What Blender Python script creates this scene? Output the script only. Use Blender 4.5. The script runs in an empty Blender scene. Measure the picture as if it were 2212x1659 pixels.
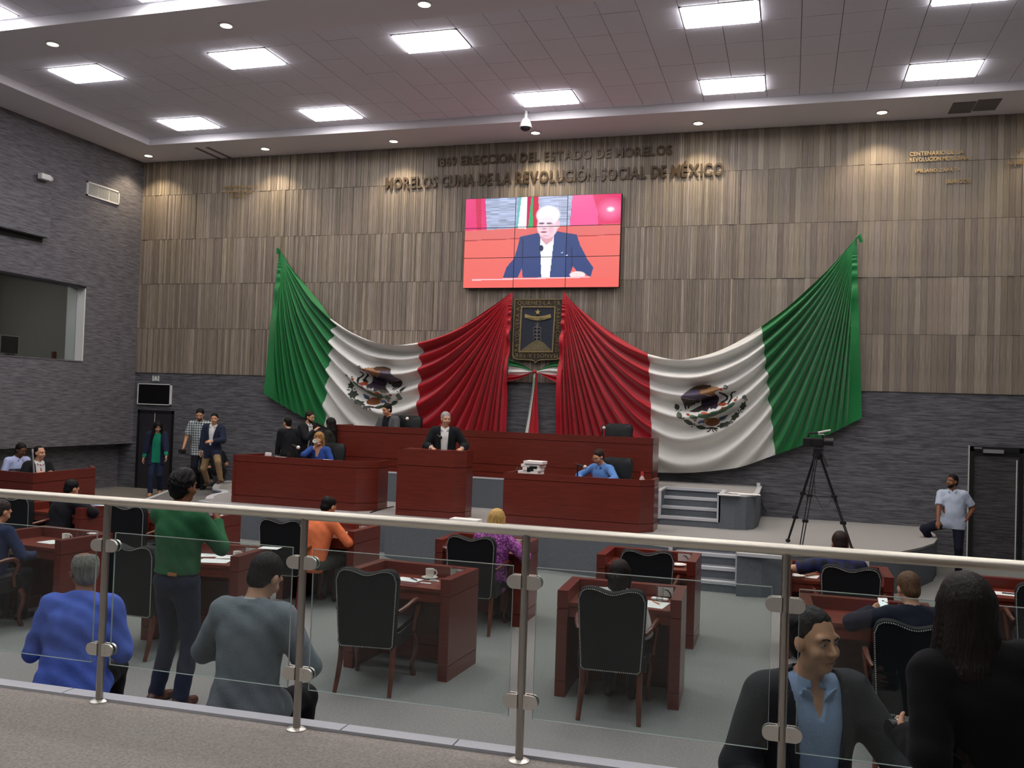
import bpy, bmesh, math, random
import numpy as np
from mathutils import Vector, Matrix
random.seed(7)
SC = bpy.context.scene
COL = SC.collection
PI = math.pi

# ------------------------------------------------------------------ camera
CAMP = np.array([0.0, 0.0, 2.35])
F_PX = 1950.0
YAW, PITCH, ROLL = math.radians(-17.18), math.radians(1.39), math.radians(1.94)
_fw = np.array([math.sin(YAW)*math.cos(PITCH), math.cos(YAW)*math.cos(PITCH), math.sin(PITCH)])
_rt = np.array([math.cos(YAW), -math.sin(YAW), 0.0])
_up = np.cross(_rt, _fw)
_r2 = math.cos(ROLL)*_rt + math.sin(ROLL)*_up
_u2 = -math.sin(ROLL)*_rt + math.cos(ROLL)*_up
cam = bpy.data.cameras.new('camera')
cam.sensor_width = 36.0
cam.lens = 36.0*F_PX/2212.0
cam.clip_end = 100
camo = bpy.data.objects.new('camera', cam)
COL.objects.link(camo)
camo.matrix_world = Matrix(((_r2[0], _u2[0], -_fw[0], CAMP[0]), (_r2[1], _u2[1], -_fw[1], CAMP[1]),
                            (_r2[2], _u2[2], -_fw[2], CAMP[2]), (0, 0, 0, 1)))
SC.camera = camo

def _ray(px, py):
    return (px-1106.0)*_r2 - (py-829.5)*_u2 + F_PX*_fw
def atz(px, py, z):          # a point of the photo on the level z
    d = _ray(px, py); return Vector(CAMP + d*((z-CAMP[2])/d[2]))
def aty(px, py, y):          # ... on a plane parallel to the back wall
    d = _ray(px, py); return Vector(CAMP + d*(y/d[1]))
def atx(px, py, x):          # ... on a plane parallel to the side wall
    d = _ray(px, py); return Vector(CAMP + d*(x/d[0]))

# ------------------------------------------------------------------ world, exposure, lamps
PANEL_E, SPOT_W, SCREEN_E = 21.0, 125.0, 1.0
SC.view_settings.view_transform = 'Standard'
SC.view_settings.look = 'None'
SC.view_settings.exposure = 0.1
SC.view_settings.gamma = 1.0
SC.view_settings.use_curve_mapping = False
SC.cycles.use_denoising = True
SC.cycles.max_bounces = 7
SC.cycles.transparent_max_bounces = 12
SC.cycles.sample_clamp_indirect = 4.0
SC.cycles.caustics_reflective = False
SC.cycles.caustics_refractive = False
w = bpy.data.worlds.new('world'); SC.world = w; w.use_nodes = True
w.node_tree.nodes['Background'].inputs[0].default_value = (0.01, 0.01, 0.012, 1)
w.node_tree.nodes['Background'].inputs[1].default_value = 1.0

# ------------------------------------------------------------------ materials
def lin(r, g, b):
    f = lambda v: (v/255/12.92 if v/255 <= 0.04045 else ((v/255+0.055)/1.055)**2.4)
    return (f(r), f(g), f(b), 1.0)
_M = {}
def mat(name, col, rough=0.6, metal=0.0, spec=0.5, bump=0.0, bscale=60.0, var=0.0, vscale=8.0, stretch=(1, 1, 1),
        emit=None, estr=0.0, coat=0.0, coat_rough=0.1, attr=None, trans=0.0, ior=1.45, alpha=1.0, sheen=0.0, detail=3.0):
    if name in _M: return _M[name]
    m = bpy.data.materials.new(name); m.use_nodes = True
    nt = m.node_tree; b = nt.nodes['Principled BSDF']
    b.inputs['Base Color'].default_value = col
    b.inputs['Roughness'].default_value = rough
    b.inputs['Metallic'].default_value = metal
    b.inputs['Specular IOR Level'].default_value = spec
    b.inputs['Coat Weight'].default_value = coat
    b.inputs['Coat Roughness'].default_value = coat_rough
    b.inputs['Transmission Weight'].default_value = trans
    b.inputs['IOR'].default_value = ior
    b.inputs['Alpha'].default_value = alpha
    b.inputs['Sheen Weight'].default_value = sheen
    if emit:
        b.inputs['Emission Color'].default_value = emit; b.inputs['Emission Strength'].default_value = estr
    src = None
    if attr:
        a = nt.nodes.new('ShaderNodeVertexColor'); a.layer_name = attr; src = a.outputs['Color']
        nt.links.new(src, b.inputs['Base Color'])
    if bump or var:
        tc = nt.nodes.new('ShaderNodeTexCoord'); mp = nt.nodes.new('ShaderNodeMapping')
        mp.inputs['Scale'].default_value = stretch
        nt.links.new(tc.outputs['Object'], mp.inputs['Vector'])
    if var:
        n = nt.nodes.new('ShaderNodeTexNoise'); n.inputs['Scale'].default_value = vscale; n.inputs['Detail'].default_value = detail
        nt.links.new(mp.outputs['Vector'], n.inputs['Vector'])
        r = nt.nodes.new('ShaderNodeValToRGB')
        r.color_ramp.elements[0].position = 0.3; r.color_ramp.elements[1].position = 0.7
        lo, hi = 1-var, 1+var
        r.color_ramp.elements[0].color = (lo, lo, lo, 1); r.color_ramp.elements[1].color = (hi, hi, hi, 1)
        nt.links.new(n.outputs['Fac'], r.inputs['Fac'])
        mx = nt.nodes.new('ShaderNodeMix'); mx.data_type = 'RGBA'; mx.blend_type = 'MULTIPLY'
        mx.inputs['Factor'].default_value = 1.0
        if src is not None: nt.links.new(src, mx.inputs['A'])
        else: mx.inputs['A'].default_value = col
        nt.links.new(r.outputs['Color'], mx.inputs['B'])
        nt.links.new(mx.outputs['Result'], b.inputs['Base Color'])
    if bump:
        n2 = nt.nodes.new('ShaderNodeTexNoise'); n2.inputs['Scale'].default_value = bscale; n2.inputs['Detail'].default_value = 3
        nt.links.new(mp.outputs['Vector'], n2.inputs['Vector'])
        bp = nt.nodes.new('ShaderNodeBump'); bp.inputs['Strength'].default_value = bump; bp.inputs['Distance'].default_value = 0.01
        nt.links.new(n2.outputs['Fac'], bp.inputs['Height']); nt.links.new(bp.outputs['Normal'], b.inputs['Normal'])
    _M[name] = m
    return m

def glow(name, col, strength):
    if name in _M: return _M[name]
    m = bpy.data.materials.new(name); m.use_nodes = True; nt = m.node_tree
    nt.nodes.remove(nt.nodes['Principled BSDF'])
    e = nt.nodes.new('ShaderNodeEmission'); e.inputs[0].default_value = col; e.inputs[1].default_value = strength
    nt.links.new(e.outputs[0], nt.nodes['Material Output'].inputs[0]); _M[name] = m
    return m

def ledger_stone(name, lo, hi, axis):
    """thin horizontal streaks of split-face wall covering; axis = the wall's horizontal axis"""
    m = bpy.data.materials.new(name); m.use_nodes = True; nt = m.node_tree; b = nt.nodes['Principled BSDF']
    b.inputs['Roughness'].default_value = 0.75; b.inputs['Specular IOR Level'].default_value = 0.35
    tc = nt.nodes.new('ShaderNodeTexCoord'); mp = nt.nodes.new('ShaderNodeMapping')
    mp.inputs['Scale'].default_value = (1.6, 1.6, 22.0)
    nt.links.new(tc.outputs['Object'], mp.inputs['Vector'])
    n = nt.nodes.new('ShaderNodeTexNoise'); n.inputs['Scale'].default_value = 2.2; n.inputs['Detail'].default_value = 5; n.inputs['Roughness'].default_value = 0.65
    n.inputs['Distortion'].default_value = 0.25
    nt.links.new(mp.outputs['Vector'], n.inputs['Vector'])
    r = nt.nodes.new('ShaderNodeValToRGB'); r.color_ramp.elements[0].position = 0.36; r.color_ramp.elements[1].position = 0.66
    r.color_ramp.elements[0].color = lo; r.color_ramp.elements[1].color = hi
    nt.links.new(n.outputs['Fac'], r.inputs['Fac']); nt.links.new(r.outputs['Color'], b.inputs['Base Color'])
    bp = nt.nodes.new('ShaderNodeBump'); bp.inputs['Strength'].default_value = 0.5; bp.inputs['Distance'].default_value = 0.02
    nt.links.new(n.outputs['Fac'], bp.inputs['Height']); nt.links.new(bp.outputs['Normal'], b.inputs['Normal'])
    return m

def wood(name, dark, light, grain=(1.2, 1.2, 14.0), rough=0.32, coat=0.25):
    m = bpy.data.materials.new(name); m.use_nodes = True; nt = m.node_tree; b = nt.nodes['Principled BSDF']
    b.inputs['Roughness'].default_value = rough; b.inputs['Coat Weight'].default_value = coat; b.inputs['Coat Roughness'].default_value = 0.2
    tc = nt.nodes.new('ShaderNodeTexCoord'); mp = nt.nodes.new('ShaderNodeMapping'); mp.inputs['Scale'].default_value = grain
    nt.links.new(tc.outputs['Object'], mp.inputs['Vector'])
    n = nt.nodes.new('ShaderNodeTexNoise'); n.inputs['Scale'].default_value = 3.0; n.inputs['Detail'].default_value = 6; n.inputs['Distortion'].default_value = 0.6
    nt.links.new(mp.outputs['Vector'], n.inputs['Vector'])
    r = nt.nodes.new('ShaderNodeValToRGB'); r.color_ramp.elements[0].position = 0.3; r.color_ramp.elements[1].position = 0.72
    r.color_ramp.elements[0].color = dark; r.color_ramp.elements[1].color = light
    nt.links.new(n.outputs['Fac'], r.inputs['Fac']); nt.links.new(r.outputs['Color'], b.inputs['Base Color'])
    return m

# surfaces
M_STONE = ledger_stone('grey_ledger_stone', lin(66, 67, 72), lin(116, 116, 120), 'x')
M_STONE_L = ledger_stone('grey_ledger_stone_side', lin(82, 80, 86), lin(128, 126, 130), 'y')
M_SLAT = mat('oak_slat', (1, 1, 1, 1), rough=0.55, attr='tone', var=0.26, vscale=4.0, stretch=(26, 26, 0.9), bump=0.15, bscale=12)
M_CARPET = mat('green_grey_carpet', lin(132, 134, 132), rough=0.95, spec=0.1, var=0.13, vscale=60, bump=0.4, bscale=180)
M_CARPET_G = mat('warm_grey_carpet', lin(154, 147, 140), rough=0.95, spec=0.1, var=0.22, vscale=75, bump=0.5, bscale=150)
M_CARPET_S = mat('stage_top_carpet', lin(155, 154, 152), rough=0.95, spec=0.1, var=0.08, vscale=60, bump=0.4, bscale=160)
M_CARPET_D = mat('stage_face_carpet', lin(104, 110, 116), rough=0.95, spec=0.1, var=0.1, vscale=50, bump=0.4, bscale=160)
M_TRIM = mat('pale_grey_edging', lin(196, 198, 204), rough=0.5)
M_CEIL = mat('ceiling_tile_white', lin(223, 222, 232), rough=0.9, bump=0.2, bscale=120, var=0.04, vscale=40)
M_CEILP = mat('plaster_white', lin(224, 221, 226), rough=0.9)
M_GAP = mat('ceiling_grid_gap', lin(120, 116, 120), rough=0.9)
M_RED = wood('red_mahogany', lin(93, 34, 25), lin(112, 41, 30))
M_RED_IN = wood('brown_mahogany_inside', lin(96, 38, 26), lin(134, 56, 38), grain=(1.2, 9.0, 1.2))
M_GROOVE = mat('groove_dark', lin(40, 12, 12), rough=0.8)
M_ARM = wood('chair_wood', lin(70, 33, 23), lin(112, 56, 38), grain=(6, 6, 2), rough=0.25, coat=0.4)
M_LEATHER = mat('black_leather', lin(24, 28, 31), rough=0.42, spec=0.4, bump=0.12, bscale=90)
M_LEATHER_F = mat('black_leather_back', lin(22, 25, 28), rough=0.7, spec=0.25, bump=0.15, bscale=120)
M_STEEL = mat('brushed_steel', lin(172, 168, 160), rough=0.28, metal=1.0)
M_RAIL = mat('polished_rail', lin(228, 222, 206), rough=0.44, metal=0.8)
M_CLAMP = mat('satin_steel_clamp', lin(222, 220, 212), rough=0.36, metal=0.9)
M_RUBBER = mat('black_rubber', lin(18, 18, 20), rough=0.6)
M_NAIL = mat('nailhead_silver', lin(214, 214, 208), rough=0.35, metal=0.5)
M_BLACK = mat('black_plastic', lin(20, 20, 23), rough=0.45)
M_DARK = mat('dark_grey_metal', lin(46, 46, 52), rough=0.45, metal=0.4)
M_WHITE = mat('white_paint', lin(226, 226, 224), rough=0.5)
M_PAPER = mat('white_paper', lin(236, 236, 234), rough=0.8)
M_CHINA = mat('white_china', lin(232, 230, 222), rough=0.15, coat=0.5)
M_PLATE = mat('socket_plate_grey', lin(206, 206, 200), rough=0.4)
M_SILVER = mat('silver_frame', lin(190, 190, 190), rough=0.35, metal=0.8)
M_GOLD = mat('old_gold', lin(150, 132, 86), rough=0.5, metal=0.3)
M_BRONZE = mat('bronze_letter', lin(74, 60, 42), rough=0.4, metal=0.25)
M_PANEL = glow('led_panel', (1.0, 0.965, 0.985, 1), PANEL_E)
M_LAMP = glow('halogen_disc', (1.0, 0.88, 0.66, 1), 14.0)

def glass_mat(name, tint, rough=0.0, refl=0.12):
    m = bpy.data.materials.new(name); m.use_nodes = True; nt = m.node_tree
    nt.nodes.remove(nt.nodes['Principled BSDF'])
    t = nt.nodes.new('ShaderNodeBsdfTransparent'); t.inputs[0].default_value = tint
    g = nt.nodes.new('ShaderNodeBsdfGlossy'); g.inputs['Roughness'].default_value = rough
    lw = nt.nodes.new('ShaderNodeLayerWeight'); lw.inputs[0].default_value = 0.5
    pw = nt.nodes.new('ShaderNodeMath'); pw.operation = 'POWER'; pw.inputs[1].default_value = 5.0
    nt.links.new(lw.outputs['Facing'], pw.inputs[0])
    mu = nt.nodes.new('ShaderNodeMath'); mu.operation = 'MULTIPLY_ADD'; mu.inputs[1].default_value = 0.9*refl/0.12; mu.inputs[2].default_value = 0.04*refl/0.12; mu.use_clamp = True
    nt.links.new(pw.outputs[0], mu.inputs[0])
    mx = nt.nodes.new('ShaderNodeMixShader')
    nt.links.new(mu.outputs[0], mx.inputs[0]); nt.links.new(t.outputs[0], mx.inputs[1]); nt.links.new(g.outputs[0], mx.inputs[2])
    nt.links.new(mx.outputs[0], nt.nodes['Material Output'].inputs[0])
    return m
M_GLASS = glass_mat('clear_pane', (0.885, 0.935, 0.928, 1), refl=0.09)
M_BOOTHGLASS = glass_mat('booth_pane', (0.84, 0.87, 0.86, 1), refl=0.12)
M_EDGE = mat('glass_edge', lin(176, 190, 186), rough=0.15, spec=0.8)
M_TUMBLER = glass_mat('tumbler_glass', (0.955, 0.965, 0.96, 1), refl=0.2)

# ------------------------------------------------------------------ mesh helpers
class MB:
    """collects boxes, prisms, tubes, turned shapes; build() links them as ONE mesh object"""
    def __init__(s): s.v = []; s.f = []; s.m = []
    def face(s, idx, m=0): s.f.append(tuple(idx)); s.m.append(m)
    def quadpts(s, pts, m=0):
        n = len(s.v); s.v += [tuple(p) for p in pts]; s.face(range(n, n+len(pts)), m)
    def box(s, x0, y0, z0, x1, y1, z1, m=0, M=None):
        P = [(x0, y0, z0), (x1, y0, z0), (x1, y1, z0), (x0, y1, z0), (x0, y0, z1), (x1, y0, z1), (x1, y1, z1), (x0, y1, z1)]
        if M is not None: P = [tuple(M @ Vector(p)) for p in P]
        n = len(s.v); s.v += P
        for q in ((0, 3, 2, 1), (4, 5, 6, 7), (0, 1, 5, 4), (1, 2, 6, 5), (2, 3, 7, 6), (3, 0, 4, 7)):
            s.face([n+i for i in q], m)
        return s
    def bbox(s, x0, y0, z0, x1, y1, z1, r=0.01, m=0, M=None):
        """box with chamfered edges"""
        bm = bmesh.new(); bmesh.ops.create_cube(bm, size=1.0)
        for v in bm.verts:
            v.co = Vector(((x0+x1)/2+v.co.x*(x1-x0), (y0+y1)/2+v.co.y*(y1-y0), (z0+z1)/2+v.co.z*(z1-z0)))
        bmesh.ops.bevel(bm, geom=bm.edges[:]+bm.verts[:], offset=r, segments=2, profile=0.6, affect='EDGES')
        return s.addbm(bm, m, M)
    def addbm(s, bm, m=0, M=None):
        bm.verts.index_update(); n = len(s.v)
        s.v += [tuple(M @ v.co) if M is not None else tuple(v.co) for v in bm.verts]
        for f in bm.faces: s.face([n+v.index for v in f.verts], m)
        bm.free(); return s
    def prism(s, pts, z0, z1, m=0, M=None, mside=None):
        """polygon (x, y) extruded from z0 to z1"""
        k = len(pts); n = len(s.v)
        P = [(x, y, z0) for x, y in pts]+[(x, y, z1) for x, y in pts]
        if M is not None: P = [tuple(M @ Vector(p)) for p in P]
        s.v += P
        s.face([n+i for i in range(k)][::-1], m); s.face([n+k+i for i in range(k)], m)
        for i in range(k):
            j = (i+1) % k; s.face((n+i, n+j, n+k+j, n+k+i), m if mside is None else mside)
        return s
    def tube(s, pts, r, seg=10, m=0, cap=True):
        pts = [Vector(p) for p in pts]; n0 = len(s.v); k = len(pts)
        rr = r if isinstance(r, (list, tuple)) else [r]*k
        ref = None
        for i, p in enumerate(pts):
            d = (pts[min(i+1, k-1)]-pts[max(i-1, 0)]).normalized()
            if ref is None: ref = Vector((0, 0, 1)) if abs(d.z) < 0.9 else Vector((1, 0, 0))
            a = d.cross(ref).normalized(); b = a.cross(d).normalized(); ref = b
            for j in range(seg):
                t = 2*PI*j/seg; q = p+(a*math.cos(t)+b*math.sin(t))*rr[i]; s.v.append(tuple(q))
        for i in range(k-1):
            for j in range(seg):
                j2 = (j+1) % seg
                s.face((n0+i*seg+j, n0+i*seg+j2, n0+(i+1)*seg+j2, n0+(i+1)*seg+j), m)
        if cap:
            s.face([n0+j for j in range(seg)], m); s.face([n0+(k-1)*seg+j for j in range(seg)][::-1], m)
        return s
    def lathe(s, prof, seg=20, m=0, M=None):
        n0 = len(s.v); k = len(prof)
        for r, z in prof:
            for j in range(seg):
                t = 2*PI*j/seg; p = Vector((r*math.cos(t), r*math.sin(t), z))
                s.v.append(tuple(M @ p if M is not None else p))
        for i in range(k-1):
            for j in range(seg):
                j2 = (j+1) % seg; s.face((n0+i*seg+j, n0+i*seg+j2, n0+(i+1)*seg+j2, n0+(i+1)*seg+j), m)
        return s
    def sphere(s, c, r, seg=10, rings=6, m=0):
        prof = [(math.sin(PI*i/rings)*1.0, -math.cos(PI*i/rings)) for i in range(rings+1)]
        rr = r if isinstance(r, (tuple, list)) else (r, r, r)
        M = Matrix.Translation(Vector(c)) @ Matrix.Diagonal((rr[0], rr[1], rr[2], 1))
        return s.lathe([(max(a, 1e-4), b) for a, b in prof], seg, m, M)
    def mesh(s, name, mats):
        me = bpy.data.meshes.new(name); me.from_pydata(s.v, [], s.f)
        for m in (mats if isinstance(mats, (list, tuple)) else [mats]): me.materials.append(m)
        if any(s.m): me.polygons.foreach_set('material_index', s.m)
        me.update(); return me
    def build(s, name, mats, parent=None, smooth=False, loc=None, rz=0.0):
        me = s.mesh(name, mats)
        if smooth: smooth_by_angle(me)
        return link(name, me, parent, loc, rz)

def smooth_by_angle(me, ang=40):
    me.polygons.foreach_set('use_smooth', [True]*len(me.polygons))
    try: me.set_sharp_from_angle(angle=math.radians(ang))
    except Exception: pass

def link(name, data, parent=None, loc=None, rz=0.0):
    o = bpy.data.objects.new(name, data); COL.objects.link(o)
    if parent is not None: o.parent = parent
    if loc is not None: o.location = loc
    if rz: o.rotation_euler = (0, 0, rz)
    return o
def tag(o, label=None, cat=None, group=None, kind=None):
    if label: o['label'] = label
    if cat: o['category'] = cat
    if group: o['group'] = group
    if kind: o['kind'] = kind
    return o
def thing(name, label, cat, loc=(0, 0, 0), rz=0.0, group=None, scale=1.0):
    o = link(name, None, None, loc, rz); o.empty_display_size = 0.1
    if scale != 1.0: o.scale = (scale, scale, scale)
    return tag(o, label, cat, group)
def struct(mb, name, mats, parent=None, label=None):
    o = mb.build(name, mats, parent)
    if parent is None: o['kind'] = 'structure'
    if label: o['label'] = label
    return o
def children(o): return [c for c in COL.objects if c.parent == o]
def dup(root, loc, rz, label=None, group=None):
    """a copy of a thing with copies of its parts and sub-parts"""
    kids = {}
    def rec(o, par):
        c = o.copy(); COL.objects.link(c)
        if par is not None: c.parent = par
        for ch in KIDS.get(o.name, []): rec(ch, c)
        return c
    r = rec(root, None); r.location = loc; r.rotation_euler = (0, 0, rz)
    if label: r['label'] = label
    if group: r['group'] = group
    return r
KIDS = {}
def index_kids(root):
    for o in list(COL.objects):
        if o.parent is not None: KIDS.setdefault(o.parent.name, [])
    def rec(o):
        KIDS[o.name] = [c for c in COL.objects if c.parent == o]
        for c in KIDS[o.name]: rec(c)
    rec(root)
def color_attr(me, name, cols):
    """one colour per face, given linear"""
    a = me.color_attributes.new(name, 'FLOAT_COLOR', 'CORNER')
    out = np.empty((len(me.loops), 4), np.float32)
    tot = np.empty(len(me.polygons), np.int32); me.polygons.foreach_get('loop_total', tot)
    out[:] = np.repeat(np.asarray(cols, np.float32), tot, axis=0)
    a.data.foreach_set('color', out.ravel())
def np_mesh(name, V, Q, mats):
    me = bpy.data.meshes.new(name); V = np.asarray(V, np.float32); Q = np.asarray(Q, np.int32)
    k = Q.shape[1]
    me.vertices.add(len(V)); me.vertices.foreach_set('co', V.ravel())
    me.loops.add(Q.size); me.loops.foreach_set('vertex_index', Q.ravel())
    me.polygons.add(len(Q)); me.polygons.foreach_set('loop_start', np.arange(0, Q.size, k, dtype=np.int32))
    for m in (mats if isinstance(mats, (list, tuple)) else [mats]): me.materials.append(m)
    me.update(calc_edges=True)
    me.polygons.foreach_set('use_smooth', np.ones(len(Q), bool))
    return me
# ------------------------------------------------------------------ the room
WY, WX, CZ, CC = 16.64, -13.88, 7.48, 7.62      # back wall, left wall, soffit, coffered tile ceiling
RX, BY = 4.6, -6.0
Z1, Z2, ZG, ZL = 0.55, 1.08, 0.75, 0.27          # stage, dais, gallery, left landing
def edge_y(x): return 4.135+0.045*x
def post_y(x): return 3.99+0.03*x

m = MB(); m.box(-15, 3.0, -0.1, RX+0.2, WY+0.2, 0); struct(m, 'floor', M_CARPET)

# gallery we stand on
m = MB(); m.prism([(-15, BY), (RX, BY), (RX, edge_y(RX)-0.02), (-15, edge_y(-15)-0.02)], -0.1, ZG, 0)
gal = struct(m, 'gallery_floor', M_CARPET_G)
xs = [-13.8, -12.3, -10.8, -9.3, -7.8, -6.3, -4.9, -3.62, -2.03, -1.46, 0.05, 1.6, 3.1, 4.6]
for a, b in zip(xs[:-1], xs[1:]):
    m = MB(); g = 0.004
    m.prism([(a+g, edge_y(a)-0.085), (b-g, edge_y(b)-0.085), (b-g, edge_y(b)), (a+g, edge_y(a))], ZG-0.06, ZG+0.014)
    m.build('edging_strip', M_TRIM, gal)

# stage
front = [(-9.6, 13.18), (-9.3, 13.06), (-8.0, 13.0), (-6.3, 12.98), (-5.86, 12.95), (-5.84, 12.62), (-5.66, 12.46), (-5.35, 12.37), (-4.9, 12.33), (-4.3, 12.38), (-3.7, 12.62),
         (-3.3, 12.68), (-2.5, 12.48), (-1.48, 12.2)]
notch = [(-1.48, 13.0), (-0.61, 13.0)]
right = [(-0.61, 12.04), (-0.3, 12.1), (-0.15, 12.18), (0.6, 12.5), (1.1, 12.9), (1.46, 13.28), (1.81, 13.92), (2.05, 14.5), (2.18, 15.1), (2.22, 15.6), (2.2, 16.0), (2.2, 16.63)]
left = [(-11.4, 16.63), (-11.32, 16.2), (-11.1, 15.75), (-10.85, 15.35), (-10.62, 15.02), (-10.28, 14.82), (-10.08, 14.55), (-10.05, 14.2), (-9.9, 13.85), (-9.68, 13.5)]
poly = front+notch+right+left
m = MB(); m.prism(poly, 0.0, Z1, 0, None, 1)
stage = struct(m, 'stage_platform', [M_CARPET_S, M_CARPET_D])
def ribbon(name, pts, wdt, z, parent, mt, h=0.008):
    """flat edging band that follows a polyline"""
    m = MB(); P = [Vector((x, y, 0)) for x, y in pts]; L = []; Rr = []
    for i, p in enumerate(P):
        d = (P[min(i+1, len(P)-1)]-P[max(i-1, 0)]).normalized(); n = Vector((-d.y, d.x, 0))
        L.append(p+n*wdt); Rr.append(p-n*0.006)
    k = len(P); n0 = 0
    for i in range(k):
        for q in (Rr[i], L[i]):
            m.v += [(q.x, q.y, z-0.02), (q.x, q.y, z+h)]
    for i in range(k-1):
        a = 4*i; b = a+4
        m.face((a+1, b+1, b+3, a+3)); m.face((a, b, b+1, a+1)); m.face((a+2, a+3, b+3, b+2))
    m.face((0, 1, 3, 2)); e = 4*(k-1); m.face((e, e+2, e+3, e+1))
    return m.build(name, mt, parent)
ribbon('front_edging', front, 0.05, Z1, stage, M_TRIM)
ribbon('right_edging', right, 0.09, Z1, stage, M_CARPET_S)
ribbon('curved_edging', left, 0.12, Z1, stage, M_TRIM)
# steps cut into the stage
def steps(parent, x0, x1, y0, zb, rise, run, n, ztop):
    for i in range(n):
        m = MB(); z = zb+rise*(i+1); y = y0+run*i
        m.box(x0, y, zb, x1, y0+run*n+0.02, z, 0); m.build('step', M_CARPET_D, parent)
        m = MB(); m.box(x0, y-0.012, z-0.035, x1, y+0.055, z+0.008); m.build('step_nosing', M_TRIM, parent)
    m = MB(); m.box(x0-0.02, y0+run*n-0.012, ztop-0.04, x1+0.02, y0+run*n+0.05, ztop+0.008); m.build('step_nosing', M_TRIM, parent)
    for x in (x0, x1):
        yf = y0-0.02
        m = MB(); m.box(x-0.025, yf, zb+rise-0.04, x+0.025, yf+0.03, ztop+0.008); m.build('step_frame', M_TRIM, parent)
steps(stage, -1.48, -0.61, 12.2, 0.0, 0.137, 0.262, 3, Z1)
m = MB(); m.box(-0.61, 12.02, Z1-0.03, 0.0, 12.08, Z1+0.01); m.build('step_edging', M_TRIM, stage)

# upper dais
poly = [(-8.35, 16.63), (-8.35, 15.0), (-2.25, 15.0), (-2.18, 14.5), (-1.95, 14.48), (-1.95, 15.3), (-1.03, 15.3), (-1.03, 14.44), (-0.78, 14.44), (-0.62, 14.5),
        (-0.5, 14.68), (-0.45, 15.1), (-0.45, 16.63)]
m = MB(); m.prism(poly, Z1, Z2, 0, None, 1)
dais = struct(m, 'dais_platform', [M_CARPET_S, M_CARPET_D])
ribbon('front_edging', [(-8.35, 15.0), (-2.25, 15.0), (-2.18, 14.5), (-1.95, 14.48), (-1.95, 15.28)], 0.04, Z2, dais, M_TRIM)
ribbon('right_edging', [(-1.03, 15.28), (-1.03, 14.44), (-0.78, 14.44), (-0.62, 14.5), (-0.5, 14.68), (-0.45, 15.1), (-0.45, 16.6)], 0.07, Z2, dais, M_TRIM)
steps(dais, -1.95, -1.03, 14.46, Z1, 0.133, 0.275, 3, Z2)

# landing by the left door
m = MB(); m.prism([(WX-0.4, 12.6), (-11.2, 12.6), (-10.9, 14.4), (-11.0, 16.63), (WX-0.4, 16.63)], 0.0, ZL)
land = struct(m, 'landing_floor', mat('landing_carpet', lin(128, 124, 118), rough=0.95, spec=0.1, var=0.08, vscale=60))
m = MB(); m.prism([(-10.9, 13.1), (-9.4, 13.1), (-9.9, 14.5), (-10.9, 16.62), (-12.55, 16.62), (-11.67, 14.79)], ZL-0.2, 0.41, 0)
mid = struct(m, 'landing_step', mat('step_grey_carpet', lin(112, 111, 110), rough=0.95, spec=0.1, var=0.08, vscale=60))
ribbon('step_edging', [(-12.52, 16.6), (-11.67, 14.79), (-10.9, 13.1)], 0.07, 0.41, mid, M_TRIM)

# ---------------------------------------------------------------- back wall: grey stone below, oak slats above
ZW = 2.81
m = MB(); m.box(WX-0.6, WY, -0.1, RX, WY+0.2, CZ+0.3); wall_b = struct(m, 'wall_back', M_STONE)
rows = [(2.81, 3.79), (3.79, 4.77), (4.77, 5.75), (5.75, 6.73), (6.73, 7.48)]
rng = random.Random(3)
def slat_tone():
    t = rng.random(); k = 0.88+0.24*rng.random()
    a, b, c = (114, 105, 94), (127, 117, 105), (142, 132, 119)
    base = a if t < 0.33 else (b if t < 0.8 else c)
    r, g, bl, _ = lin(*[min(255, v*1.06) for v in base])
    return (r*k, g*k*(0.97+0.05*rng.random()), bl*k*(0.92+0.14*rng.random()), 1)
XS = -0.95
for ri, (z0, z1) in enumerate(rows):
    m = MB(); x = WX; cols = []; off = 0.0
    while x < XS-0.02:
        wd = rng.choice((0.03, 0.038, 0.046, 0.056)); x1 = min(x+wd, XS); d = 0.012+rng.random()*0.02
        m.box(x+0.0015, WY-d, z0+0.003, x1-0.0015, WY+0.01, z1-0.003); cols += [slat_tone()]*6; x = x1
    me = m.mesh('oak_slat_row', M_SLAT); color_attr(me, 'tone', cols)
    o = link('oak_slat_row', me, wall_b); o['kind'] = 'stuff'
    kinds = []
    for j in range(12):
        m = MB(); wd = 0.1; d = 0.012+rng.random()*0.02
        m.box(0.0015, -d, 0.003, wd-0.0015, 0.01, z1-z0-0.003); me = m.mesh('oak_slat', M_SLAT); color_attr(me, 'tone', [slat_tone()]*6); kinds.append(me)
    n = 59; wd = (RX-XS)/n
    for j in range(n):
        o = link('oak_slat', kinds[rng.randrange(12)], wall_b, (XS+j*wd, WY, z0)); o.scale = (wd/0.1, 1, 1)

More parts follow.
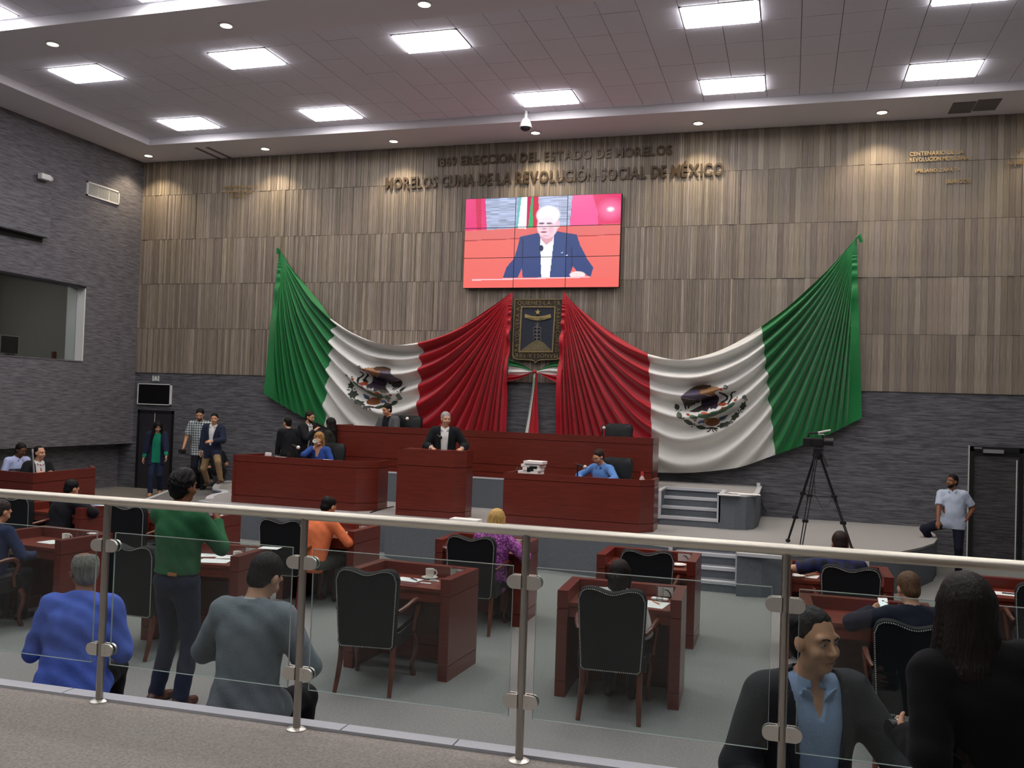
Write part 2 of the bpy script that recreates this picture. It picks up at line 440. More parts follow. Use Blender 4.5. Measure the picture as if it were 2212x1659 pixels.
# ---------------------------------------------------------------- left wall, overhanging its base, with the booth window
y0w, y1w, zw0, zw1 = 8.2, 15.06, 2.97, 4.5
ZB = 1.24
m = MB()
m.box(WX-0.42, BY, ZB, WX, WY, zw0); m.box(WX-0.42, BY, zw1, WX, WY, CZ+0.3)
m.box(WX-0.42, y1w, zw0, WX, WY, zw1); m.box(WX-0.42, BY, zw0, WX, y0w, zw1)
wall_l = struct(m, 'wall_left', M_STONE_L)
m = MB(); m.box(WX-0.6, BY, -0.1, WX-0.36, WY, ZB+0.02); m.build('recessed_base', M_STONE_L, wall_l)
m = MB(); m.box(WX-0.02, 8.0, 5.28, WX+0.16, 13.9, 6.1); m.build('projecting_band', M_STONE_L, wall_l)
m = MB(); m.prism([(8.0, 5.04), (13.88, 5.19), (13.88, 5.285), (8.0, 5.285)], WX-0.02, WX+0.012, 0, Matrix(((0, 0, 1, 0), (1, 0, 0, 0), (0, 1, 0, 0), (0, 0, 0, 1)))); m.build('painted_slot_shade', M_RUBBER, wall_l)  # black strip on the wall face stands in for a recessed slot's shade
win = thing('window_1', 'wide control booth window in the grey left wall', 'window'); win['kind'] = 'structure'; del win['category']
m = MB(); m.box(WX-0.44, y1w-0.02, zw0, WX+0.004, y1w+0.005, zw1); m.build('window_jamb', M_WHITE, win)
m = MB(); m.box(WX-0.44, y0w, zw0-0.02, WX+0.01, y1w, zw0+0.004); m.build('window_sill', M_STONE_L, win)
m = MB(); m.box(WX-0.05, y0w, zw1-0.03, WX+0.02, y1w, zw1+0.01); m.build('window_head', M_DARK, win)
m = MB(); m.box(WX-0.2, y0w, zw0, WX-0.19, y1w-0.02, zw1-0.03); m.build('window_pane', M_BOOTHGLASS, win)
# control booth room
M_BOOTH = mat('booth_wall_paint', lin(150, 146, 140), rough=0.9)
m = MB()
m.box(-17.6, 7.8, 2.2, -17.5, 15.6, 5.0); m.box(-17.6, 15.5, 2.2, WX-0.42, 15.6, 5.0); m.box(-17.6, 7.7, 2.2, WX-0.42, 7.8, 5.0)
m.box(-17.6, 7.7, 4.9, WX-0.42, 15.6, 5.0)
bw = struct(m, 'wall_booth', M_BOOTH)
m = MB(); m.box(-17.6, 7.7, 2.1, WX-0.42, 15.6, 2.2); struct(m, 'floor_booth', M_CARPET_D)
t = thing('added_booth_light', 'glowing box added out of sight in the control booth to brighten it', 'ceiling light', (-15.2, 13.6, 4.9))  # added emitter, unseen, brightens the interior behind the booth window
m = MB(); m.box(-0.3, -0.6, -0.06, 0.3, 0.6, -0.005); m.build('diffuser', glow('added_booth_glow', (1, 0.97, 0.93, 1), 6.0), t)
# the right wall, the wall behind, never in view but part of the room
m = MB(); m.box(RX, BY, -0.1, RX+0.2, WY+0.2, CZ+0.3); struct(m, 'wall_right', M_STONE_L)
m = MB(); m.box(-15, BY-0.2, -0.1, RX+0.2, BY, CZ+0.3); struct(m, 'wall_front', M_STONE)

# ---------------------------------------------------------------- ceiling: plaster soffits round two tiled coffers
X0, X1 = -12.8, 3.6
m = MB()
m.box(WX-0.5, 15.45, CZ, RX+0.2, WY+0.2, CZ+0.3); m.box(WX-0.5, BY-0.2, CZ, X0, 15.45, CZ+0.3); m.box(X1, BY-0.2, CZ, RX+0.2, 15.45, CZ+0.3)
m.box(X0, 10.05, CZ, X1, 11.02, CZ+0.3); m.box(X0, BY-0.2, CZ, X1, -4.0, CZ+0.3)
m.box(X0-0.1, -4.1, CC+0.03, X1+0.1, 15.6, CC+0.3, 1)
ceil = struct(m, 'ceiling', [M_CEILP, M_GAP])
gx0, sx, gy0, sy = -11.81, 0.514, 11.71, 0.67
panels_far = {(gx0+sx*i, gy0+sy*r) for i, r in ((0, 0), (6, 0), (12, 0), (20, 0), (26, 0), (0, 4), (6, 4), (14, 4), (20, 4), (26, 4))}
skip = set()
for i, r in ((0, 0), (6, 0), (12, 0), (20, 0), (26, 0), (0, 4), (6, 4), (14, 4), (20, 4), (26, 4)):
    skip |= {(i, r), (i+1, r)}
m = MB(); m.box(0.004, 0.004, 0, sx-0.004, sy-0.004, 0.03); tile = m.mesh('ceiling_tile', M_CEIL)
m = MB(); m.box(0.004, 0.004, 0, sx-0.004, 15.44-(gy0+sy*5)-0.004, 0.03); tile_e = m.mesh('ceiling_tile', M_CEIL)
for i in range(-2, 30):
    for r in range(-1, 6):
        if (i, r) in skip: continue
        x = gx0+sx*i
        if x < X0-0.1 or x+sx > X1+0.2: continue
        link('ceiling_tile', tile_e if r == 5 else tile, ceil, (x, gy0+sy*r, CC+rng.uniform(-0.002, 0.002)))
m = MB()
for i in range(-2, 30):
    for r in range(21):
        y = -4.02+sy*r; x = gx0+sx*i
        if x < X0-0.1 or x+sx > X1+0.2: continue
        m.box(x+0.004, y+0.004, CC, x+sx-0.004, y+sy-0.004, CC+0.03)
o = m.build('near_ceiling_tiles', M_CEIL, ceil); o['kind'] = 'stuff'

# ceiling light panels
def panel(x, y, label):
    t = thing('ceiling_light_panel', label, 'ceiling light', (x+sx, y+sy/2, CC), 0, 'square edged light panels in the tiled ceiling')
    hx, hy = sx-0.012, sy/2-0.012
    m = MB()
    for a in ((-hx, -hy, hx, -hy+0.02), (-hx, hy-0.02, hx, hy), (-hx, -hy, -hx+0.02, hy), (hx-0.02, -hy, hx, hy)):
        m.box(a[0], a[1], -0.008, a[2], a[3], 0.03)
    m.build('frame', M_WHITE, t)
    m = MB(); m.box(-hx+0.02, -hy+0.02, -0.028, hx-0.02, hy-0.02, 0.02); m.build('diffuser', M_PANEL, t)
    return t
nm = ['leftmost', 'second from the left', 'third from the left', 'fourth from the left', 'rightmost']
for k, i in enumerate((0, 6, 14, 20, 26)): panel(gx0+sx*i, gy0+sy*4, 'bright white light panel in the row nearest the back wall, '+nm[k])
for k, i in enumerate((0, 6, 12, 20, 26)): panel(gx0+sx*i, gy0+sy*0, 'bright white light panel in the middle ceiling row, '+nm[k])
for r, yy in enumerate((9.3, 6.0, 2.7, -0.6)):
    for k, i in enumerate((0, 6, 12, 20, 26)):
        panel(gx0+sx*i+(0.25 if r == 0 and k < 2 else 0), yy, ('bright light panel in the near ceiling coffer, ' if r == 0 else ('', 'bright light panel in the row over the nearest desks, ', 'bright light panel in the row over the gallery, ', 'bright light panel in the rearmost row, ')[r])+nm[k])

# halogen downlights in the soffits
ring = MB(); ring.lathe([(0.082, 0), (0.105, -0.004), (0.108, -0.012), (0.08, -0.014), (0.078, 0.0)], 24); ring = ring.mesh('trim_ring', M_WHITE)
disc = MB(); disc.lathe([(0.0001, -0.008), (0.08, -0.008), (0.08, 0.002)], 24); disc = disc.mesh('lamp_disc', M_LAMP)
def downlight(x, y, label, on=True):
    t = thing('ceiling_downlight', label, 'downlight', (x, y, CZ), 0, 'round halogen downlights in the soffits')
    link('trim_ring', ring, t); link('lamp_disc', disc, t)
    l = bpy.data.lights.new('lamp', 'SPOT'); l.energy = SPOT_W; l.color = (1.0, 0.80, 0.55); l.spot_size = math.radians(112); l.spot_blend = 0.6; l.shadow_soft_size = 0.05
    o = link('lamp', l, t, (0, 0, -0.02))
for k, x in enumerate((-13.36, -10.48, -7.59, -4.69, -1.69, 1.34, 4.1)):
    downlight(x, 16.12, 'small warm round downlight over the oak wall, %s from the left' % ('first', 'second', 'third', 'fourth', 'fifth', 'sixth', 'seventh')[k])
for k, x in enumerate((-10.57, -7.59, -4.63, -1.69, 1.34)):
    downlight(x, 10.6, 'small round downlight in the strip between the two coffers, %s from the left' % ('first', 'second', 'third', 'fourth', 'fifth')[k])
# dark speaker grilles in the soffit
for k, (px, py) in enumerate(((2078, 232), (2132, 226))):
    p = atz(px, py, CZ)
    t = thing('soffit_grille', 'dark square grille in the white soffit, %s of the pair at right' % ('left', 'right')[k], 'grille', (p.x, p.y, CZ), 0, 'dark grilles in the soffit')
    m = MB(); m.box(-0.17, -0.27, -0.012, 0.17, 0.27, 0.01); m.build('grille_plate', mat('grille_grey', lin(112, 108, 108), rough=0.8), t)
for k, (px, py) in enumerate(((452, 332), (476, 331))):
    p = atz(px, py, CZ)
    m = MB(); m.box(-0.035, -0.45, -0.01, 0.035, 0.45, 0.01)
    o = m.build('soffit_slot', mat('slot_grey', lin(120, 112, 110), rough=0.8), None, False, (p.x, p.y, CZ))
    tag(o, 'thin dark slot in the white soffit over the left corner, %s of two' % ('left', 'right')[k], 'vent', 'dark slots in the soffit')

# dome camera hanging at the edge of the coffer
p = aty(1136, 253, 15.3)
t = thing('dome_camera', 'white and black dome security camera hanging from the ceiling edge', 'camera', (p.x, 15.3, CC), 0)
zb = aty(1136, 284, 15.3).z-CC; zt = aty(1136, 248, 15.3).z-CC
m = MB(); m.tube([(0, 0, 0), (0, 0, zb+0.2)], 0.028, 12); m.build('drop_pipe', M_WHITE, t)
m = MB(); m.lathe([(0.03, zb+0.24), (0.06, zb+0.22), (0.095, zb+0.15), (0.11, zb+0.09), (0.11, zb+0.07), (0.0001, zb+0.07)], 20); m.build('housing', M_WHITE, t, True)
m = MB(); m.lathe([(0.09, zb+0.075), (0.088, zb+0.05), (0.06, zb+0.02), (0.0001, zb)], 20); m.build('dome', M_BLACK, t, True)

# things on the left wall
a, b, c, d = atx(187, 393, WX), atx(257, 412, WX), atx(255, 440, WX), atx(185, 425, WX)
ya, yb, za, zb_ = (a.y+d.y)/2, (b.y+c.y)/2, (c.z+d.z)/2, (a.z+b.z)/2
t = thing('air_vent', 'white framed rectangular air vent high on the grey left wall', 'vent', (WX, (ya+yb)/2, (za+zb_)/2))
h, v = (yb-ya)/2, (zb_-za)/2
m = MB()
m.box(0, -h, -v, 0.03, h, -v+0.03); m.box(0, -h, v-0.03, 0.03, h, v); m.box(0, -h, -v, 0.03, -h+0.03, v); m.box(0, h-0.03, -v, 0.03, h, v)
for k in (-h/3, h/3): m.box(0, k-0.008, -v, 0.025, k+0.008, v)
m.build('frame', M_WHITE, t)
m = MB(); m.box(0, -h+0.02, -v+0.02, 0.006, h-0.02, v-0.02); m.build('backing', mat('vent_backing_grey', lin(90, 90, 90)), t)  # plain grey plate behind the slats
for j in range(46):
    y = -h+0.04+(2*h-0.08)*j/45; m = MB(); m.box(0.004, y-0.004, -v+0.03, 0.018, y+0.004, v-0.03); m.build('slat', M_PLATE, t)
p = atx(88, 384, WX)
t = thing('wall_camera', 'small white bullet security camera high on the left wall', 'camera', (WX, p.y, p.z))
m = MB(); m.box(0, -0.03, -0.03, 0.08, 0.03, 0.03); m.build('bracket', M_WHITE, t)
m = MB(); m.bbox(0.05, -0.13, -0.05, 0.16, 0.1, 0.06, 0.015); m.build('housing', M_WHITE, t)
m = MB(); m.lathe([(0.05, 0), (0.05, 0.05), (0.0001, 0.055)], 16, 0, Matrix.Translation((0.105, 0.1, 0.0)) @ Matrix.Rotation(-PI/2, 4, 'X')); m.build('lens_hood', M_PLATE, t)
p = atx(245, 850, WX)

# things of the booth seen through its window
pm = atx(25, 747, -14.45)
t = thing('booth_monitor', 'silver framed monitor seen through the booth window', 'monitor', (-14.5, pm.y, 2.97), 0)
m = MB(); m.box(-0.18, -0.42, -0.77, 0.15, 0.5, 0.0); m.box(-0.16, -0.4, -0.77, -0.1, -0.34, 0); o = m.build('desk_top', M_DARK, None, False, (-14.6, pm.y, 2.97)); tag(o, 'dark control desk behind the booth window', 'desk')
m = MB(); m.box(-0.04, -0.22, 0.05, 0.0, 0.22, 0.42); m.build('bezel', M_SILVER, t)
m = MB(); m.box(-0.02, -0.2, 0.07, 0.004, 0.2, 0.4); m.build('screen', M_BLACK, t)
m = MB(); m.box(-0.06, -0.08, 0.0, 0.06, 0.08, 0.06); m.build('stand', M_DARK, t)
pm = atx(130, 762, -15.0)
t = thing('booth_chair', 'dark red chair back behind the booth window', 'chair', (-15.0, pm.y, 2.2))
m = MB(); m.bbox(-0.05, -0.2, 0.5, 0.03, 0.2, 0.98, 0.03); m.build('backrest', M_RED, t)
m = MB(); m.bbox(-0.05, -0.22, 0.4, 0.4, 0.22, 0.48, 0.03); m.build('seat', M_RED, t)
m = MB(); m.tube([(0.18, 0, 0), (0.18, 0, 0.42)], 0.03); m.build('leg', M_DARK, t)

# left doorway, screen and exit sign
XA, XB = -13.75, -12.82
t = thing('door_1', 'dark double door in the left end of the back wall', 'door'); t['kind'] = 'structure'; del t['category']
M_DOOR = mat('door_dark', lin(44, 42, 46), rough=0.5, var=0.1, vscale=4)
m = MB(); m.box(XA, WY-0.03, ZL, XA+0.05, WY+0.01, 1.99); m.box(XB-0.05, WY-0.03, ZL, XB, WY+0.01, 1.99); m.box(XA, WY-0.03, 1.93, XB, WY+0.01, 1.99); m.build('door_frame', M_BLACK, t)
xm = (XA+XB)/2-0.02
m = MB(); m.box(XA+0.05, WY-0.015, ZL, xm-0.008, WY+0.01, 1.93); m.build('door_leaf', M_DOOR, t)
m = MB(); m.box(xm+0.008, WY-0.018, ZL, XB-0.05, WY+0.01, 1.93); m.build('door_leaf', M_DOOR, t)
m = MB(); m.box(xm-0.008, WY-0.022, ZL, xm+0.008, WY, 1.93); m.build('door_astragal', M_PLATE, t)
t = thing('wall_television', 'black television in a silver frame above the left door', 'television', (-13.33, WY-0.03, 2.34))
m = MB()
for q in ((-0.43, -0.23, 0.43, -0.212), (-0.43, 0.212, 0.43, 0.23), (-0.43, -0.23, -0.412, 0.23), (0.412, -0.23, 0.43, 0.23)): m.box(q[0], -0.03, q[1], q[2], 0.03, q[3])
m.build('frame', M_WHITE, t)
m = MB(); m.box(-0.412, -0.015, -0.212, 0.412, 0.03, 0.212); m.build('screen', mat('screen_off', lin(10, 10, 12), rough=0.2), t)
t = thing('exit_sign', 'small pale green sign with a figure above the television', 'sign', (-13.32, WY-0.01, 2.69))
m = MB(); m.box(-0.085, -0.015, -0.06, 0.085, 0.01, 0.06); m.build('plate', mat('sign_green', lin(120, 150, 134), rough=0.5), t)
m = MB(); m.box(-0.085, -0.018, -0.06, -0.06, -0.014, 0.06); m.box(0.06, -0.018, -0.06, 0.085, -0.014, 0.06); m.box(-0.06, -0.018, -0.05, 0.06, -0.014, -0.04)
m.quadpts([(-0.05, -0.018, -0.03), (0.05, -0.018, -0.03), (0.02, -0.018, 0.03), (-0.02, -0.018, 0.03)]); m.sphere((0, -0.018, 0.04), (0.016, 0.003, 0.014))
m.build('pictogram', M_PAPER, t)

# right door
XA, XB = 2.86, 3.66
t = thing('door_2', 'dark streaked door with a closer in the right end of the back wall', 'door'); t['kind'] = 'structure'; del t['category']
m = MB(); m.box(XA, WY-0.05, 0, XA+0.07, WY+0.01, 1.94); m.box(XB-0.06, WY-0.05, 0, XB, WY+0.01, 1.94); m.box(XA, WY-0.05, 1.86, XB, WY+0.01, 1.94); m.build('door_frame', M_BLACK, t)
M_DOORR = ledger_stone('door_streaks', lin(44, 43, 47), lin(82, 80, 82), 'x')
m = MB(); m.box(XA+0.07, WY-0.02, 0.0, XB-0.06, WY+0.01, 1.79); m.build('door_leaf', M_DOORR, t)
m = MB(); m.box(XA+0.07, WY-0.03, 1.79, XB-0.06, WY+0.01, 1.87); m.build('door_header', M_BLACK, t)
m = MB(); m.box(XA-0.012, WY-0.055, 0, XA, WY, 1.95); m.build('edge_strip', M_PLATE, t)
m = MB(); m.box(XB-0.1, WY-0.04, 0.0, XB-0.085, WY, 1.74); m.build('edge_strip', M_PLATE, t)
m = MB(); m.box(3.06, WY-0.09, 1.84, 3.36, WY-0.03, 1.9); m.build('door_closer', M_SILVER, t)
m = MB(); m.box(2.92, WY-0.06, 1.905, 3.04, WY-0.045, 1.925); m.build('name_plate', M_SILVER, t)
# ------------------------------------------------------------------ lettering
_glyph = {}
def glyph(ch, bold=0.0, ext=0.035):
    k = (ch, bold, ext)
    if k not in _glyph:
        cu = bpy.data.curves.new('glyph', 'FONT'); cu.body = ch; cu.size = 1.0; cu.extrude = ext; cu.offset = bold; cu.resolution_u = 3
        ob = bpy.data.objects.new('glyph', cu); COL.objects.link(ob)
        bpy.context.view_layer.update()
        me = bpy.data.meshes.new_from_object(ob.evaluated_get(bpy.context.evaluated_depsgraph_get()))
        bpy.data.objects.remove(ob); bpy.data.curves.remove(cu)
        xs = [v.co.x for v in me.vertices] or [0, 0.3]
        x0, x1 = min(xs), max(xs)
        for v in me.vertices: v.co.x -= x0
        _glyph[k] = (me, x1-x0)
    return _glyph[k]
CAPH = 0.73
def letters(root, text, x0, x1, z0, cap, y, mt, name='letter', bold=0.012, gap=0.10, M=None, joined=False):
    """letters standing on the back wall between x0 and x1, baseline z0, capital height cap; joined=True gives one mesh"""
    adv = []; x = 0.0
    for ch in text:
        if ch == ' ': x += 0.30; continue
        me, wd = glyph(ch, bold); adv.append((ch, x, wd)); x += wd+gap
    sxx = (x1-x0)/(x-gap); s = cap/CAPH; L = Vector(root.location) if root is not None else Vector((0, 0, 0))
    if joined:
        mb = MB()
        for ch, xx, wd in adv:
            me = glyph(ch, bold)[0]; n = len(mb.v)
            for v in me.vertices:
                p = Vector((xx*sxx+v.co.x*sxx, -v.co.z*s, v.co.y*s))
                q = (M @ p) if M is not None else p+Vector((x0, y, z0))
                mb.v.append(tuple(q))
            for f in me.polygons: mb.face([n+i for i in f.vertices])
        return mb
    for ch, xx, wd in adv:
        me = glyph(ch, bold)[0]
        if not me.materials: me.materials.append(mt)
        if me.materials[0] != mt:
            me2 = me.copy(); me2.materials[0] = mt; me = me2
        o = link(name, me, root, (x0+xx*sxx-L.x, y-L.y, z0-L.z)); o.rotation_euler = (PI/2, 0, 0); o.scale = (sxx, s, s)
def wall_line(label, text, pl, pr, ptop, y, mt, cat='lettering', each=True, name='letter'):
    a, b, c = aty(*pl, y), aty(*pr, y), aty(*ptop, y)
    z0 = (a.z+b.z)/2
    t = thing('wall_lettering', label, cat, (a.x, y, z0))
    if each: letters(t, text, a.x, b.x, z0, c.z-a.z, y, mt, name, 0.026)
    else:
        mb = letters(None, text, 0, b.x-a.x, 0, c.z-a.z, 0, mt, joined=True); mb.build('words', mt, t)
    return t
YL = WY-0.05
wall_line('long upper line of bronze capitals beginning 1869 on the oak wall', '1869 ERECCION DEL ESTADO DE MORELOS', (944, 359), (1452, 333), (944, 340), YL, M_BRONZE)
wall_line('long lower line of larger bronze capitals above the video wall', 'MORELOS CUNA DE LA REVOLUCIÓN SOCIAL DE MÉXICO', (833, 409.5), (1563, 377), (833, 385), YL, M_BRONZE)
M_FAINT = mat('dull_gold_letter', lin(176, 146, 96), rough=0.4, metal=0.6)
wall_line('small gold line high on the oak wall at left, first of three', 'BICENTENARIO DE LA', (481, 409), (557, 405), (481, 402.5), YL, M_FAINT, 'lettering', False)
wall_line('small gold line high on the oak wall at left, second of three', 'INDEPENDENCIA', (487, 419), (545, 416), (487, 412.5), YL, M_FAINT, 'lettering', False)
wall_line('small gold line high on the oak wall at left, third of three', 'DE MÉXICO', (497, 428), (532, 426), (497, 421.5), YL, M_FAINT, 'lettering', False)
wall_line('small gold line high on the oak wall at right, first of four', 'CENTENARIO DE LA', (1965, 337), (2081, 332), (1965, 328), YL, M_FAINT, 'lettering', False)
wall_line('small gold line high on the oak wall at right, second of four', 'REVOLUCION MEXICANA', (1965, 350), (2093, 344), (1965, 341), YL, M_FAINT, 'lettering', False)
wall_line('small gold line high on the oak wall at right, third of four', 'EMILIANO ZAPATA', (1976, 373), (2075, 369), (1976, 365), YL, M_FAINT, 'lettering', False)
wall_line('small gold line high on the oak wall at right, last of four', 'BURGOS', (2043, 396), (2097, 394), (2043, 387), YL, M_FAINT, 'lettering', False)
wall_line('short gold word cut off by the right edge of the photo, upper', 'VI', (2195, 329), (2208, 328.5), (2195, 320), YL, M_FAINT, 'lettering', False)
wall_line('short gold words cut off by the right edge of the photo, lower', 'A JUST', (2174, 356), (2222, 354), (2174, 347), YL, M_FAINT, 'lettering', False)

# ------------------------------------------------------------------ video wall, three by three screens
YS = WY-0.16
tl, tr, br, bl = [aty(*p, YS) for p in ((1006, 430), (1344, 417), (1336, 621), (1000, 622))]
sx0, sx1 = (tl.x+bl.x)/2, (tr.x+br.x)/2; sz0, sz1 = (bl.z+br.z)/2, (tl.z+tr.z)/2
def pip(U, V, poly):
    inside = np.zeros(U.shape, bool); n = len(poly); j = n-1
    for i in range(n):
        xi, yi = poly[i]; xj, yj = poly[j]
        c = ((yi > V) != (yj > V)) & (U < (xj-xi)*(V-yi)/((yj-yi) or 1e-9)+xi)
        inside ^= c; j = i
    return inside
def scr(x, y):
    p = aty(1000+x/6.32, 410+y/6.32, YS); return ((p.x-sx0)/(sx1-sx0), (p.z-sz0)/(sz1-sz0))
NU, NV = 288, 162
uu, vv = np.meshgrid((np.arange(NU)+0.5)/NU, (np.arange(NV)+0.5)/NV, indexing='ij')
img = np.zeros((NU, NV, 3)); rs = np.random.RandomState(5)
def L3(c): return np.array(lin(*c)[:3])
img[:] = L3((236, 108, 100))
streak = rs.rand(NU//16+2, NV); streak = np.repeat(streak, 16, axis=0)[:NU]; streak = (streak+np.roll(streak, 1, 1)+np.roll(streak, 5, 0))/3
def poly_c(pts, c, tex=None):
    mk = pip(uu, vv, [scr(*p) for p in pts])
    img[mk] = L3(c)
    if tex is not None: img[mk] *= (0.55+0.9*tex[mk])[:, None]
def ell_c(cx, cy, rx, ry, c, soft=0.0):
    u0, v0 = scr(cx, cy); ru = rx/2130.0; rv = ry/1230.0
    d = np.sqrt(((uu-u0)/ru)**2+((vv-v0)/rv)**2)
    a = np.clip((1.0+soft/2-d)/max(soft, 1e-3), 0, 1)[..., None]
    img[:] = img*(1-a)+L3(c)*a
poly_c([(20, 100), (305, 90), (325, 545), (0, 560)], (228, 50, 120)); poly_c([(170, 100), (250, 100), (250, 545), (190, 550)], (205, 30, 80))
poly_c([(305, 80), (790, 70), (740, 520), (325, 545)], (172, 184, 214), streak)
poly_c([(765, 80), (800, 80), (755, 520), (715, 520)], (110, 190, 196)); poly_c([(800, 70), (882, 70), (860, 528), (745, 528)], (246, 250, 250))
poly_c([(882, 70), (940, 70), (918, 512), (860, 520)], (196, 32, 88)); poly_c([(938, 70), (956, 70), (952, 510), (888, 512)], (40, 178, 110))
poly_c([(956, 70), (1030, 70), (1040, 505), (952, 512)], (208, 36, 70)); poly_c([(1030, 70), (1497, 60), (1455, 492), (1040, 508)], (176, 186, 216), streak)
poly_c([(1497, 40), (2190, 20), (2170, 466), (1455, 492)], (226, 44, 106)); poly_c([(1500, 60), (1770, 50), (1840, 300), (1850, 480), (1460, 488)], (240, 84, 152))
ell_c(2020, 265, 130, 110, (246, 120, 170), 1.2); ell_c(2018, 265, 45, 30, (255, 240, 246), 0.8)
poly_c([(0, 570), (2190, 462), (2190, 600), (0, 690)], (226, 108, 104)); poly_c([(0, 690), (2190, 598), (2190, 612), (0, 704)], (178, 58, 60))
poly_c([(1010, 590), (775, 640), (745, 780), (690, 950), (600, 1050), (545, 1205), (745, 1198), (800, 1070), (812, 1198), (1455, 1190), (1488, 1030), (1560, 1120), (1640, 1130), (1740, 1195), (1780, 1060),
        (1690, 930), (1600, 760), (1550, 610), (1270, 560)], (44, 66, 122))
poly_c([(1275, 570), (1400, 600), (1395, 1180), (1200, 1185), (1225, 800)], (52, 74, 128)); poly_c([(800, 650), (830, 700), (820, 1000), (805, 1060)], (30, 46, 92)); poly_c([(1470, 800), (1490, 780), (1500, 1020), (1475, 1120)], (34, 50, 98))
poly_c([(1055, 660), (1250, 580), (1242, 700), (1185, 1195), (1068, 1195), (1058, 760)], (252, 252, 252))
poly_c([(1045, 620), (1250, 570), (1225, 690), (1140, 752), (1075, 690)], (222, 164, 176))
ell_c(1155, 490, 142, 168, (246, 214, 226), 0.12); ell_c(1165, 345, 160, 125, (254, 252, 254), 0.2); ell_c(1300, 470, 28, 50, (240, 200, 214), 0.3)
ell_c(1150, 420, 110, 60, (250, 232, 240), 0.6); ell_c(1075, 462, 40, 13, (110, 80, 110), 0.6); ell_c(1182, 462, 42, 13, (110, 80, 110), 0.6)
ell_c(1112, 528, 34, 12, (214, 150, 170), 0.9); ell_c(1104, 574, 46, 11, (150, 70, 96), 0.6); ell_c(1130, 628, 60, 16, (232, 180, 196), 0.9); ell_c(1205, 540, 36, 60, (238, 190, 206), 1.0)
ell_c(1068, 800, 32, 42, (30, 40, 74), 0.15); ell_c(1560, 1160, 105, 46, (250, 226, 226), 0.15)
poly_c([(1340, 860), (1370, 850), (1370, 862), (1340, 872)], (220, 226, 240)); poly_c([(1400, 895), (1428, 890), (1428, 900), (1400, 904)], (220, 226, 240))
poly_c([(0, 1240), (2190, 1190), (2190, 1400), (0, 1400)], (240, 104, 96)); poly_c([(120, 1225), (1735, 1183), (1735, 1200), (120, 1243)], (250, 196, 206))
M_SCREEN = bpy.data.materials.new('screen_picture'); M_SCREEN.use_nodes = True
_n = M_SCREEN.node_tree; _b = _n.nodes['Principled BSDF']; _b.inputs['Base Color'].default_value = (0.01, 0.01, 0.01, 1); _b.inputs['Roughness'].default_value = 0.25
_a = _n.nodes.new('ShaderNodeVertexColor'); _a.layer_name = 'picture'; _n.links.new(_a.outputs[0], _b.inputs['Emission Color']); _b.inputs['Emission Strength'].default_value = SCREEN_E
vw = thing('video_wall', 'big lit video wall of nine joined screens showing a man speaking', 'screen', ((sx0+sx1)/2, YS, sz0))
cw, ch = (sx1-sx0)/3, (sz1-sz0)/3; cx = (sx0+sx1)/2
m = MB(); m.box(sx0-cx+0.05, 0.03, 0.05, sx1-cx-0.05, WY-YS-0.01, sz1-sz0-0.05); m.build('mounting_frame', M_BLACK, vw)
for i in range(3):
    for j in range(3):
        xa, za = sx0-cx+cw*i, ch*j; g = 0.006
        m = MB(); m.box(xa, 0.002, za, xa+cw, 0.09, za+ch); sc = m.build('screen', M_BLACK, vw)
        n1, n2 = NU//3, NV//3
        X = np.linspace(xa+g, xa+cw-g, n1+1); Z = np.linspace(za+g, za+ch-g, n2+1)
        V = np.zeros((n1+1, n2+1, 3)); V[..., 0] = X[:, None]; V[..., 2] = Z[None, :]
        ii = np.arange((n1+1)*(n2+1)).reshape(n1+1, n2+1)
        Q = np.stack([ii[:-1, :-1], ii[1:, :-1], ii[1:, 1:], ii[:-1, 1:]], -1).reshape(-1, 4)
        me = np_mesh('picture', V.reshape(-1, 3), Q, M_SCREEN)
        c4 = np.ones((n1*n2, 4)); c4[:, :3] = img[i*n1:(i+1)*n1, j*n2:(j+1)*n2].reshape(-1, 3)
        color_attr(me, 'picture', c4); link('picture', me, sc)

# ------------------------------------------------------------------ the two draped flags
YF = WY-0.12
M_GREEN = mat('flag_green', lin(28, 128, 66), rough=0.5, spec=0.35, sheen=0.25)
M_WHITEC = mat('flag_white', lin(226, 226, 220), rough=0.55, spec=0.3, sheen=0.2)
M_REDC = mat('flag_red', lin(178, 22, 40), rough=0.5, spec=0.35, sheen=0.25)
def polyl(pts, t):
    """point(s) at arc fraction t of a polyline, smoothed"""
    P = np.array([[p[0], p[1]] for p in pts], float); d = np.r_[0, np.cumsum(np.hypot(*np.diff(P, axis=0).T))]; d /= d[-1]
    return np.stack([np.interp(t, d, P[:, 0]), np.interp(t, d, P[:, 1])], -1)
def spline(pts, n=60):
    P = [Vector((p[0], p[1], 0)) for p in pts]; out = []
    for i in range(len(P)-1):
        p0, p1, p2, p3 = P[max(i-1, 0)], P[i], P[i+1], P[min(i+2, len(P)-1)]
        for k in range(n//len(P)+2):
            t = k/(n//len(P)+2); out.append(0.5*((2*p1)+(p2-p0)*t+(2*p0-5*p1+4*p2-p3)*t*t+(3*p1-p0-3*p2+p3)*t**3))
    out.append(P[-1]); return [(q.x, q.y) for q in out]
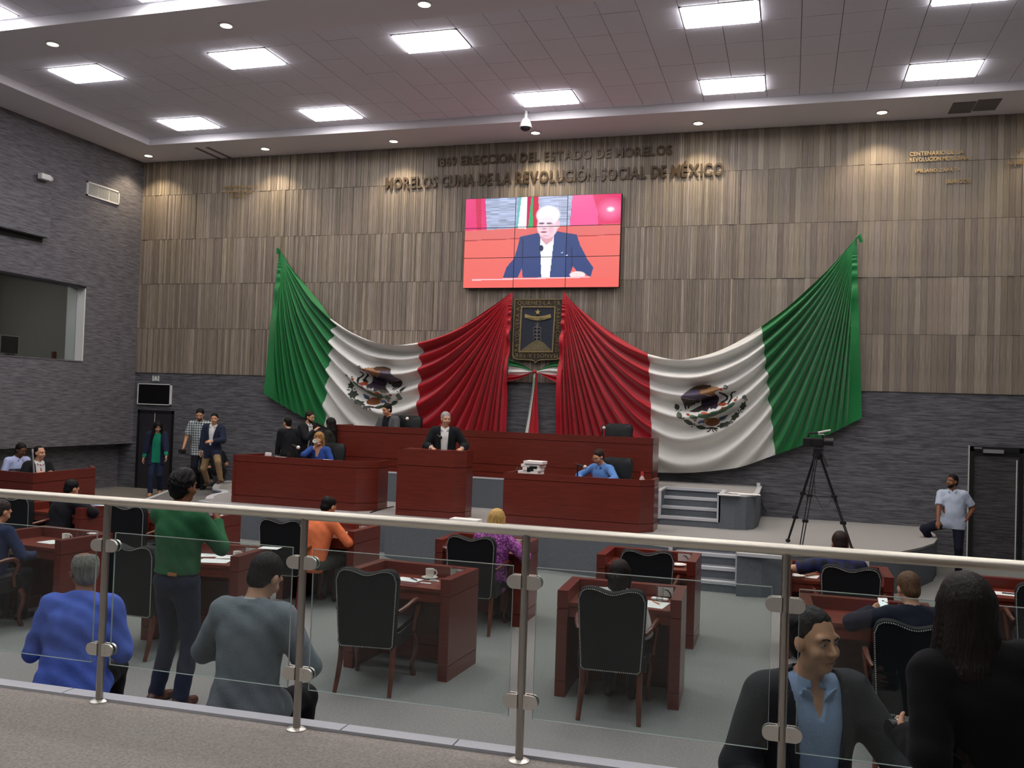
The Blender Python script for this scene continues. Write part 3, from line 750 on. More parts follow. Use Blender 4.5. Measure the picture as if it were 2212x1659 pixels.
class Flag:
    def __init__(s, A, B, tops, bots, ph, flip):
        w2 = lambda p: (lambda q: (q.x, q.z))(aty(p[0], p[1], YF))
        s.A, s.B = w2(A), w2(B); s.tops = [spline([w2(p) for p in t]) for t in tops]; s.bots = [spline([w2(p) for p in t]) for t in bots]; s.ph = ph
    def disp(s, x, z):
        """distance in front of the wall: folds swag from one hanging point to the other"""
        (xa, za), (xb, zb) = s.A, s.B
        t = np.clip((x-xa)/(xb-xa), 0.012, 0.988); L = za+(zb-za)*t
        sag = np.maximum(L-z, 0.0)/(4*t*(1-t))
        th = np.arctan(sag/2.6)/(PI/2)
        wob = 0.10*np.sin(3.1*x+1.7*z+s.ph)+0.06*np.sin(7.3*x-2.1*z+2*s.ph)
        f = 23.0*th+0.25*wob+0.6*np.sin(5*th+s.ph)
        ra = np.hypot(x-xa, z-za); rb = np.hypot(x-xb, z-zb); r = np.minimum(ra, rb)
        q = np.sin(2*PI*f); q2 = np.sin(2*PI*f*0.5+1.0+s.ph)
        amp = 0.09*(1+0.9*np.sin(PI*t)**2)*np.clip(r/1.5, 0.02, 1.0)
        q = np.sign(q)*np.abs(q)**0.8
        belly = 0.07*np.clip(r/2.2, 0, 1)
        return belly+amp*(1.0+q*0.9+0.3*q2)+0.02
    def panel(s, k, name, mt, parent, origin, nu, nv):
        u = np.linspace(0, 1, nu+1); v = np.linspace(0, 1, nv+1)
        T, Bt = polyl(s.tops[k], u), polyl(s.bots[k], u)
        P = T[:, None, :]*(1-v)[None, :, None]+Bt[:, None, :]*v[None, :, None]
        x, z = P[..., 0].copy(), P[..., 1]
        # seams wander with the folds
        wt = (u, np.ones_like(u), 1-u)[k][:, None]
        d = s.disp(x, z); x = x+0.2*(d-0.2)*np.sin(PI*v)[None, :]*wt
        hem = (1-0.7*(v[None, :]**6))*(np.minimum(1, 0.25+4*u)[:, None] if k == 0 else 1)
        V = np.stack([x-origin.x, (YF-s.disp(x, z)*hem)-origin.y, z-origin.z], -1)
        ii = np.arange((nu+1)*(nv+1)).reshape(nu+1, nv+1)
        Q = np.stack([ii[:-1, :-1], ii[:-1, 1:], ii[1:, 1:], ii[1:, :-1]], -1).reshape(-1, 4)
        if (s.B[0]-s.A[0]) < 0: Q = Q[:, ::-1]
        return link(name, np_mesh(name, V.reshape(-1, 3), Q, mt), parent)
# shapes of the emblem as read off the cloth: (x to the right, y down), eagle looking right
EMB_X0, EMB_Y0, EMB_W, EMB_H = 270, 195, 1640, 1130
def thick(pts, w):
    P = [Vector((p[0], p[1], 0)) for p in pts]; L, Rr = [], []
    for i, p in enumerate(P):
        d = (P[min(i+1, len(P)-1)]-P[max(i-1, 0)]).normalized(); n = Vector((-d.y, d.x, 0)); ww = w[i] if isinstance(w, (list, tuple)) else w
        L.append((p+n*ww/2)[:2]); Rr.append((p-n*ww/2)[:2])
    return L+Rr[::-1]
def oval(cx, cy, rx, ry, a=0, n=18):
    ca, sa = math.cos(math.radians(a)), math.sin(math.radians(a))
    return [(cx+rx*math.cos(t)*ca-ry*math.sin(t)*sa, cy+rx*math.cos(t)*sa+ry*math.sin(t)*ca) for t in [2*PI*i/n for i in range(n)]]
def leaf(cx, cy, l, w, a, n=9):
    ca, sa = math.cos(math.radians(a)), math.sin(math.radians(a)); pts = []
    for i in range(n+1): t = i/n; pts.append((-l/2+l*t, w/2*math.sin(PI*t)**0.8))
    for i in range(n-1, 0, -1): t = i/n; pts.append((-l/2+l*t, -w/2*math.sin(PI*t)**0.8))
    return [(cx+x*ca-y*sa, cy+x*sa+y*ca) for x, y in pts]
def oak(cx, cy, l, w, a, n=26):
    ca, sa = math.cos(math.radians(a)), math.sin(math.radians(a)); pts = []
    for i in range(n):
        t = 2*PI*i/n; k = 1+0.22*math.sin(5*t*1.2+1); x, y = l/2*math.cos(t)*k, w/2*math.sin(t)*k; pts.append((cx+x*ca-y*sa, cy+x*sa+y*ca))
    return pts
EMBLEM = [
 ('slate', [(455, 525), (540, 430), (640, 310), (870, 320), (930, 440), (1100, 480), (900, 560), (820, 578), (640, 560)]),
 ('brown', [(640, 315), (700, 270), (780, 235), (930, 203), (1090, 215), (1115, 262), (1000, 322), (870, 332)]),
 ('tan', [(870, 330), (1000, 320), (1080, 270), (1150, 238), (1180, 262), (1215, 235), (1235, 268), (1265, 250), (1290, 290), (1270, 350), (1200, 380), (1215, 440), (1130, 470), (1030, 450), (900, 452)]),
 ('orange', [(1285, 288), (1340, 284), (1385, 318), (1330, 345), (1290, 330)]),
 ('grey', thick([(1395, 245), (1430, 215), (1470, 245), (1460, 295), (1395, 290)], 34)),
 ('plume', [(455, 535), (640, 570), (885, 580), (830, 640), (760, 650), (720, 700), (690, 690), (660, 740), (630, 700), (625, 770), (590, 790), (570, 730), (545, 700), (555, 840), (500, 740)]),
 ('body', [(885, 570), (1000, 510), (1100, 480), (1230, 430), (1275, 520), (1250, 640), (1285, 700), (1240, 775), (1180, 760), (1130, 785), (1090, 740), (1055, 842), (940, 820), (880, 690)]),
 ('plume', [(640, 850), (760, 770), (885, 690), (960, 760), (930, 820), (860, 862), (740, 866)]),
 ('orange', [(925, 855), (990, 850), (1060, 870), (1110, 895), (1050, 918), (920, 908)]),
 ('snake', thick([(1290, 385), (1390, 425), (1455, 480), (1450, 540), (1390, 585), (1320, 615)], [40, 50, 52, 50, 44, 30])),
 ('snake', thick([(1640, 345), (1560, 370), (1535, 420), (1560, 500), (1530, 580), (1490, 655)], [20, 34, 44, 48, 44, 34])),
 ('rust', [(1268, 655), (1330, 615), (1400, 602), (1492, 648), (1400, 702), (1285, 690)]),
 ('cactus', thick([(680, 960), (760, 985), (850, 1000)], [70, 100, 60])), ('cactus', thick([(860, 940), (960, 950), (1090, 960)], [90, 110, 80])),
 ('cactus', thick([(1080, 945), (1180, 890), (1320, 845)], [70, 110, 60])), ('cactus', thick([(1310, 850), (1420, 775), (1500, 730)], [70, 100, 60])), ('cactus', thick([(1490, 740), (1560, 680), (1640, 610)], [60, 90, 50])),
 ('cactus', thick([(1020, 990), (1090, 1060)], [110, 80])),
 ('rust', oval(635, 925, 45, 26, 20)), ('rust', oval(1390, 750, 36, 30)), ('rust', oval(1655, 548, 42, 30, -40)), ('snake', oval(1690, 490, 14, 22)),
 ('shell', oval(1150, 1080, 165, 95, -8)), ('tan', oval(1000, 1060, 40, 45)), ('blue', [(870, 1062), (970, 1050), (975, 1115), (880, 1112)]), ('steel', [(1300, 980), (1400, 930), (1500, 900), (1440, 975), (1400, 1020), (1300, 1055)]),
 ('rust', oval(790, 1062, 32, 18)), ('snake', oval(860, 1112, 28, 18)),
 ('laurel', leaf(340, 755, 170, 110, 60)), ('laurel2', leaf(445, 955, 190, 120, 55)), ('laurel', leaf(640, 1115, 220, 110, 30)), ('laurel', leaf(905, 1220, 240, 90, 5)),
 ('laurel', thick([(395, 830), (420, 880), (520, 1035), (740, 1170), (1030, 1230)], 12)), ('laurel', oval(440, 828, 22, 12, -20)), ('laurel', oval(350, 842, 24, 10)), ('laurel', oval(545, 1015, 30, 12, -50)), ('laurel', oval(760, 1150, 12, 30)), ('laurel', oval(705, 1210, 30, 10, -30)),
 ('grey', oak(1845, 480, 110, 100, 80)), ('laurel', oak(1810, 690, 190, 110, 115)), ('laurel', oak(1650, 930, 230, 120, 130)), ('laurel', oak(1420, 1130, 290, 100, 160)),
 ('laurel', thick([(1860, 560), (1830, 640), (1740, 820), (1560, 1040), (1280, 1190)], 14)), ('rust', oval(1890, 535, 26, 16, -40)), ('laurel', oval(1790, 820, 30, 12, -20)), ('laurel', oval(1710, 790, 12, 28)), ('laurel', oval(1595, 1060, 30, 14, 10)),
 ('ribbon', thick([(1030, 1235), (1150, 1215), (1290, 1225)], 30)), ('ribbon', thick([(1150, 1215), (1090, 1300), (1050, 1300)], 22)), ('ribbon', thick([(1150, 1215), (1200, 1310), (1215, 1290)], 22)), ('ribbon', thick([(1180, 1220), (1280, 1285)], 24)),
]
EMB_C = dict(slate=(94, 86, 104), brown=(84, 58, 38), tan=(156, 116, 80), orange=(196, 92, 48), grey=(96, 106, 100), plume=(60, 56, 48), body=(58, 48, 62), snake=(30, 36, 30), rust=(152, 66, 40), cactus=(82, 108, 86),
             shell=(124, 76, 44), blue=(72, 98, 158), steel=(56, 78, 96), laurel=(48, 58, 46), laurel2=(84, 94, 82), ribbon=(40, 34, 30))
def emblem(fl, parent, origin, box, mirror):
    (x0, y0, x1, y1) = box
    a, b = aty(x0, y0, YF-0.25), aty(x1, y1, YF-0.25)
    N1, N2 = 260, 190
    U, V = np.meshgrid(np.linspace(0, 1, N1+1), np.linspace(0, 1, N2+1), indexing='ij')
    X = a.x+(b.x-a.x)*U; Z = a.z+(b.z-a.z)*V
    Y = YF-fl.disp(X, Z)-0.006
    Uc, Vc = (U[:-1, :-1]+U[1:, 1:])/2, (V[:-1, :-1]+V[1:, 1:])/2
    if mirror: Uc = 1-Uc
    id_ = np.full(Uc.shape, -1); names = list(EMB_C)
    for c, pts in EMBLEM:
        id_[pip(Uc, Vc, [((p[0]-EMB_X0)/EMB_W, (p[1]-EMB_Y0)/EMB_H) for p in pts])] = names.index(c)
    ii = np.arange((N1+1)*(N2+1)).reshape(N1+1, N2+1)
    Q = np.stack([ii[:-1, :-1], ii[:-1, 1:], ii[1:, 1:], ii[1:, :-1]], -1).reshape(-1, 4); k = id_.reshape(-1)
    Q = Q[k >= 0]; k = k[k >= 0]
    if a.z < b.z: Q = Q[:, ::-1]
    used, inv = np.unique(Q, return_inverse=True)
    VV = np.stack([X-origin.x, Y-origin.y, Z-origin.z], -1).reshape(-1, 3)[used]
    me = np_mesh('coat_of_arms', VV, inv.reshape(Q.shape), mat('emblem_print', (1, 1, 1, 1), rough=0.6, attr='print'))
    cols = np.array([lin(*EMB_C[n]) for n in names]); rsd = np.random.RandomState(2)
    cc = cols[k]*(0.8+0.4*rsd.rand(len(k)))[:, None]; cc[:, 3] = 1
    color_attr(me, 'print', cc); link('coat_of_arms', me, parent)
def make_flag(label, fl, origin, box, mirror, tail):
    t = thing('draped_flag', label, 'flag', tuple(origin), 0, 'green white and red flags draped on the wall')
    fl.panel(0, 'green_panel', M_GREEN, t, origin, 170, 240); fl.panel(1, 'white_panel', M_WHITEC, t, origin, 130, 260); fl.panel(2, 'red_panel', M_REDC, t, origin, 170, 240)
    emblem(fl, t, origin, box, mirror)
    m = MB(); q = aty(*tail[0], YF)-origin; q2 = aty(*tail[1], YF)-origin
    m.tube([(q.x, q.y, q.z), ((q.x+q2.x)/2, q.y-0.06, q.z+0.02), (q2.x, q2.y-0.04, q2.z)], [0.02, 0.035, 0.03], 8); m.build('tied_end', M_GREEN, t, True)
    return t
oL = aty(840, 800, YF); oR = aty(1540, 800, YF)
FL = Flag((604, 540), (1108, 630),
  [[(604, 540), (640, 587), (680, 636), (733, 692)], [(733, 692), (780, 722), (838, 745), (880, 749), (920, 743)], [(920, 743), (960, 728), (1020, 694), (1070, 660), (1108, 630)]],
  [[(570, 850), (620, 880), (660, 902), (705, 921)], [(705, 921), (780, 958), (850, 985), (905, 1000)], [(905, 1000), (960, 1010), (1020, 1012), (1060, 1010), (1094, 1000)]], 0.4, 1)
FR = Flag((1850, 513), (1217, 628),
  [[(1850, 513), (1800, 572), (1750, 622), (1700, 667), (1646, 707)], [(1646, 707), (1590, 742), (1530, 768), (1470, 780), (1405, 767)], [(1405, 767), (1350, 737), (1290, 697), (1240, 655), (1217, 628)]],
  [[(1862, 903), (1790, 938), (1730, 963), (1675, 982)], [(1675, 982), (1600, 1008), (1530, 1018), (1470, 1021), (1413, 1020)], [(1413, 1020), (1350, 1018), (1280, 1012), (1200, 1000)]], 1.9, -1)
make_flag('draped flag at left, green end nearest the left door', FL, oL, (748, 789, 876, 890), True, ((604, 540), (602, 549)))
make_flag('draped flag at right, green end above the tripod', FR, oR, (1455, 828, 1613, 937), False, ((1850, 513), (1861, 524)))

# ------------------------------------------------------------------ carved shield
YC = WY-0.1
def sh(x, y): return aty(1085+x/7.54, 630+y/7.54, YC)
o = sh(570, 640)
t = thing('carved_shield', 'carved dark shield with gold rim lettering between the flags', 'shield', (o.x, YC, o.z))
def sp(pts): return [((lambda q: (q.x-o.x, q.z-o.z))(sh(*p))) for p in pts]
MX = Matrix(((1, 0, 0, 0), (0, 0, -1, 0), (0, 1, 0, 0), (0, 0, 0, 1)))       # drawn (x, z) -> wall, extruded towards the room
outer = [(210, 120), (1000, 120), (985, 600), (970, 1030), (950, 1080), (900, 1110), (640, 1120), (590, 1130), (550, 1170), (510, 1130), (460, 1120), (240, 1108), (195, 1085), (172, 1030), (185, 600)]
M_SH = mat('shield_dark', lin(52, 46, 36), rough=0.6, var=0.2, vscale=20)
M_SHB = mat('shield_blue', lin(34, 40, 54), rough=0.6, var=0.15, vscale=20)
M_SHG = mat('shield_gold', lin(128, 112, 74), rough=0.55, var=0.25, vscale=25)
m = MB(); m.prism(sp(outer)[::-1], -0.07, 0.02, 0, MX); m.build('plaque', M_SH, t)
def ringp(a, b, z):
    mm = MB()
    for i in range(len(a)):
        j = (i+1) % len(a); mm.prism([a[i], a[j], b[j], b[i]][::-1], 0.0, z, 0, MX)
    return mm
rim_o = sp(outer); rim_i = [(x*0.965, y*0.97) for x, y in rim_o]
ringp(rim_o, rim_i, 0.035).build('rim', M_SHG, t)
fo, fi = sp([(312, 240), (880, 240), (835, 992), (275, 992)]), sp([(335, 262), (858, 262), (815, 968), (300, 968)])
ringp(fo, fi, 0.045).build('inner_frame', M_SHG, t)
m = MB(); m.prism(fi[::-1], 0.0, 0.024, 0, MX); m.build('field', M_SHB, t)
m = MB(); m.prism(sp([(310, 965), (480, 835), (590, 785), (680, 830), (812, 965)])[::-1], 0.02, 0.045, 0, MX); m.build('mound', mat('mound_gold', lin(104, 94, 68), rough=0.7, var=0.25, vscale=30), t)
star = []
for k in range(10):
    a = PI/2+k*PI/5; r = 48 if k % 2 == 0 else 20; star.append((588+r*math.cos(a), 338-r*math.sin(a)))
m = MB(); m.prism(sp(star), 0.02, 0.05, 0, MX); m.build('star', mat('star_gold', lin(178, 156, 84), rough=0.45), t)
ban = [(385, 365), (480, 398), (590, 408), (700, 395), (795, 368), (805, 425), (700, 462), (590, 474), (480, 462), (370, 420)]
m = MB(); m.prism(sp(ban)[::-1], 0.02, 0.045, 0, MX); m.build('banner', mat('banner_gold', lin(150, 132, 80), rough=0.5), t)
m = MB()
m.tube([(p[0], -0.045, p[1]) for p in sp([(575, 800), (578, 640), (582, 500)])], 0.008, 6)
for k, yy in enumerate((565, 620, 680, 735)):
    for s in (-1, 1):
        m.tube([(p[0], -0.045, p[1]) for p in sp([(578, yy+30), (578+s*30, yy+10), (578+s*52, yy+22), (578+s*66, yy+62)])], [0.006, 0.008, 0.007, 0.003], 6)
for s in (-1, 1): m.tube([(p[0], -0.045, p[1]) for p in sp([(580, 570), (580+s*34, 520)])], [0.006, 0.003], 6)
m.build('maize_plant', mat('plant_grey', lin(118, 116, 106), rough=0.6), t, True)
def sh_text(txt, p0, p1, cap, name='motto'):
    a, b = sh(*p0), sh(*p1); d = Vector((b.x-a.x, 0, b.z-a.z)); L = d.length; e = d.normalized(); n = Vector((-e.z, 0, e.x))
    Mx = Matrix(((e.x, 0, n.x, a.x-o.x), (0, 1, 0, -0.03), (e.z, 0, n.z, a.z-o.z), (0, 0, 0, 1)))
    mb = letters(None, txt, 0, L, 0, cap, 0, None, M=Mx, joined=True, bold=0.0, gap=0.16); mb.build(name, M_SHG, t)
sh_text('QUIENES·LA·TR', (255, 215), (955, 222), 0.085)
sh_text('ABAJAN·CON·SUS', (890, 270), (868, 985), 0.08)
sh_text('MANOS·LA·TIER', (905, 1010), (215, 1000), 0.085)
sh_text('RA·VOLVERA·A·', (265, 975), (295, 230), 0.08)
a, b = sh(415, 448), sh(770, 440); Mx = Matrix(((1, 0, 0, a.x-o.x), (0, 1, 0, -0.046), (0, 0, 1, a.z-o.z-0.015), (0, 0, 0, 1)))
letters(None, 'TIERRA Y LIBERTAD', 0, b.x-a.x, 0, 0.042, 0, None, M=Mx, joined=True, bold=0.0).build('banner_words', M_SH, t)

# ------------------------------------------------------------------ tricolour bow
YB = WY-0.2
def rb(x, y): return aty(1085+x/7.54, 630+y/7.54, YB)
kn = rb(530, 1305)
t = thing('tricolour_bow', 'green white red ribbon bow with long tails under the shield', 'ribbon', (kn.x, YB, kn.z))
def band(name, top, bot, mt, ph, amp=0.03, nu=30, nv=10):
    T = polyl(spline([((lambda q: (q.x-kn.x, q.z-kn.z))(rb(*p))) for p in top]), np.linspace(0, 1, nu+1)); Bt = polyl(spline([((lambda q: (q.x-kn.x, q.z-kn.z))(rb(*p))) for p in bot]), np.linspace(0, 1, nu+1))
    v = np.linspace(0, 1, nv+1); P = T[:, None]*(1-v)[None, :, None]+Bt[:, None]*v[None, :, None]
    u = np.linspace(0, 1, nu+1)[:, None]
    Y = -amp*(np.sin(2*PI*(v[None, :]*1.3+ph)+u*2)+0.5*np.sin(9*v[None, :]+ph*7+u*5))*np.minimum(1, 2.5*np.sin(PI*np.clip(u, 0.05, 0.95)))
    V = np.stack([P[..., 0], Y, P[..., 1]], -1).reshape(-1, 3)
    ii = np.arange((nu+1)*(nv+1)).reshape(nu+1, nv+1); Q = np.stack([ii[:-1, :-1], ii[:-1, 1:], ii[1:, 1:], ii[1:, :-1]], -1).reshape(-1, 4)
    link(name, np_mesh(name, V, Q, mt), t)
band('green_band', [(105, 1100), (300, 1180), (500, 1288)], [(105, 1212), (280, 1240), (500, 1300)], M_GREEN, 0.1)
band('white_band', [(105, 1212), (280, 1240), (505, 1298)], [(92, 1345), (300, 1355), (505, 1308)], M_WHITEC, 0.3)
band('red_band', [(92, 1345), (300, 1355), (505, 1305)], [(88, 1462), (280, 1415), (505, 1318)], M_REDC, 0.6)
band('green_band', [(970, 1112), (800, 1165), (570, 1288)], [(965, 1232), (780, 1236), (570, 1298)], M_GREEN, 0.2)
band('white_band', [(965, 1232), (760, 1236), (560, 1290)], [(960, 1362), (760, 1355), (560, 1322)], M_WHITEC, 0.5)
band('red_band', [(960, 1362), (780, 1350), (580, 1318)], [(945, 1492), (800, 1440), (600, 1330)], M_REDC, 0.8)
band('green_band', [(505, 1300), (480, 1650), (365, 2310)], [(520, 1300), (492, 1650), (372, 2310)], M_GREEN, 0.1, 0.01, 20, 4)
band('white_band', [(518, 1290), (480, 1650), (370, 2310)], [(545, 1290), (510, 1650), (420, 2310)], M_WHITEC, 0.1, 0.01, 20, 5)
band('red_band', [(540, 1290), (508, 1650), (425, 2310)], [(565, 1290), (568, 1650), (590, 2310)], M_REDC, 0.4, 0.03, 20, 8)
band('green_band', [(530, 1400), (520, 1900), (470, 2310)], [(536, 1400), (535, 1900), (510, 2310)], M_GREEN, 0.4, 0.045, 20, 3)
m = MB(); m.sphere((0, -0.04, 0), (0.035, 0.03, 0.035)); m.build('knot', M_REDC, t, True)
# ------------------------------------------------------------------ glass railing
rl = thing('glass_railing', 'steel and glass railing along the edge of the gallery', 'railing', (0, 4.0, ZG))
def rp(x, z): return (x, post_y(x)-4.0, z-ZG)
ZR = 1.785
m = MB(); m.tube([rp(x, ZR) for x in np.linspace(-13.8, 4.5, 16)], 0.024, 16); m.build('handrail', M_RAIL, rl, True)
PX = [-13.55, -12.42, -11.29, -10.16, -9.03, -7.9, -6.77, -5.64, -4.51, -3.38, -2.245, -1.13, 0.0, 1.12, 2.24, 3.36, 4.4]
post_m = MB(); post_m.tube([(0, 0, 0.0), (0, 0, ZR-ZG-0.015)], 0.0185, 16); post_m = post_m.mesh('post', M_STEEL); smooth_by_angle(post_m)
fl_m = MB(); fl_m.lathe([(0.0001, 0.012), (0.03, 0.012), (0.047, 0.005), (0.048, 0.0)], 24); fl_m = fl_m.mesh('base_flange', M_CLAMP); smooth_by_angle(fl_m)
def clampmesh():
    m = MB(); pts = [(0.014, -0.031), (0.05, -0.031)]+[(0.05+0.031*math.sin(a), -0.031*math.cos(a)) for a in np.linspace(0.3, PI-0.3, 9)]+[(0.05, 0.031), (0.014, 0.031)]
    RX90 = Matrix.Rotation(PI/2, 4, 'X')
    m.prism(pts, 0.007, 0.02, 0, RX90); m.prism(pts, -0.02, -0.007, 0, RX90); m.box(0.014, -0.012, -0.03, 0.024, 0.012, 0.03)
    m.prism([(0.052, -0.027), (0.068, -0.02), (0.076, 0), (0.068, 0.02), (0.052, 0.027)], -0.0068, 0.0068, 1, RX90)
    m.lathe([(0.006, 0.0), (0.006, 0.004), (0.0001, 0.004)], 8, 0, Matrix.Translation((0.03, -0.019, 0.012)) @ Matrix.Rotation(PI/2, 4, 'X'))
    m.lathe([(0.006, 0.0), (0.006, 0.004), (0.0001, 0.004)], 8, 0, Matrix.Translation((0.03, -0.019, -0.012)) @ Matrix.Rotation(PI/2, 4, 'X'))
    return m.mesh('clamp', [M_CLAMP, M_RUBBER])
cl_m = clampmesh()
ANG = math.atan(0.03)
for x in PX:
    p = link('post', post_m, rl, rp(x, ZG)); link('base_flange', fl_m, p)
    for z in (1.555, 1.02):
        a = link('clamp', cl_m, p, (0, 0, z-ZG)); a.rotation_euler = (0, 0, ANG)
        a = link('clamp', cl_m, p, (0, 0, z-ZG)); a.rotation_euler = (0, 0, ANG+PI)
for x0, x1 in zip(PX[:-1], PX[1:]):
    a, b = x0+0.055, x1-0.055; za, zb = 0.945, 1.625
    m = MB(); c = rp((a+b)/2, (za+zb)/2); L = (b-a)/2; H = (zb-za)/2
    m.box(-L, -0.004, -H, L, 0.004, H)
    g = m.build('glass_panel', M_GLASS, rl, False, c, ANG)
    e = MB(); w_ = 0.0024
    e.box(-L, -0.0042, H-w_, L, 0.0042, H+0.0004); e.box(-L, -0.0042, -H-0.0004, L, 0.0042, -H+w_*0.6)
    e.box(-L-0.0004, -0.0042, -H, -L+w_*0.6, 0.0042, H); e.box(L-w_*0.6, -0.0042, -H, L+0.0004, 0.0042, H)
    e.build('polished_edge', M_EDGE, g)

# ------------------------------------------------------------------ deputies' desks
W, D, H, TH, ZT = 1.0, 0.64, 0.86, 0.088, 0.76
def board(m, x0, y0, x1, y1, zb=0.0, zt=H, gaps=(0.13, 0.715), g=0.006, inset=0.008):
    zs = [zb]+[z for z in gaps if zb < z < zt]+[zt]
    for a, b in zip(zs[:-1], zs[1:]): m.box(x0, y0, a+(g/2 if a > zb else 0), x1, y1, b-(g/2 if b < zt else 0), 0)
    m.box(x0+inset, y0+inset, zb+0.005, x1-inset, y1-inset, zt-0.005, 1)
def make_desk():
    t = thing('deputy_desk', 'x', 'desk', (0, 0, 0))
    m = MB(); board(m, -W/2, 0, -W/2+TH, D); m.build('side_panel', [M_RED, M_GROOVE], t)
    m = MB(); board(m, W/2-TH, 0, W/2, D); m.build('side_panel', [M_RED, M_GROOVE], t)
    m = MB(); board(m, -W/2+TH+0.001, D-TH, W/2-TH-0.001, D); m.build('front_panel', [M_RED, M_GROOVE], t)
    m = MB(); m.box(-W/2+TH+0.002, 0.04, ZT-0.03, W/2-TH-0.002, D-TH-0.002, ZT); m.build('desktop', M_RED_IN, t)
    m = MB(); m.box(-W/2+TH+0.002, 0.06, ZT-0.12, W/2-TH-0.002, 0.085, ZT-0.03); m.build('apron', M_RED_IN, t)
    for s, w_ in ((1, 0.06), ):
        p = MB(); p.box(W/2-TH-0.15, D-TH-0.008, ZT+0.012, W/2-TH-0.02, D-TH-0.001, ZT+0.09); p = p.build('socket_plate', M_PLATE, t)
        c = MB(); x = W/2-TH-0.07; y = D-TH-0.01
        c.tube([(x-0.02, y-0.005, ZT+0.07), (x+0.005, y-0.035, ZT+0.075), (x+0.03, y-0.03, ZT+0.045), (x+0.035, y-0.012, ZT+0.008)], 0.005, 6); c.build('cable', M_BLACK, p, True)
    return t
desk0 = make_desk(); index_kids(desk0)
DESKS = [(-7.39, 7.36, -6, 'nearest row, mahogany desk at the far left with a paper and a cup'),
         (-5.37, 7.30, 4, 'nearest row, mahogany desk covered in loose papers beyond the man in green'),
         (-3.21, 7.22, -3, 'nearest row, mahogany desk with a white cup, notepad and earphones'),
         (-1.28, 7.23, 2.5, 'nearest row, mahogany desk right of centre with an orange pencil on paper'),
         (0.63, 7.42, 2, 'nearest row, mahogany desk of the woman holding a lit phone'),
         (-9.1, 9.45, -4, 'second row, mahogany desk of the man with a phone at far left'),
         (-7.2, 9.46, 0, 'second row, mahogany desk partly hidden by the man in green'),
         (-5.2, 9.35, -2, 'second row, mahogany desk of the person in the orange shirt'),
         (-3.19, 9.28, 0, 'second row, mahogany desk of the blonde woman in purple'),
         (-1.36, 9.16, 0, 'second row, mahogany desk of an empty chair by the stage steps'),
         (0.47, 9.2, 0, 'second row, mahogany desk of the man in the dark polo shirt'),
         (2.15, 9.16, 2, 'second row, mahogany desk with a laptop at the right edge')]
desks = []
for i, (x, y, r, lb) in enumerate(DESKS):
    t = desk0 if i == 0 else dup(desk0, (0, 0, 0), 0)
    t.location = (x, y, 0); t.rotation_euler = (0, 0, math.radians(r)); t['label'] = lb; t['group'] = 'mahogany desks of the chamber'; desks.append(t)

# ------------------------------------------------------------------ deputies' armchairs
def back_outline(w0, w1, z0, z1, dip=0.035, rc=0.07):
    """half outline heights of the serpentine top, as a closed polygon (x, z)"""
    pts = []
    n = 26
    top = []
    for i in range(n+1):
        t = -1+2*i/n; x = w1*t; e = abs(t)
        z = z1-dip*(0.5+0.5*math.cos(PI*min(e/0.62, 1)))
        if e > 0.7: z -= rc*(1-math.sqrt(max(0, 1-((e-0.7)/0.3)**2)))*1.15
        top.append((x, z))
    pts += [(-w0, z0+0.02), (-w0+0.02, z0), (w0-0.02, z0), (w0, z0+0.02)]
    pts += [(w1+(w0-w1)*(1-k), z0+(z1-rc*1.2-z0)*k) for k in (0.33, 0.66)]
    return pts+top[::-1]+[(-(w1+(w0-w1)*(1-k)), z0+(z1-rc*1.2-z0)*k) for k in (0.66, 0.33)]
def cushion(outline, y0, y1, round_=0.02, lean=0.0):
    """upholstered slab: outline in (x, z), softened rim front and back, slightly bowed"""
    m = MB(); cx = 0; cz = sum(p[1] for p in outline)/len(outline); k = len(outline)
    zmin = min(p[1] for p in outline)
    def sh(y, x, z): return y-lean*(z-zmin)
    rings = [(y0+0.004, 0.90), (y0, 0.965), (y0+round_*0.4, 0.99), (y0+round_, 1.0), (y1-round_, 1.0), (y1-round_*0.3, 0.985), (y1, 0.93)]
    for y, s in rings:
        for x, z in outline:
            sx_ = x*s if abs(x) > 0 else x; zz = cz+(z-cz)*(1-(1-s)*0.6); m.v.append((sx_, sh(y, x, zz), zz))
    for r in range(len(rings)-1):
        for i in range(k): j = (i+1) % k; m.face((r*k+i, (r+1)*k+i, (r+1)*k+j, r*k+j))
    for r, fl in ((0, False), (len(rings)-1, True)):
        n = len(m.v); zc = cz; m.v.append((0, sh(rings[r][0]+(0.0 if not fl else 0.015), 0, zc), zc))
        for i in range(k):
            j = (i+1) % k; m.face((n, r*k+i, r*k+j) if not fl else (n, r*k+j, r*k+i))
    return m
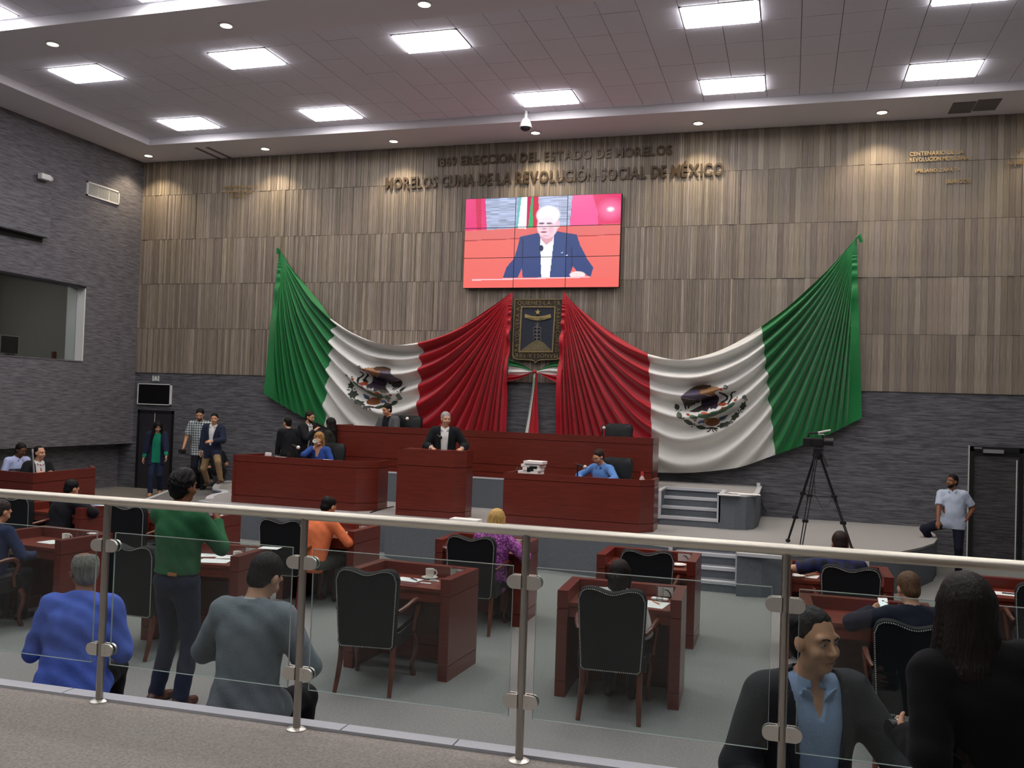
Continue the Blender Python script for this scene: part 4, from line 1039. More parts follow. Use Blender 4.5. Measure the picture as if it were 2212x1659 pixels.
def make_chair():
    t = thing('armchair', 'x', 'chair', (0, 0, 0))
    oc = back_outline(0.235, 0.262, 0.36, 1.0)
    c = cushion(oc, 0.0, 0.1, 0.022, 0.07); c.build('backrest', M_LEATHER_F, t, True)
    m = MB()
    P = [(x*0.955, z-(0.012 if z > 0.6 else -0.012)) for x, z in oc]; P.append(P[0]); d = 0.0
    for a, b in zip(P[:-1], P[1:]):
        L = math.hypot(b[0]-a[0], b[1]-a[1])
        while d < L:
            f = d/L; x, z = a[0]+(b[0]-a[0])*f, a[1]+(b[1]-a[1])*f
            m.sphere((x, -0.07*(z-0.36)-0.002, z), (0.0052, 0.0045, 0.0052), 6, 4); d += 0.0145
        d -= L
    o = m.build('nailhead_trim', M_NAIL, t, True); o['kind'] = 'stuff'
    m = MB(); m.bbox(-0.265, 0.06, 0.36, 0.265, 0.60, 0.49, 0.03); m.build('seat', M_LEATHER, t, True)
    m = MB(); m.bbox(-0.25, 0.075, 0.44, 0.25, 0.58, 0.525, 0.035); m.build('seat_cushion', M_LEATHER, t, True)
    for s in (-1, 1):
        pts = [(s*0.252, 0.03, 0.66), (s*0.275, 0.10, 0.672), (s*0.295, 0.2, 0.685), (s*0.31, 0.3, 0.70), (s*0.318, 0.37, 0.698), (s*0.32, 0.425, 0.672), (s*0.316, 0.447, 0.63), (s*0.308, 0.43, 0.575),
               (s*0.300, 0.41, 0.53), (s*0.292, 0.42, 0.48), (s*0.285, 0.44, 0.42)]
        m = MB(); m.tube(pts, [0.016, 0.018, 0.02, 0.022, 0.023, 0.023, 0.021, 0.018, 0.017, 0.018, 0.019], 10); m.build('arm', M_ARM, t, True)
        m = MB(); m.tube([(s*0.215, 0.055, 0.40), (s*0.217, 0.04, 0.25), (s*0.222, 0.0, 0.12), (s*0.228, -0.05, 0.0)], [0.026, 0.024, 0.021, 0.017], 8); m.build('leg', M_ARM, t, True)
        m = MB(); m.tube([(s*0.245, 0.55, 0.38), (s*0.262, 0.582, 0.31), (s*0.262, 0.585, 0.24), (s*0.248, 0.56, 0.14), (s*0.242, 0.555, 0.07), (s*0.25, 0.58, 0.022), (s*0.252, 0.59, 0.0)], [0.03, 0.032, 0.027, 0.019, 0.016, 0.022, 0.022], 8)
        m.build('leg', M_ARM, t, True)
    return t
chair0 = make_chair(); index_kids(chair0)
CHAIRS = [(-7.48, 6.62, 2, 'black armchair of the man in the dark blue jersey at far left'),
          (-5.58, 6.74, 0, 'black armchair right behind the legs of the man in green'),
          (-3.22, 6.66, 8, 'empty black nailhead armchair at the desk with the cup'),
          (-1.25, 6.80, 4, 'black nailhead armchair nearest the camera with a patterned sleeve showing'),
          (0.83, 6.58, -6, 'black armchair of the woman holding a lit phone'),
          (-9.33, 9.08, 4, 'black armchair beside the man with a phone, second row far left'),
          (-7.6, 9.06, 6, 'empty black armchair in the second row behind the man in green'),
          (-5.40, 8.94, 6, 'black armchair behind the person in the orange shirt'),
          (-3.10, 8.80, 4, 'black armchair of the blonde woman in purple'),
          (-1.29, 8.79, 8, 'empty black armchair in the second row by the stage steps'),
          (0.56, 8.78, -2, 'black armchair of the man in the dark polo shirt'),
          (2.12, 8.62, -10, 'black armchair cut off by the right edge of the photo')]
for i, (x, y, r, lb) in enumerate(CHAIRS):
    t = chair0 if i == 0 else dup(chair0, (0, 0, 0), 0)
    t.location = (x, y, 0); t.rotation_euler = (0, 0, math.radians(r)); t['label'] = lb; t['group'] = 'black armchairs of the chamber'

# ------------------------------------------------------------------ the big stage desks
def counter(name, label, front, zb, zt, depth_pts, gaps, parts, cat='desk', loc=None):
    """front: polyline seen by the chamber; every facet is a panel of its own; worktop inside"""
    o = Vector((front[0][0], front[0][1], zb)) if loc is None else loc
    t = thing(name, label, cat, tuple(o))
    k = 0
    for (a, b), pn in zip(zip(front[:-1], front[1:]), parts):
        d = Vector((b[0]-a[0], b[1]-a[1], 0)); L = d.length; d.normalize(); n = Vector((-d.y, d.x, 0))
        Mx = Matrix(((d.x, n.x, 0, a[0]-o.x), (d.y, n.y, 0, a[1]-o.y), (0, 0, 1, 0), (0, 0, 0, 1)))
        m = MB(); zs = [0]+[g for g in gaps]+[zt-zb]; e0 = 0.004 if pn == 'side_panel' else 0
        for z0, z1 in zip(zs[:-1], zs[1:]): m.box(e0, 0, z0+(0.004 if z0 else 0), L-e0, 0.06, z1-(0.004 if z1 < zt-zb else 0), 0, Mx)
        m.box(0.008, 0.012, 0.004, L-0.008, 0.055, zt-zb-0.01, 1, Mx); m.build(pn, [M_RED, M_GROOVE], t)
    m = MB(); m.prism([(p[0]-o.x, p[1]-o.y) for p in depth_pts], zt-zb-0.16, zt-zb-0.125); m.build('worktop', M_RED_IN, t)
    return t
counter('dais_desk', 'long raised mahogany desk across the dais behind the lectern', [(-8.10, 15.75), (-8.10, 15.02), (-2.17, 15.02), (-2.17, 15.78)], Z2, 1.895,
        [(-8.05, 15.07), (-2.22, 15.07), (-2.22, 15.7), (-8.05, 15.7)], (0.10, 0.24, 0.70), ['side_panel', 'front_panel', 'side_panel'])
counter('left_stage_desk', 'big mahogany desk on the stage left of the lectern', [(-8.95, 14.05), (-9.07, 13.36), (-6.72, 13.33), (-6.46, 13.62), (-6.46, 14.0)], Z1, 1.36,
        [(-9.0, 13.42), (-6.76, 13.4), (-6.52, 13.66), (-6.52, 13.95), (-8.9, 13.98)], (0.13, 0.70), ['side_panel', 'front_panel', 'corner_panel', 'side_panel'])
counter('right_stage_desk', 'big mahogany desk on the stage right of the lectern', [(-4.16, 13.95), (-4.18, 13.25), (-2.08, 13.25), (-1.9, 13.48), (-1.9, 13.95)], Z1, 1.325,
        [(-4.12, 13.31), (-2.12, 13.31), (-1.96, 13.52), (-1.96, 13.9), (-4.1, 13.9)], (0.13, 0.68), ['side_panel', 'front_panel', 'corner_panel', 'side_panel'])
lec = counter('lectern', 'tall mahogany lectern where the grey haired man speaks', [(-5.98, 13.75), (-5.98, 13.28), (-5.02, 13.28), (-4.86, 13.45), (-4.86, 13.75)], Z1, 1.61,
              [(-5.92, 13.33), (-5.06, 13.33), (-4.92, 13.48), (-4.92, 13.72), (-5.92, 13.72)], (0.10, 0.80), ['side_panel', 'front_panel', 'corner_panel', 'side_panel'])
ledge = MB(); ledge.prism([(0, 0.02), (0.96, 0.02), (1.1, 0.19), (1.1, 0.40), (0, 0.40)], 1.61-Z1-0.03, 1.61-Z1); ledge.build('top_shelf', M_RED, lec).location = (0, -0.47+0.0, 0)
bx = counter('side_box_desk', 'mahogany corner desk by the left wall with two men behind it', [(-11.95, 10.95), (-10.78, 10.82), (-10.92, 12.25), (-11.3, 12.6)], 0.0, 1.1,
             [(-11.9, 11.0), (-10.85, 10.9), (-10.97, 12.2), (-11.18, 12.2), (-11.1, 11.22), (-11.9, 11.28)], (0.12, 0.95), ['side_panel', 'front_panel', 'side_panel'])
# ------------------------------------------------------------------ high backed office chairs on the stage
def office_chair(x, y, z, rz, label, tufted=True):
    t = thing('office_chair', label, 'chair', (x, y, z), rz, 'black office chairs on the stage')
    oc = back_outline(0.23, 0.25, 0.5, 1.02, 0.0, 0.09)
    cushion(oc, -0.06, 0.06, 0.03, 0.1).build('backrest', M_LEATHER, t, True)
    if tufted:
        m = MB()
        for r in range(4):
            for c in range(4 if r % 2 else 5): m.sphere((-0.18+0.09*c+(0.045 if r % 2 else 0), 0.06-0.1*(0.16+0.11*r), 0.64+0.1*r), (0.012, 0.012, 0.012), 6, 4)
        m.build('button_tufts', M_BLACK, t)
    m = MB(); m.bbox(-0.25, 0.0, 0.42, 0.25, 0.5, 0.53, 0.04); m.build('seat', M_LEATHER, t, True)
    for s in (-1, 1):
        m = MB(); m.tube([(s*0.25, 0.02, 0.66), (s*0.29, 0.2, 0.68), (s*0.28, 0.36, 0.66), (s*0.27, 0.34, 0.5)], 0.022, 8); m.build('arm', M_BLACK, t, True)
    m = MB(); m.tube([(0, 0.25, 0.1), (0, 0.25, 0.42)], 0.03, 10); m.build('gas_lift', M_DARK, t)
    m = MB()
    for k in range(5):
        a = 2*PI*k/5; m.tube([(0, 0.25, 0.1), (0.27*math.cos(a), 0.25+0.27*math.sin(a), 0.06)], 0.02, 6); m.sphere((0.27*math.cos(a), 0.25+0.27*math.sin(a), 0.03), 0.03, 8, 5)
    m.build('star_base', M_BLACK, t)
    return t
office_chair(aty(884, 905, 15.98).x, 15.98, Z2, PI, 'black tufted office chair of the man in grey on the dais')
office_chair(-2.92, 15.98, Z2, PI, 'empty black tufted office chair on the dais at right')
office_chair(aty(716, 970, 14.6).x, 14.6, Z1, PI+0.2, 'black office chair of the woman drinking from a cup', False)
office_chair(aty(1333, 1010, 14.55).x, 14.55, Z1, PI-0.15, 'black office chair of the man in the blue shirt', False)

# ------------------------------------------------------------------ small things on the desks
def paper(px, py, z, rz, w_=0.21, h_=0.29, label='', n=1, group=None):
    p = atz(px, py, z); m = MB(); r2 = random.Random(int(px)); t = MB()
    for k in range(n):
        a = math.radians(rz+(r2.uniform(-6, 6) if k else 0)); Mx = Matrix.Translation((r2.uniform(-.01, .01) if k else 0, 0, 0.0012*k)) @ Matrix.Rotation(a, 4, 'Z')
        m.box(-w_/2, -h_/2, 0.0005, w_/2, h_/2, 0.0017, 0, Mx)
    return tag(m.build('paper_sheet', M_PAPER, None, False, (p.x, p.y, z)), label, 'paper', group)
def cup(p, label, saucer=True, rz=0.0, s=1.0, group='white coffee cups'):
    t = thing('coffee_cup', label, 'cup', tuple(p), rz, group, s)
    if saucer:
        m = MB(); m.lathe([(0.0001, 0.004), (0.03, 0.004), (0.05, 0.008), (0.074, 0.017), (0.075, 0.014), (0.045, 0.001), (0.0001, 0.0)], 28); m.build('saucer', M_CHINA, t, True)
    zb = 0.008 if saucer else 0.0
    m = MB(); m.lathe([(0.0001, zb), (0.031, zb), (0.035, zb+0.006), (0.038, zb+0.04), (0.041, zb+0.082), (0.038, zb+0.082), (0.034, zb+0.02), (0.0001, zb+0.015)], 28); m.build('bowl', M_CHINA, t, True)
    m = MB(); m.tube([(0.036, 0, zb+0.068), (0.055, 0, zb+0.072), (0.067, 0, zb+0.055), (0.063, 0, zb+0.032), (0.037, 0, zb+0.02)], 0.0055, 8); m.build('handle', M_CHINA, t, True)
    return t
def tumbler(p, label, h_=0.12, fill=0.0, r=0.033):
    t = thing('drinking_glass', label, 'glass', tuple(p), 0, 'drinking glasses on the desks')
    m = MB(); m.lathe([(0.0001, 0.0), (r*0.85, 0.0), (r, h_), (r-0.003, h_), (r*0.85-0.002, 0.012), (0.0001, 0.01)], 20); m.build('vessel', M_TUMBLER, t, True)
    if fill:
        m = MB(); m.lathe([(0.0001, 0.012), (r*0.82, 0.012), (r*0.88, fill), (0.0001, fill)], 16); m.build('water', M_TUMBLER, t, True)
    return t
Z = ZT+0.001
# first row, third desk
p = atz(928, 1250, Z); cup(p, 'white cup with saucer on the desk beside the notepad', True, 0.1)
p = atz(882, 1258, Z)
t = thing('notepad', 'thick white notepad with red edges and a pen on it', 'notepad', tuple(p), math.radians(-6))
m = MB(); m.box(-0.11, -0.075, 0, 0.11, 0.075, 0.022); m.build('page_block', mat('pink_page_edges', lin(206, 150, 150), rough=0.8), t)
m = MB(); m.box(-0.111, -0.076, 0.0225, 0.111, 0.076, 0.026); m.build('top_sheet', M_PAPER, t)
p = atz(894, 1252, Z+0.027); m = MB(); m.tube([(-0.03, 0.05, 0.005), (0.03, -0.05, 0.005)], 0.005, 8); tag(m.build('pen', M_BLACK, None, True, tuple(p), 0.35), 'black pen lying on the thick white notepad', 'pen')
p = atz(918, 1261, Z); m = MB(); m.bbox(-0.055, -0.012, 0, 0.055, 0.012, 0.01, 0.003); tag(m.build('card_box', M_PAPER, None, False, tuple(p), -0.02), 'small white stick like packet in front of the saucer', 'packet')
p = atz(938, 1256, Z)
m = MB()
for k in range(3): m.tube([(0.05*(1-0.1*k)*math.cos(a), 0.022*(1+0.1*k)*math.sin(a), 0.004+0.003*k) for a in np.linspace(0, 2*PI, 17)], 0.0022, 5)
m.tube([(-0.05, 0, 0.003), (-0.09, 0.02, 0.003), (-0.12, 0.0, 0.003)], 0.0022, 5)
tag(m.build('earphone_cord', M_PAPER, None, True, tuple(p)), 'coiled white earphone cord beside the cup', 'cord')
p = atz(959, 1242, Z); tumbler((-2.86, 7.66, Z), 'empty drinking glass in the corner of the desk with the cup', 0.13)
# fourth desk
paper(1414, 1306, Z, -8, 0.2, 0.26, 'white paper with a pencil on the near central desk')
p = atz(1416, 1303, Z+0.003); m = MB(); m.tube([(-0.02, 0.06, 0.004), (0.03, -0.05, 0.004)], 0.004, 6); tag(m.build('pencil', mat('pencil_orange', lin(222, 120, 40)), None, False, tuple(p), 0.2), 'orange pencil lying on white paper', 'pencil')
p = atz(1425, 1296, Z); m = MB(); m.bbox(-0.07, -0.03, 0, 0.07, 0.03, 0.018, 0.008); tag(m.build('crumpled_tissue', M_PAPER, None, True, tuple(p), -0.15), 'crumpled white tissue behind the pencil paper', 'tissue')
tumbler((-1.0, 7.6, Z), 'glass half full of water on the near central desk', 0.13, 0.05)
# first desk
paper(112, 1171, Z, -8, 0.22, 0.2, 'white paper on the far left desk in the nearest row')
p = atz(160, 1155, Z); cup((-7.28, 7.78, Z), 'white cup in the corner of the far left desk', False, 0.2)
tumbler((-7.12, 7.8, Z), 'empty drinking glass beside the cup on the far left desk', 0.11)
paper(200, 1152, H+0.001, 5, 0.1, 0.07, 'small white note on the rim of the far left desk')
# second desk
paper(452, 1199, Z, 30, 0.3, 0.21, 'white sheet lying farthest left among the loose papers')
paper(463, 1212, Z+0.002, 18, 0.29, 0.21, 'white sheet in front of the other loose papers', 2)
paper(500, 1203, Z+0.004, 24, 0.28, 0.2, 'pale sheet overlapping the loose papers on the right')
cup((-5.12, 7.68, Z), 'white cup behind the loose papers', False); tumbler((-5.08, 7.76, Z), 'drinking glass beside the cup behind the loose papers', 0.13)
paper(583, 1184, H+0.001, 10, 0.2, 0.14, 'white pad on the rim of the desk with loose papers')
# second row
paper(192, 1098, Z, 0, 0.2, 0.2, 'white paper in front of the man with a phone', 2)
t = thing('water_bottle', 'small clear plastic water bottle on the second row desk at far left', 'bottle', (-8.78, 9.82, Z))
m = MB(); m.lathe([(0.0001, 0), (0.032, 0.0), (0.034, 0.05), (0.03, 0.09), (0.034, 0.12), (0.03, 0.15), (0.013, 0.18), (0.013, 0.19)], 16); m.build('bottle_body', mat('pale_plastic', lin(190, 190, 206), rough=0.2), t, True)
m = MB(); m.lathe([(0.015, 0.185), (0.015, 0.205), (0.0001, 0.205)], 12); m.build('bottle_cap', M_PAPER, t)
paper(222, 1092, H+0.001, 0, 0.12, 0.08, 'small white card on the rim of the far left second row desk')
paper(470, 1113, H+0.001, 0, 0.14, 0.06, 'white slip on the rim of the desk behind the man in green')
tumbler((-6.9, 9.85, Z), 'drinking glass on the desk behind the man in green', 0.13)
paper(740, 1150, Z, 20, 0.2, 0.1, 'white sheet under the arm of the person in orange')
tumbler((-4.86, 9.75, Z), 'tall drinking glass on the desk of the person in orange', 0.15)
p = atz(755, 1158, Z); m = MB(); m.tube([(-0.08, 0.03, 0.003), (-0.02, -0.02, 0.003), (0.02, 0.03, 0.003), (0.07, 0.0, 0.003)], 0.003, 5); tag(m.build('white_cable', M_PAPER, None, True, (-5.0, 9.55, Z)), 'short white cable on the desk of the person in orange', 'cord')
cup((-2.9, 9.58, Z), 'white cup with saucer on the desk of the blonde woman', True, 0.3)
paper(962, 1182, Z, 0, 0.12, 0.12, 'white slip left of the blonde woman')
m = MB(); m.lathe([(0.0001, 0.004), (0.05, 0.005), (0.08, 0.02), (0.081, 0.015), (0.05, 0.0), (0.0001, 0.0)], 24); tag(m.build('white_plate', M_CHINA, None, True, (-1.06, 9.45, Z)), 'white plate on the desk by the stage steps', 'plate')
paper(1738, 1244, Z, -10, 0.26, 0.2, 'white sheets in front of the man in the dark polo', 2)
m = MB(); m.box(-0.012, -0.035, 0, 0.012, 0.035, 0.07); m.box(-0.05, -0.005, 0.03, 0.0, 0.005, 0.05); tag(m.build('white_adapter', M_PAPER, None, False, (0.78, 9.78, H)), 'pair of white plug adapters on the rim of the second row desk at right', 'adapter')
paper(1885, 1334, Z, 30, 0.14, 0.2, 'bright pink folder beside the woman with the phone').data.materials[0] = mat('pink_folder', lin(214, 60, 170))
paper(2160, 1254, Z, -6, 0.24, 0.18, 'white sheet with a black pen on the desk at the right edge').location = (1.96, 9.42, Z)
p = Vector((2.0, 9.42, Z+0.003)); m = MB(); m.tube([(-0.08, 0, 0.005), (0.06, -0.02, 0.005)], 0.006, 6); tag(m.build('black_pen', M_BLACK, None, False, tuple(p)), 'black pen lying on the white sheet at the right edge', 'pen')
t = thing('laptop', 'open dark laptop on the desk at the right edge', 'laptop', (2.36, 9.5, Z), math.radians(-8))
m = MB(); m.bbox(-0.17, -0.12, 0, 0.17, 0.12, 0.018, 0.004); m.build('keyboard_base', M_SILVER, t)
m = MB(); m.bbox(-0.17, -0.004, 0, 0.17, 0.006, 0.23, 0.003, 0, Matrix.Translation((0, 0.12, 0.018)) @ Matrix.Rotation(-0.25, 4, 'X')); m.build('screen_lid', M_BLACK, t)
# on the stage
p = atz(1000, 1144, Z1+0.12)
m = MB(); m.bbox(-0.22, -0.1, 0, 0.22, 0.1, 0.12, 0.004); tag(m.build('paper_box', M_PAPER, None, False, (-4.52, 12.55, Z1), -0.05), 'flat white box of paper on the stage edge behind the blonde woman', 'box')
def mic(loc, label, zt, lean, head=M_PLATE, rz=0.0):
    t = thing('microphone', label, 'microphone', loc, rz, 'desk microphones')
    m = MB(); m.lathe([(0.0001, 0.02), (0.05, 0.018), (0.06, 0.0)], 16); m.build('base', M_BLACK, t, True)
    m = MB(); m.tube([(0, 0, 0.01), (0, 0, zt)], 0.012, 8); m.build('stand', M_BLACK, t, True)
    m = MB(); m.tube([(-lean*0.4, 0, zt+0.02), (lean, 0, zt-0.015)], [0.012, 0.02], 8); m.build('handle', M_BLACK, t, True)
    m = MB(); m.sphere((lean*1.15, 0, zt-0.02), 0.032, 12, 8); m.build('head', head, t, True)
    return t
zw1, zw2, zw3 = 1.36-0.125, 1.325-0.125, 1.895-0.125
p = aty(1247, 1033, 13.6); mic((p.x, 13.6, zw2), 'black microphone with a pale head on the right stage desk', 0.27, 0.1, mat('mic_head_silver', lin(200, 200, 200), rough=0.4))
p = aty(634, 965, 13.6); mic((p.x, 13.6, zw1), 'microphone with a white head on the left stage desk', aty(634, 965, 13.6).z-zw1+0.01, 0.08, M_PAPER)
p = aty(876, 902, 15.5); mic((p.x, 15.5, zw3), 'microphone with a white head before the man in grey on the dais', aty(876, 902, 15.5).z-zw3, 0.03, M_PAPER)
p = aty(945, 958, 13.5); t = mic((p.x, 13.5, 1.61-0.125), 'thin black gooseneck microphone on the lectern', 0.34, 0.04, M_BLACK)
p = aty(1304, 925, 15.5)
mic((p.x-0.02, 15.5, zw3), 'microphone before the empty chair on the dais', aty(1306, 922, 15.5).z-zw3, 0.02, M_PLATE)
# folders piled on the right stage desk
p = aty(1150, 1022, 13.55)
for k in range(6):
    r2 = random.Random(k+40); m = MB(); w2, d2 = 0.165+r2.uniform(-.02, .02), 0.12; hh = 0.052
    m.bbox(-w2, -d2, 0, w2, d2, hh*0.9, 0.008)
    m2 = m.build('document_bundle', M_PAPER, None, False, (p.x+r2.uniform(-.03, .03)+(0.04 if k == 5 else 0), 13.58+r2.uniform(-.02, .02), zw2+0.001+hh*k), r2.uniform(-.3, .3))
    tag(m2, 'bundle of white documents on the right stage desk, %s of the pile' % ('bottom', 'second from the bottom', 'third from the bottom', 'third from the top', 'second from the top', 'top')[k], 'documents', 'piled document bundles')
m = MB(); m.box(-0.06, -0.135, 0, 0.05, -0.124, 0.07); m.box(-0.02, -0.137, 0.05, 0.1, -0.125, 0.09); tag(m.build('black_clip', M_BLACK, None, False, (p.x, 13.58, zw2+0.14)), 'black binder clips on the pile of documents', 'clip')
p = aty(1119, 1018, 13.55); tumbler((p.x, 13.55, zw2), 'drinking glass left of the document pile', 0.2, 0, 0.04)
t = thing('small_bottle', 'small clear bottle with a red cap on the right stage desk', 'bottle', (aty(1387, 1035, 13.5).x, 13.5, zw2))
m = MB(); m.lathe([(0.0001, 0), (0.04, 0.0), (0.042, 0.09), (0.04, 0.13), (0.018, 0.17), (0.018, 0.18)], 16); m.build('bottle_body', mat('pale_plastic2', lin(200, 180, 176), rough=0.2), t, True)
m = MB(); m.lathe([(0.02, 0.175), (0.022, 0.23), (0.0001, 0.235)], 12); m.build('bottle_cap', mat('cap_red', lin(200, 60, 60)), t)
p = aty(626, 985, 13.55); tumbler((p.x, 13.55, zw1), 'drinking glass on the left stage desk', 0.2, 0, 0.04)
o = paper(608, 987, 1.361, 0, 0.2, 0.05, 'white paper on the top edge of the left stage desk'); o.location.y = 13.385; m = MB()
p = aty(562, 984, 13.9); m.bbox(-0.05, -0.03, 0, 0.05, 0.03, 0.06, 0.01); tag(m.build('white_card_box', M_PAPER, None, False, (-8.66, 13.8, zw1+0.1)), 'small white box at the left end of the left stage desk', 'box')
o = paper(706, 993, 1.361, 0, 0.16, 0.05, 'white folded paper before the woman drinking'); o.location.y = 13.375
# loose papers on the step block
for k, (px, py, rz) in enumerate(((1575, 1069, 4), (1598, 1066, -12), (1618, 1068, 6))):
    paper(px, py, Z2+0.004+0.003*k, rz, 0.34, 0.2, 'white sheets lying on the carpeted step block, %s of three' % ('left', 'middle', 'right')[k], 2, 'papers on the step block')
# cables on the stage floor
def cable(pts, label, r=0.008):
    m = MB(); m.tube(pts, r, 6); return tag(m.build('floor_cable', M_BLACK, None, True), label, 'cable')
a, b, c = atz(800, 1107, Z1+0.01), atz(830, 1098, Z1+0.01), atz(850, 1094, Z1+0.01); cable([a, b, c], 'thin black cable on the stage floor left of the lectern')
pts = [aty(1642, 1052, 16.5), aty(1644, 1085, 16.55), aty(1652, 1102, 16.5), atz(1662, 1111, Z1+0.01), atz(1672, 1113, Z1+0.01)]; cable(pts, 'black cable hanging beside the step block', 0.012)
m = MB(); m.bbox(-0.03, -0.02, 0, 0.03, 0.02, 0.07, 0.006); p = atz(1641, 1050, Z2); tag(m.build('floor_socket', M_PLATE, None, False, (-0.5, 16.4, Z2)), 'small grey socket at the back corner of the step block', 'socket')

# ------------------------------------------------------------------ video camera on its tripod
feet = [atz(1702, 1172, Z1), atz(1730, 1186, Z1), atz(1841, 1192, Z1)]
tx, ty_ = 0.42, 13.25
zt = aty(1765, 985, ty_).z
p = aty(1766, 985, ty_); tx = p.x
t = thing('tripod', 'tall black tripod standing on the right of the stage', 'tripod', (tx, ty_, Z1))
def rel(q): return Vector((q.x-tx, q.y-ty_, q.z-Z1))
top = Vector((0, 0, zt-Z1))
for f in feet:
    q = rel(f); q.z = 0.03; d = (q-top); a = Vector((-d.y, d.x, 0)).normalized()
    m = MB(); off = Vector((0.06, 0, 0))*1
    s = 0.022
    st = top+Vector((d.x, d.y, 0)).normalized()*0.04
    for sg in (-1, 1): m.tube([st+a*s*sg*0.6, st+(q-st)*0.5+a*s*sg], 0.0115, 6)
    for sg in (-1, 1): m.tube([st+(q-st)*0.42+a*s*sg, q+a*s*sg*0.8], 0.009, 6)
    m.build('leg', M_BLACK, t, True)
    m = MB()
    for k in (0.44, 0.72): m = MB(); c = st+(q-st)*k; m.bbox(c.x-0.04, c.y-0.025, c.z-0.022, c.x+0.04, c.y+0.025, c.z+0.022, 0.006); m.build('leg_lock', M_BLACK, t)
    m = MB(); m.sphere((q.x, q.y, 0.03), (0.035, 0.03, 0.028), 8, 6); m.build('foot', M_BLACK, t)
    m = MB(); c = st+(q-st)*0.44; m.tube([Vector((0, 0, c.z-0.02)), c], 0.007, 6); m.build('spreader', M_BLACK, t)
m = MB(); m.lathe([(0.0001, -0.05), (0.05, -0.05), (0.075, 0.0), (0.07, 0.03), (0.0001, 0.03)], 16, 0, Matrix.Translation(top)); m.build('bowl', M_BLACK, t, True)
m = MB(); m.bbox(top.x-0.06, top.y-0.05, top.z+0.02, top.x+0.07, top.y+0.05, top.z+0.12, 0.015); m.build('fluid_head', M_BLACK, t)
m = MB(); m.tube([top+Vector((0.05, -0.04, 0.07)), top+Vector((0.13, -0.12, -0.14))], [0.012, 0.018], 8); m.build('pan_handle', M_BLACK, t, True)
m = MB(); m.tube([top+Vector((-0.05, 0, -0.1)), top+Vector((-0.02, 0.02, -0.55)), top+Vector((0.1, 0.02, -0.75)), top+Vector((0.2, 0.05, -0.6))], 0.004, 5); m.build('cable_loop', M_BLACK, t, True)
vc = thing('video_camera', 'black video camera mounted on the tall tripod', 'camera', (tx, ty_, zt+0.125), 0)
m = MB(); m.bbox(-0.14, -0.06, 0.0, 0.08, 0.06, 0.13, 0.02); m.build('body', M_BLACK, vc)
m = MB(); m.lathe([(0.055, 0), (0.06, 0.12), (0.065, 0.14), (0.05, 0.14), (0.0001, 0.12)], 18, 0, Matrix.Translation((0.06, 0, 0.075)) @ Matrix.Rotation(PI/2, 4, 'Y')); m.build('lens', M_BLACK, vc, True)
m = MB(); m.bbox(-0.2, -0.09, 0.0, -0.09, 0.0, 0.12, 0.01); m.build('viewfinder_screen', M_BLACK, vc)
m = MB(); m.tube([(-0.13, 0, 0.13), (-0.12, 0, 0.19), (0.04, 0, 0.2), (0.07, 0, 0.13)], 0.014, 8); m.build('handle', M_BLACK, vc, True)
m = MB(); m.tube([(0.0, -0.03, 0.2), (0.16, -0.03, 0.24)], 0.014, 8); m.bbox(0.0, -0.035, 0.17, 0.08, -0.02, 0.185, 0.004); m.build('shotgun_microphone', M_PLATE, vc, True)
# ------------------------------------------------------------------ people: implicit surfaces meshed as one skin each
def surfnet(Fd, o, h):
    S = Fd < 0
    c = np.zeros(tuple(n-1 for n in S.shape), np.int8)
    for a in (0, 1):
        for b in (0, 1):
            for d in (0, 1): c += S[a:S.shape[0]-1+a, b:S.shape[1]-1+b, d:S.shape[2]-1+d]
    act = (c > 0) & (c < 8)
    I, J, K = np.nonzero(act); n = len(I)
    if n == 0: return np.zeros((0, 3)), np.zeros((0, 4), int)
    ids = np.full(act.shape, -1, np.int32); ids[act] = np.arange(n)
    P = np.zeros((n, 3)); cnt = np.zeros(n)
    co = [(0, 0, 0), (1, 0, 0), (0, 1, 0), (1, 1, 0), (0, 0, 1), (1, 0, 1), (0, 1, 1), (1, 1, 1)]
    val = [Fd[I+a, J+b, K+d] for a, b, d in co]
    for i in range(8):
        for ax in range(3):
            if co[i][ax]: continue
            j = i | (1 << ax); fa, fb = val[i], val[j]; mk = (fa < 0) != (fb < 0)
            t = fa[mk]/(fa[mk]-fb[mk]); q = np.repeat(np.array(co[i], float)[None], mk.sum(), 0); q[:, ax] += t; P[mk] += q; cnt[mk] += 1
    V = (P/cnt[:, None]+np.stack([I, J, K], -1))*h+np.array(o)
    Qs = []
    for ax in range(3):
        sl0 = [slice(1, -1)]*3; sl1 = [slice(1, -1)]*3; sl0[ax] = slice(0, -1); sl1[ax] = slice(1, None)
        A, B = S[tuple(sl0)], S[tuple(sl1)]; e = np.argwhere(A != B)
        if len(e) == 0: continue
        flip = A[tuple(e.T)]
        off = np.ones(3, int); off[ax] = 0; base = e+off
        b1, b2 = (ax+1) % 3, (ax+2) % 3
        def cell(d1, d2):
            q = base.copy(); q[:, b1] += d1; q[:, b2] += d2; return ids[q[:, 0], q[:, 1], q[:, 2]]
        q = np.stack([cell(-1, -1), cell(0, -1), cell(0, 0), cell(-1, 0)], -1)
        q[~flip] = q[~flip][:, ::-1]; Qs.append(q)
    Q = np.concatenate(Qs); Q = Q[(Q >= 0).all(1)]
    return V, Q
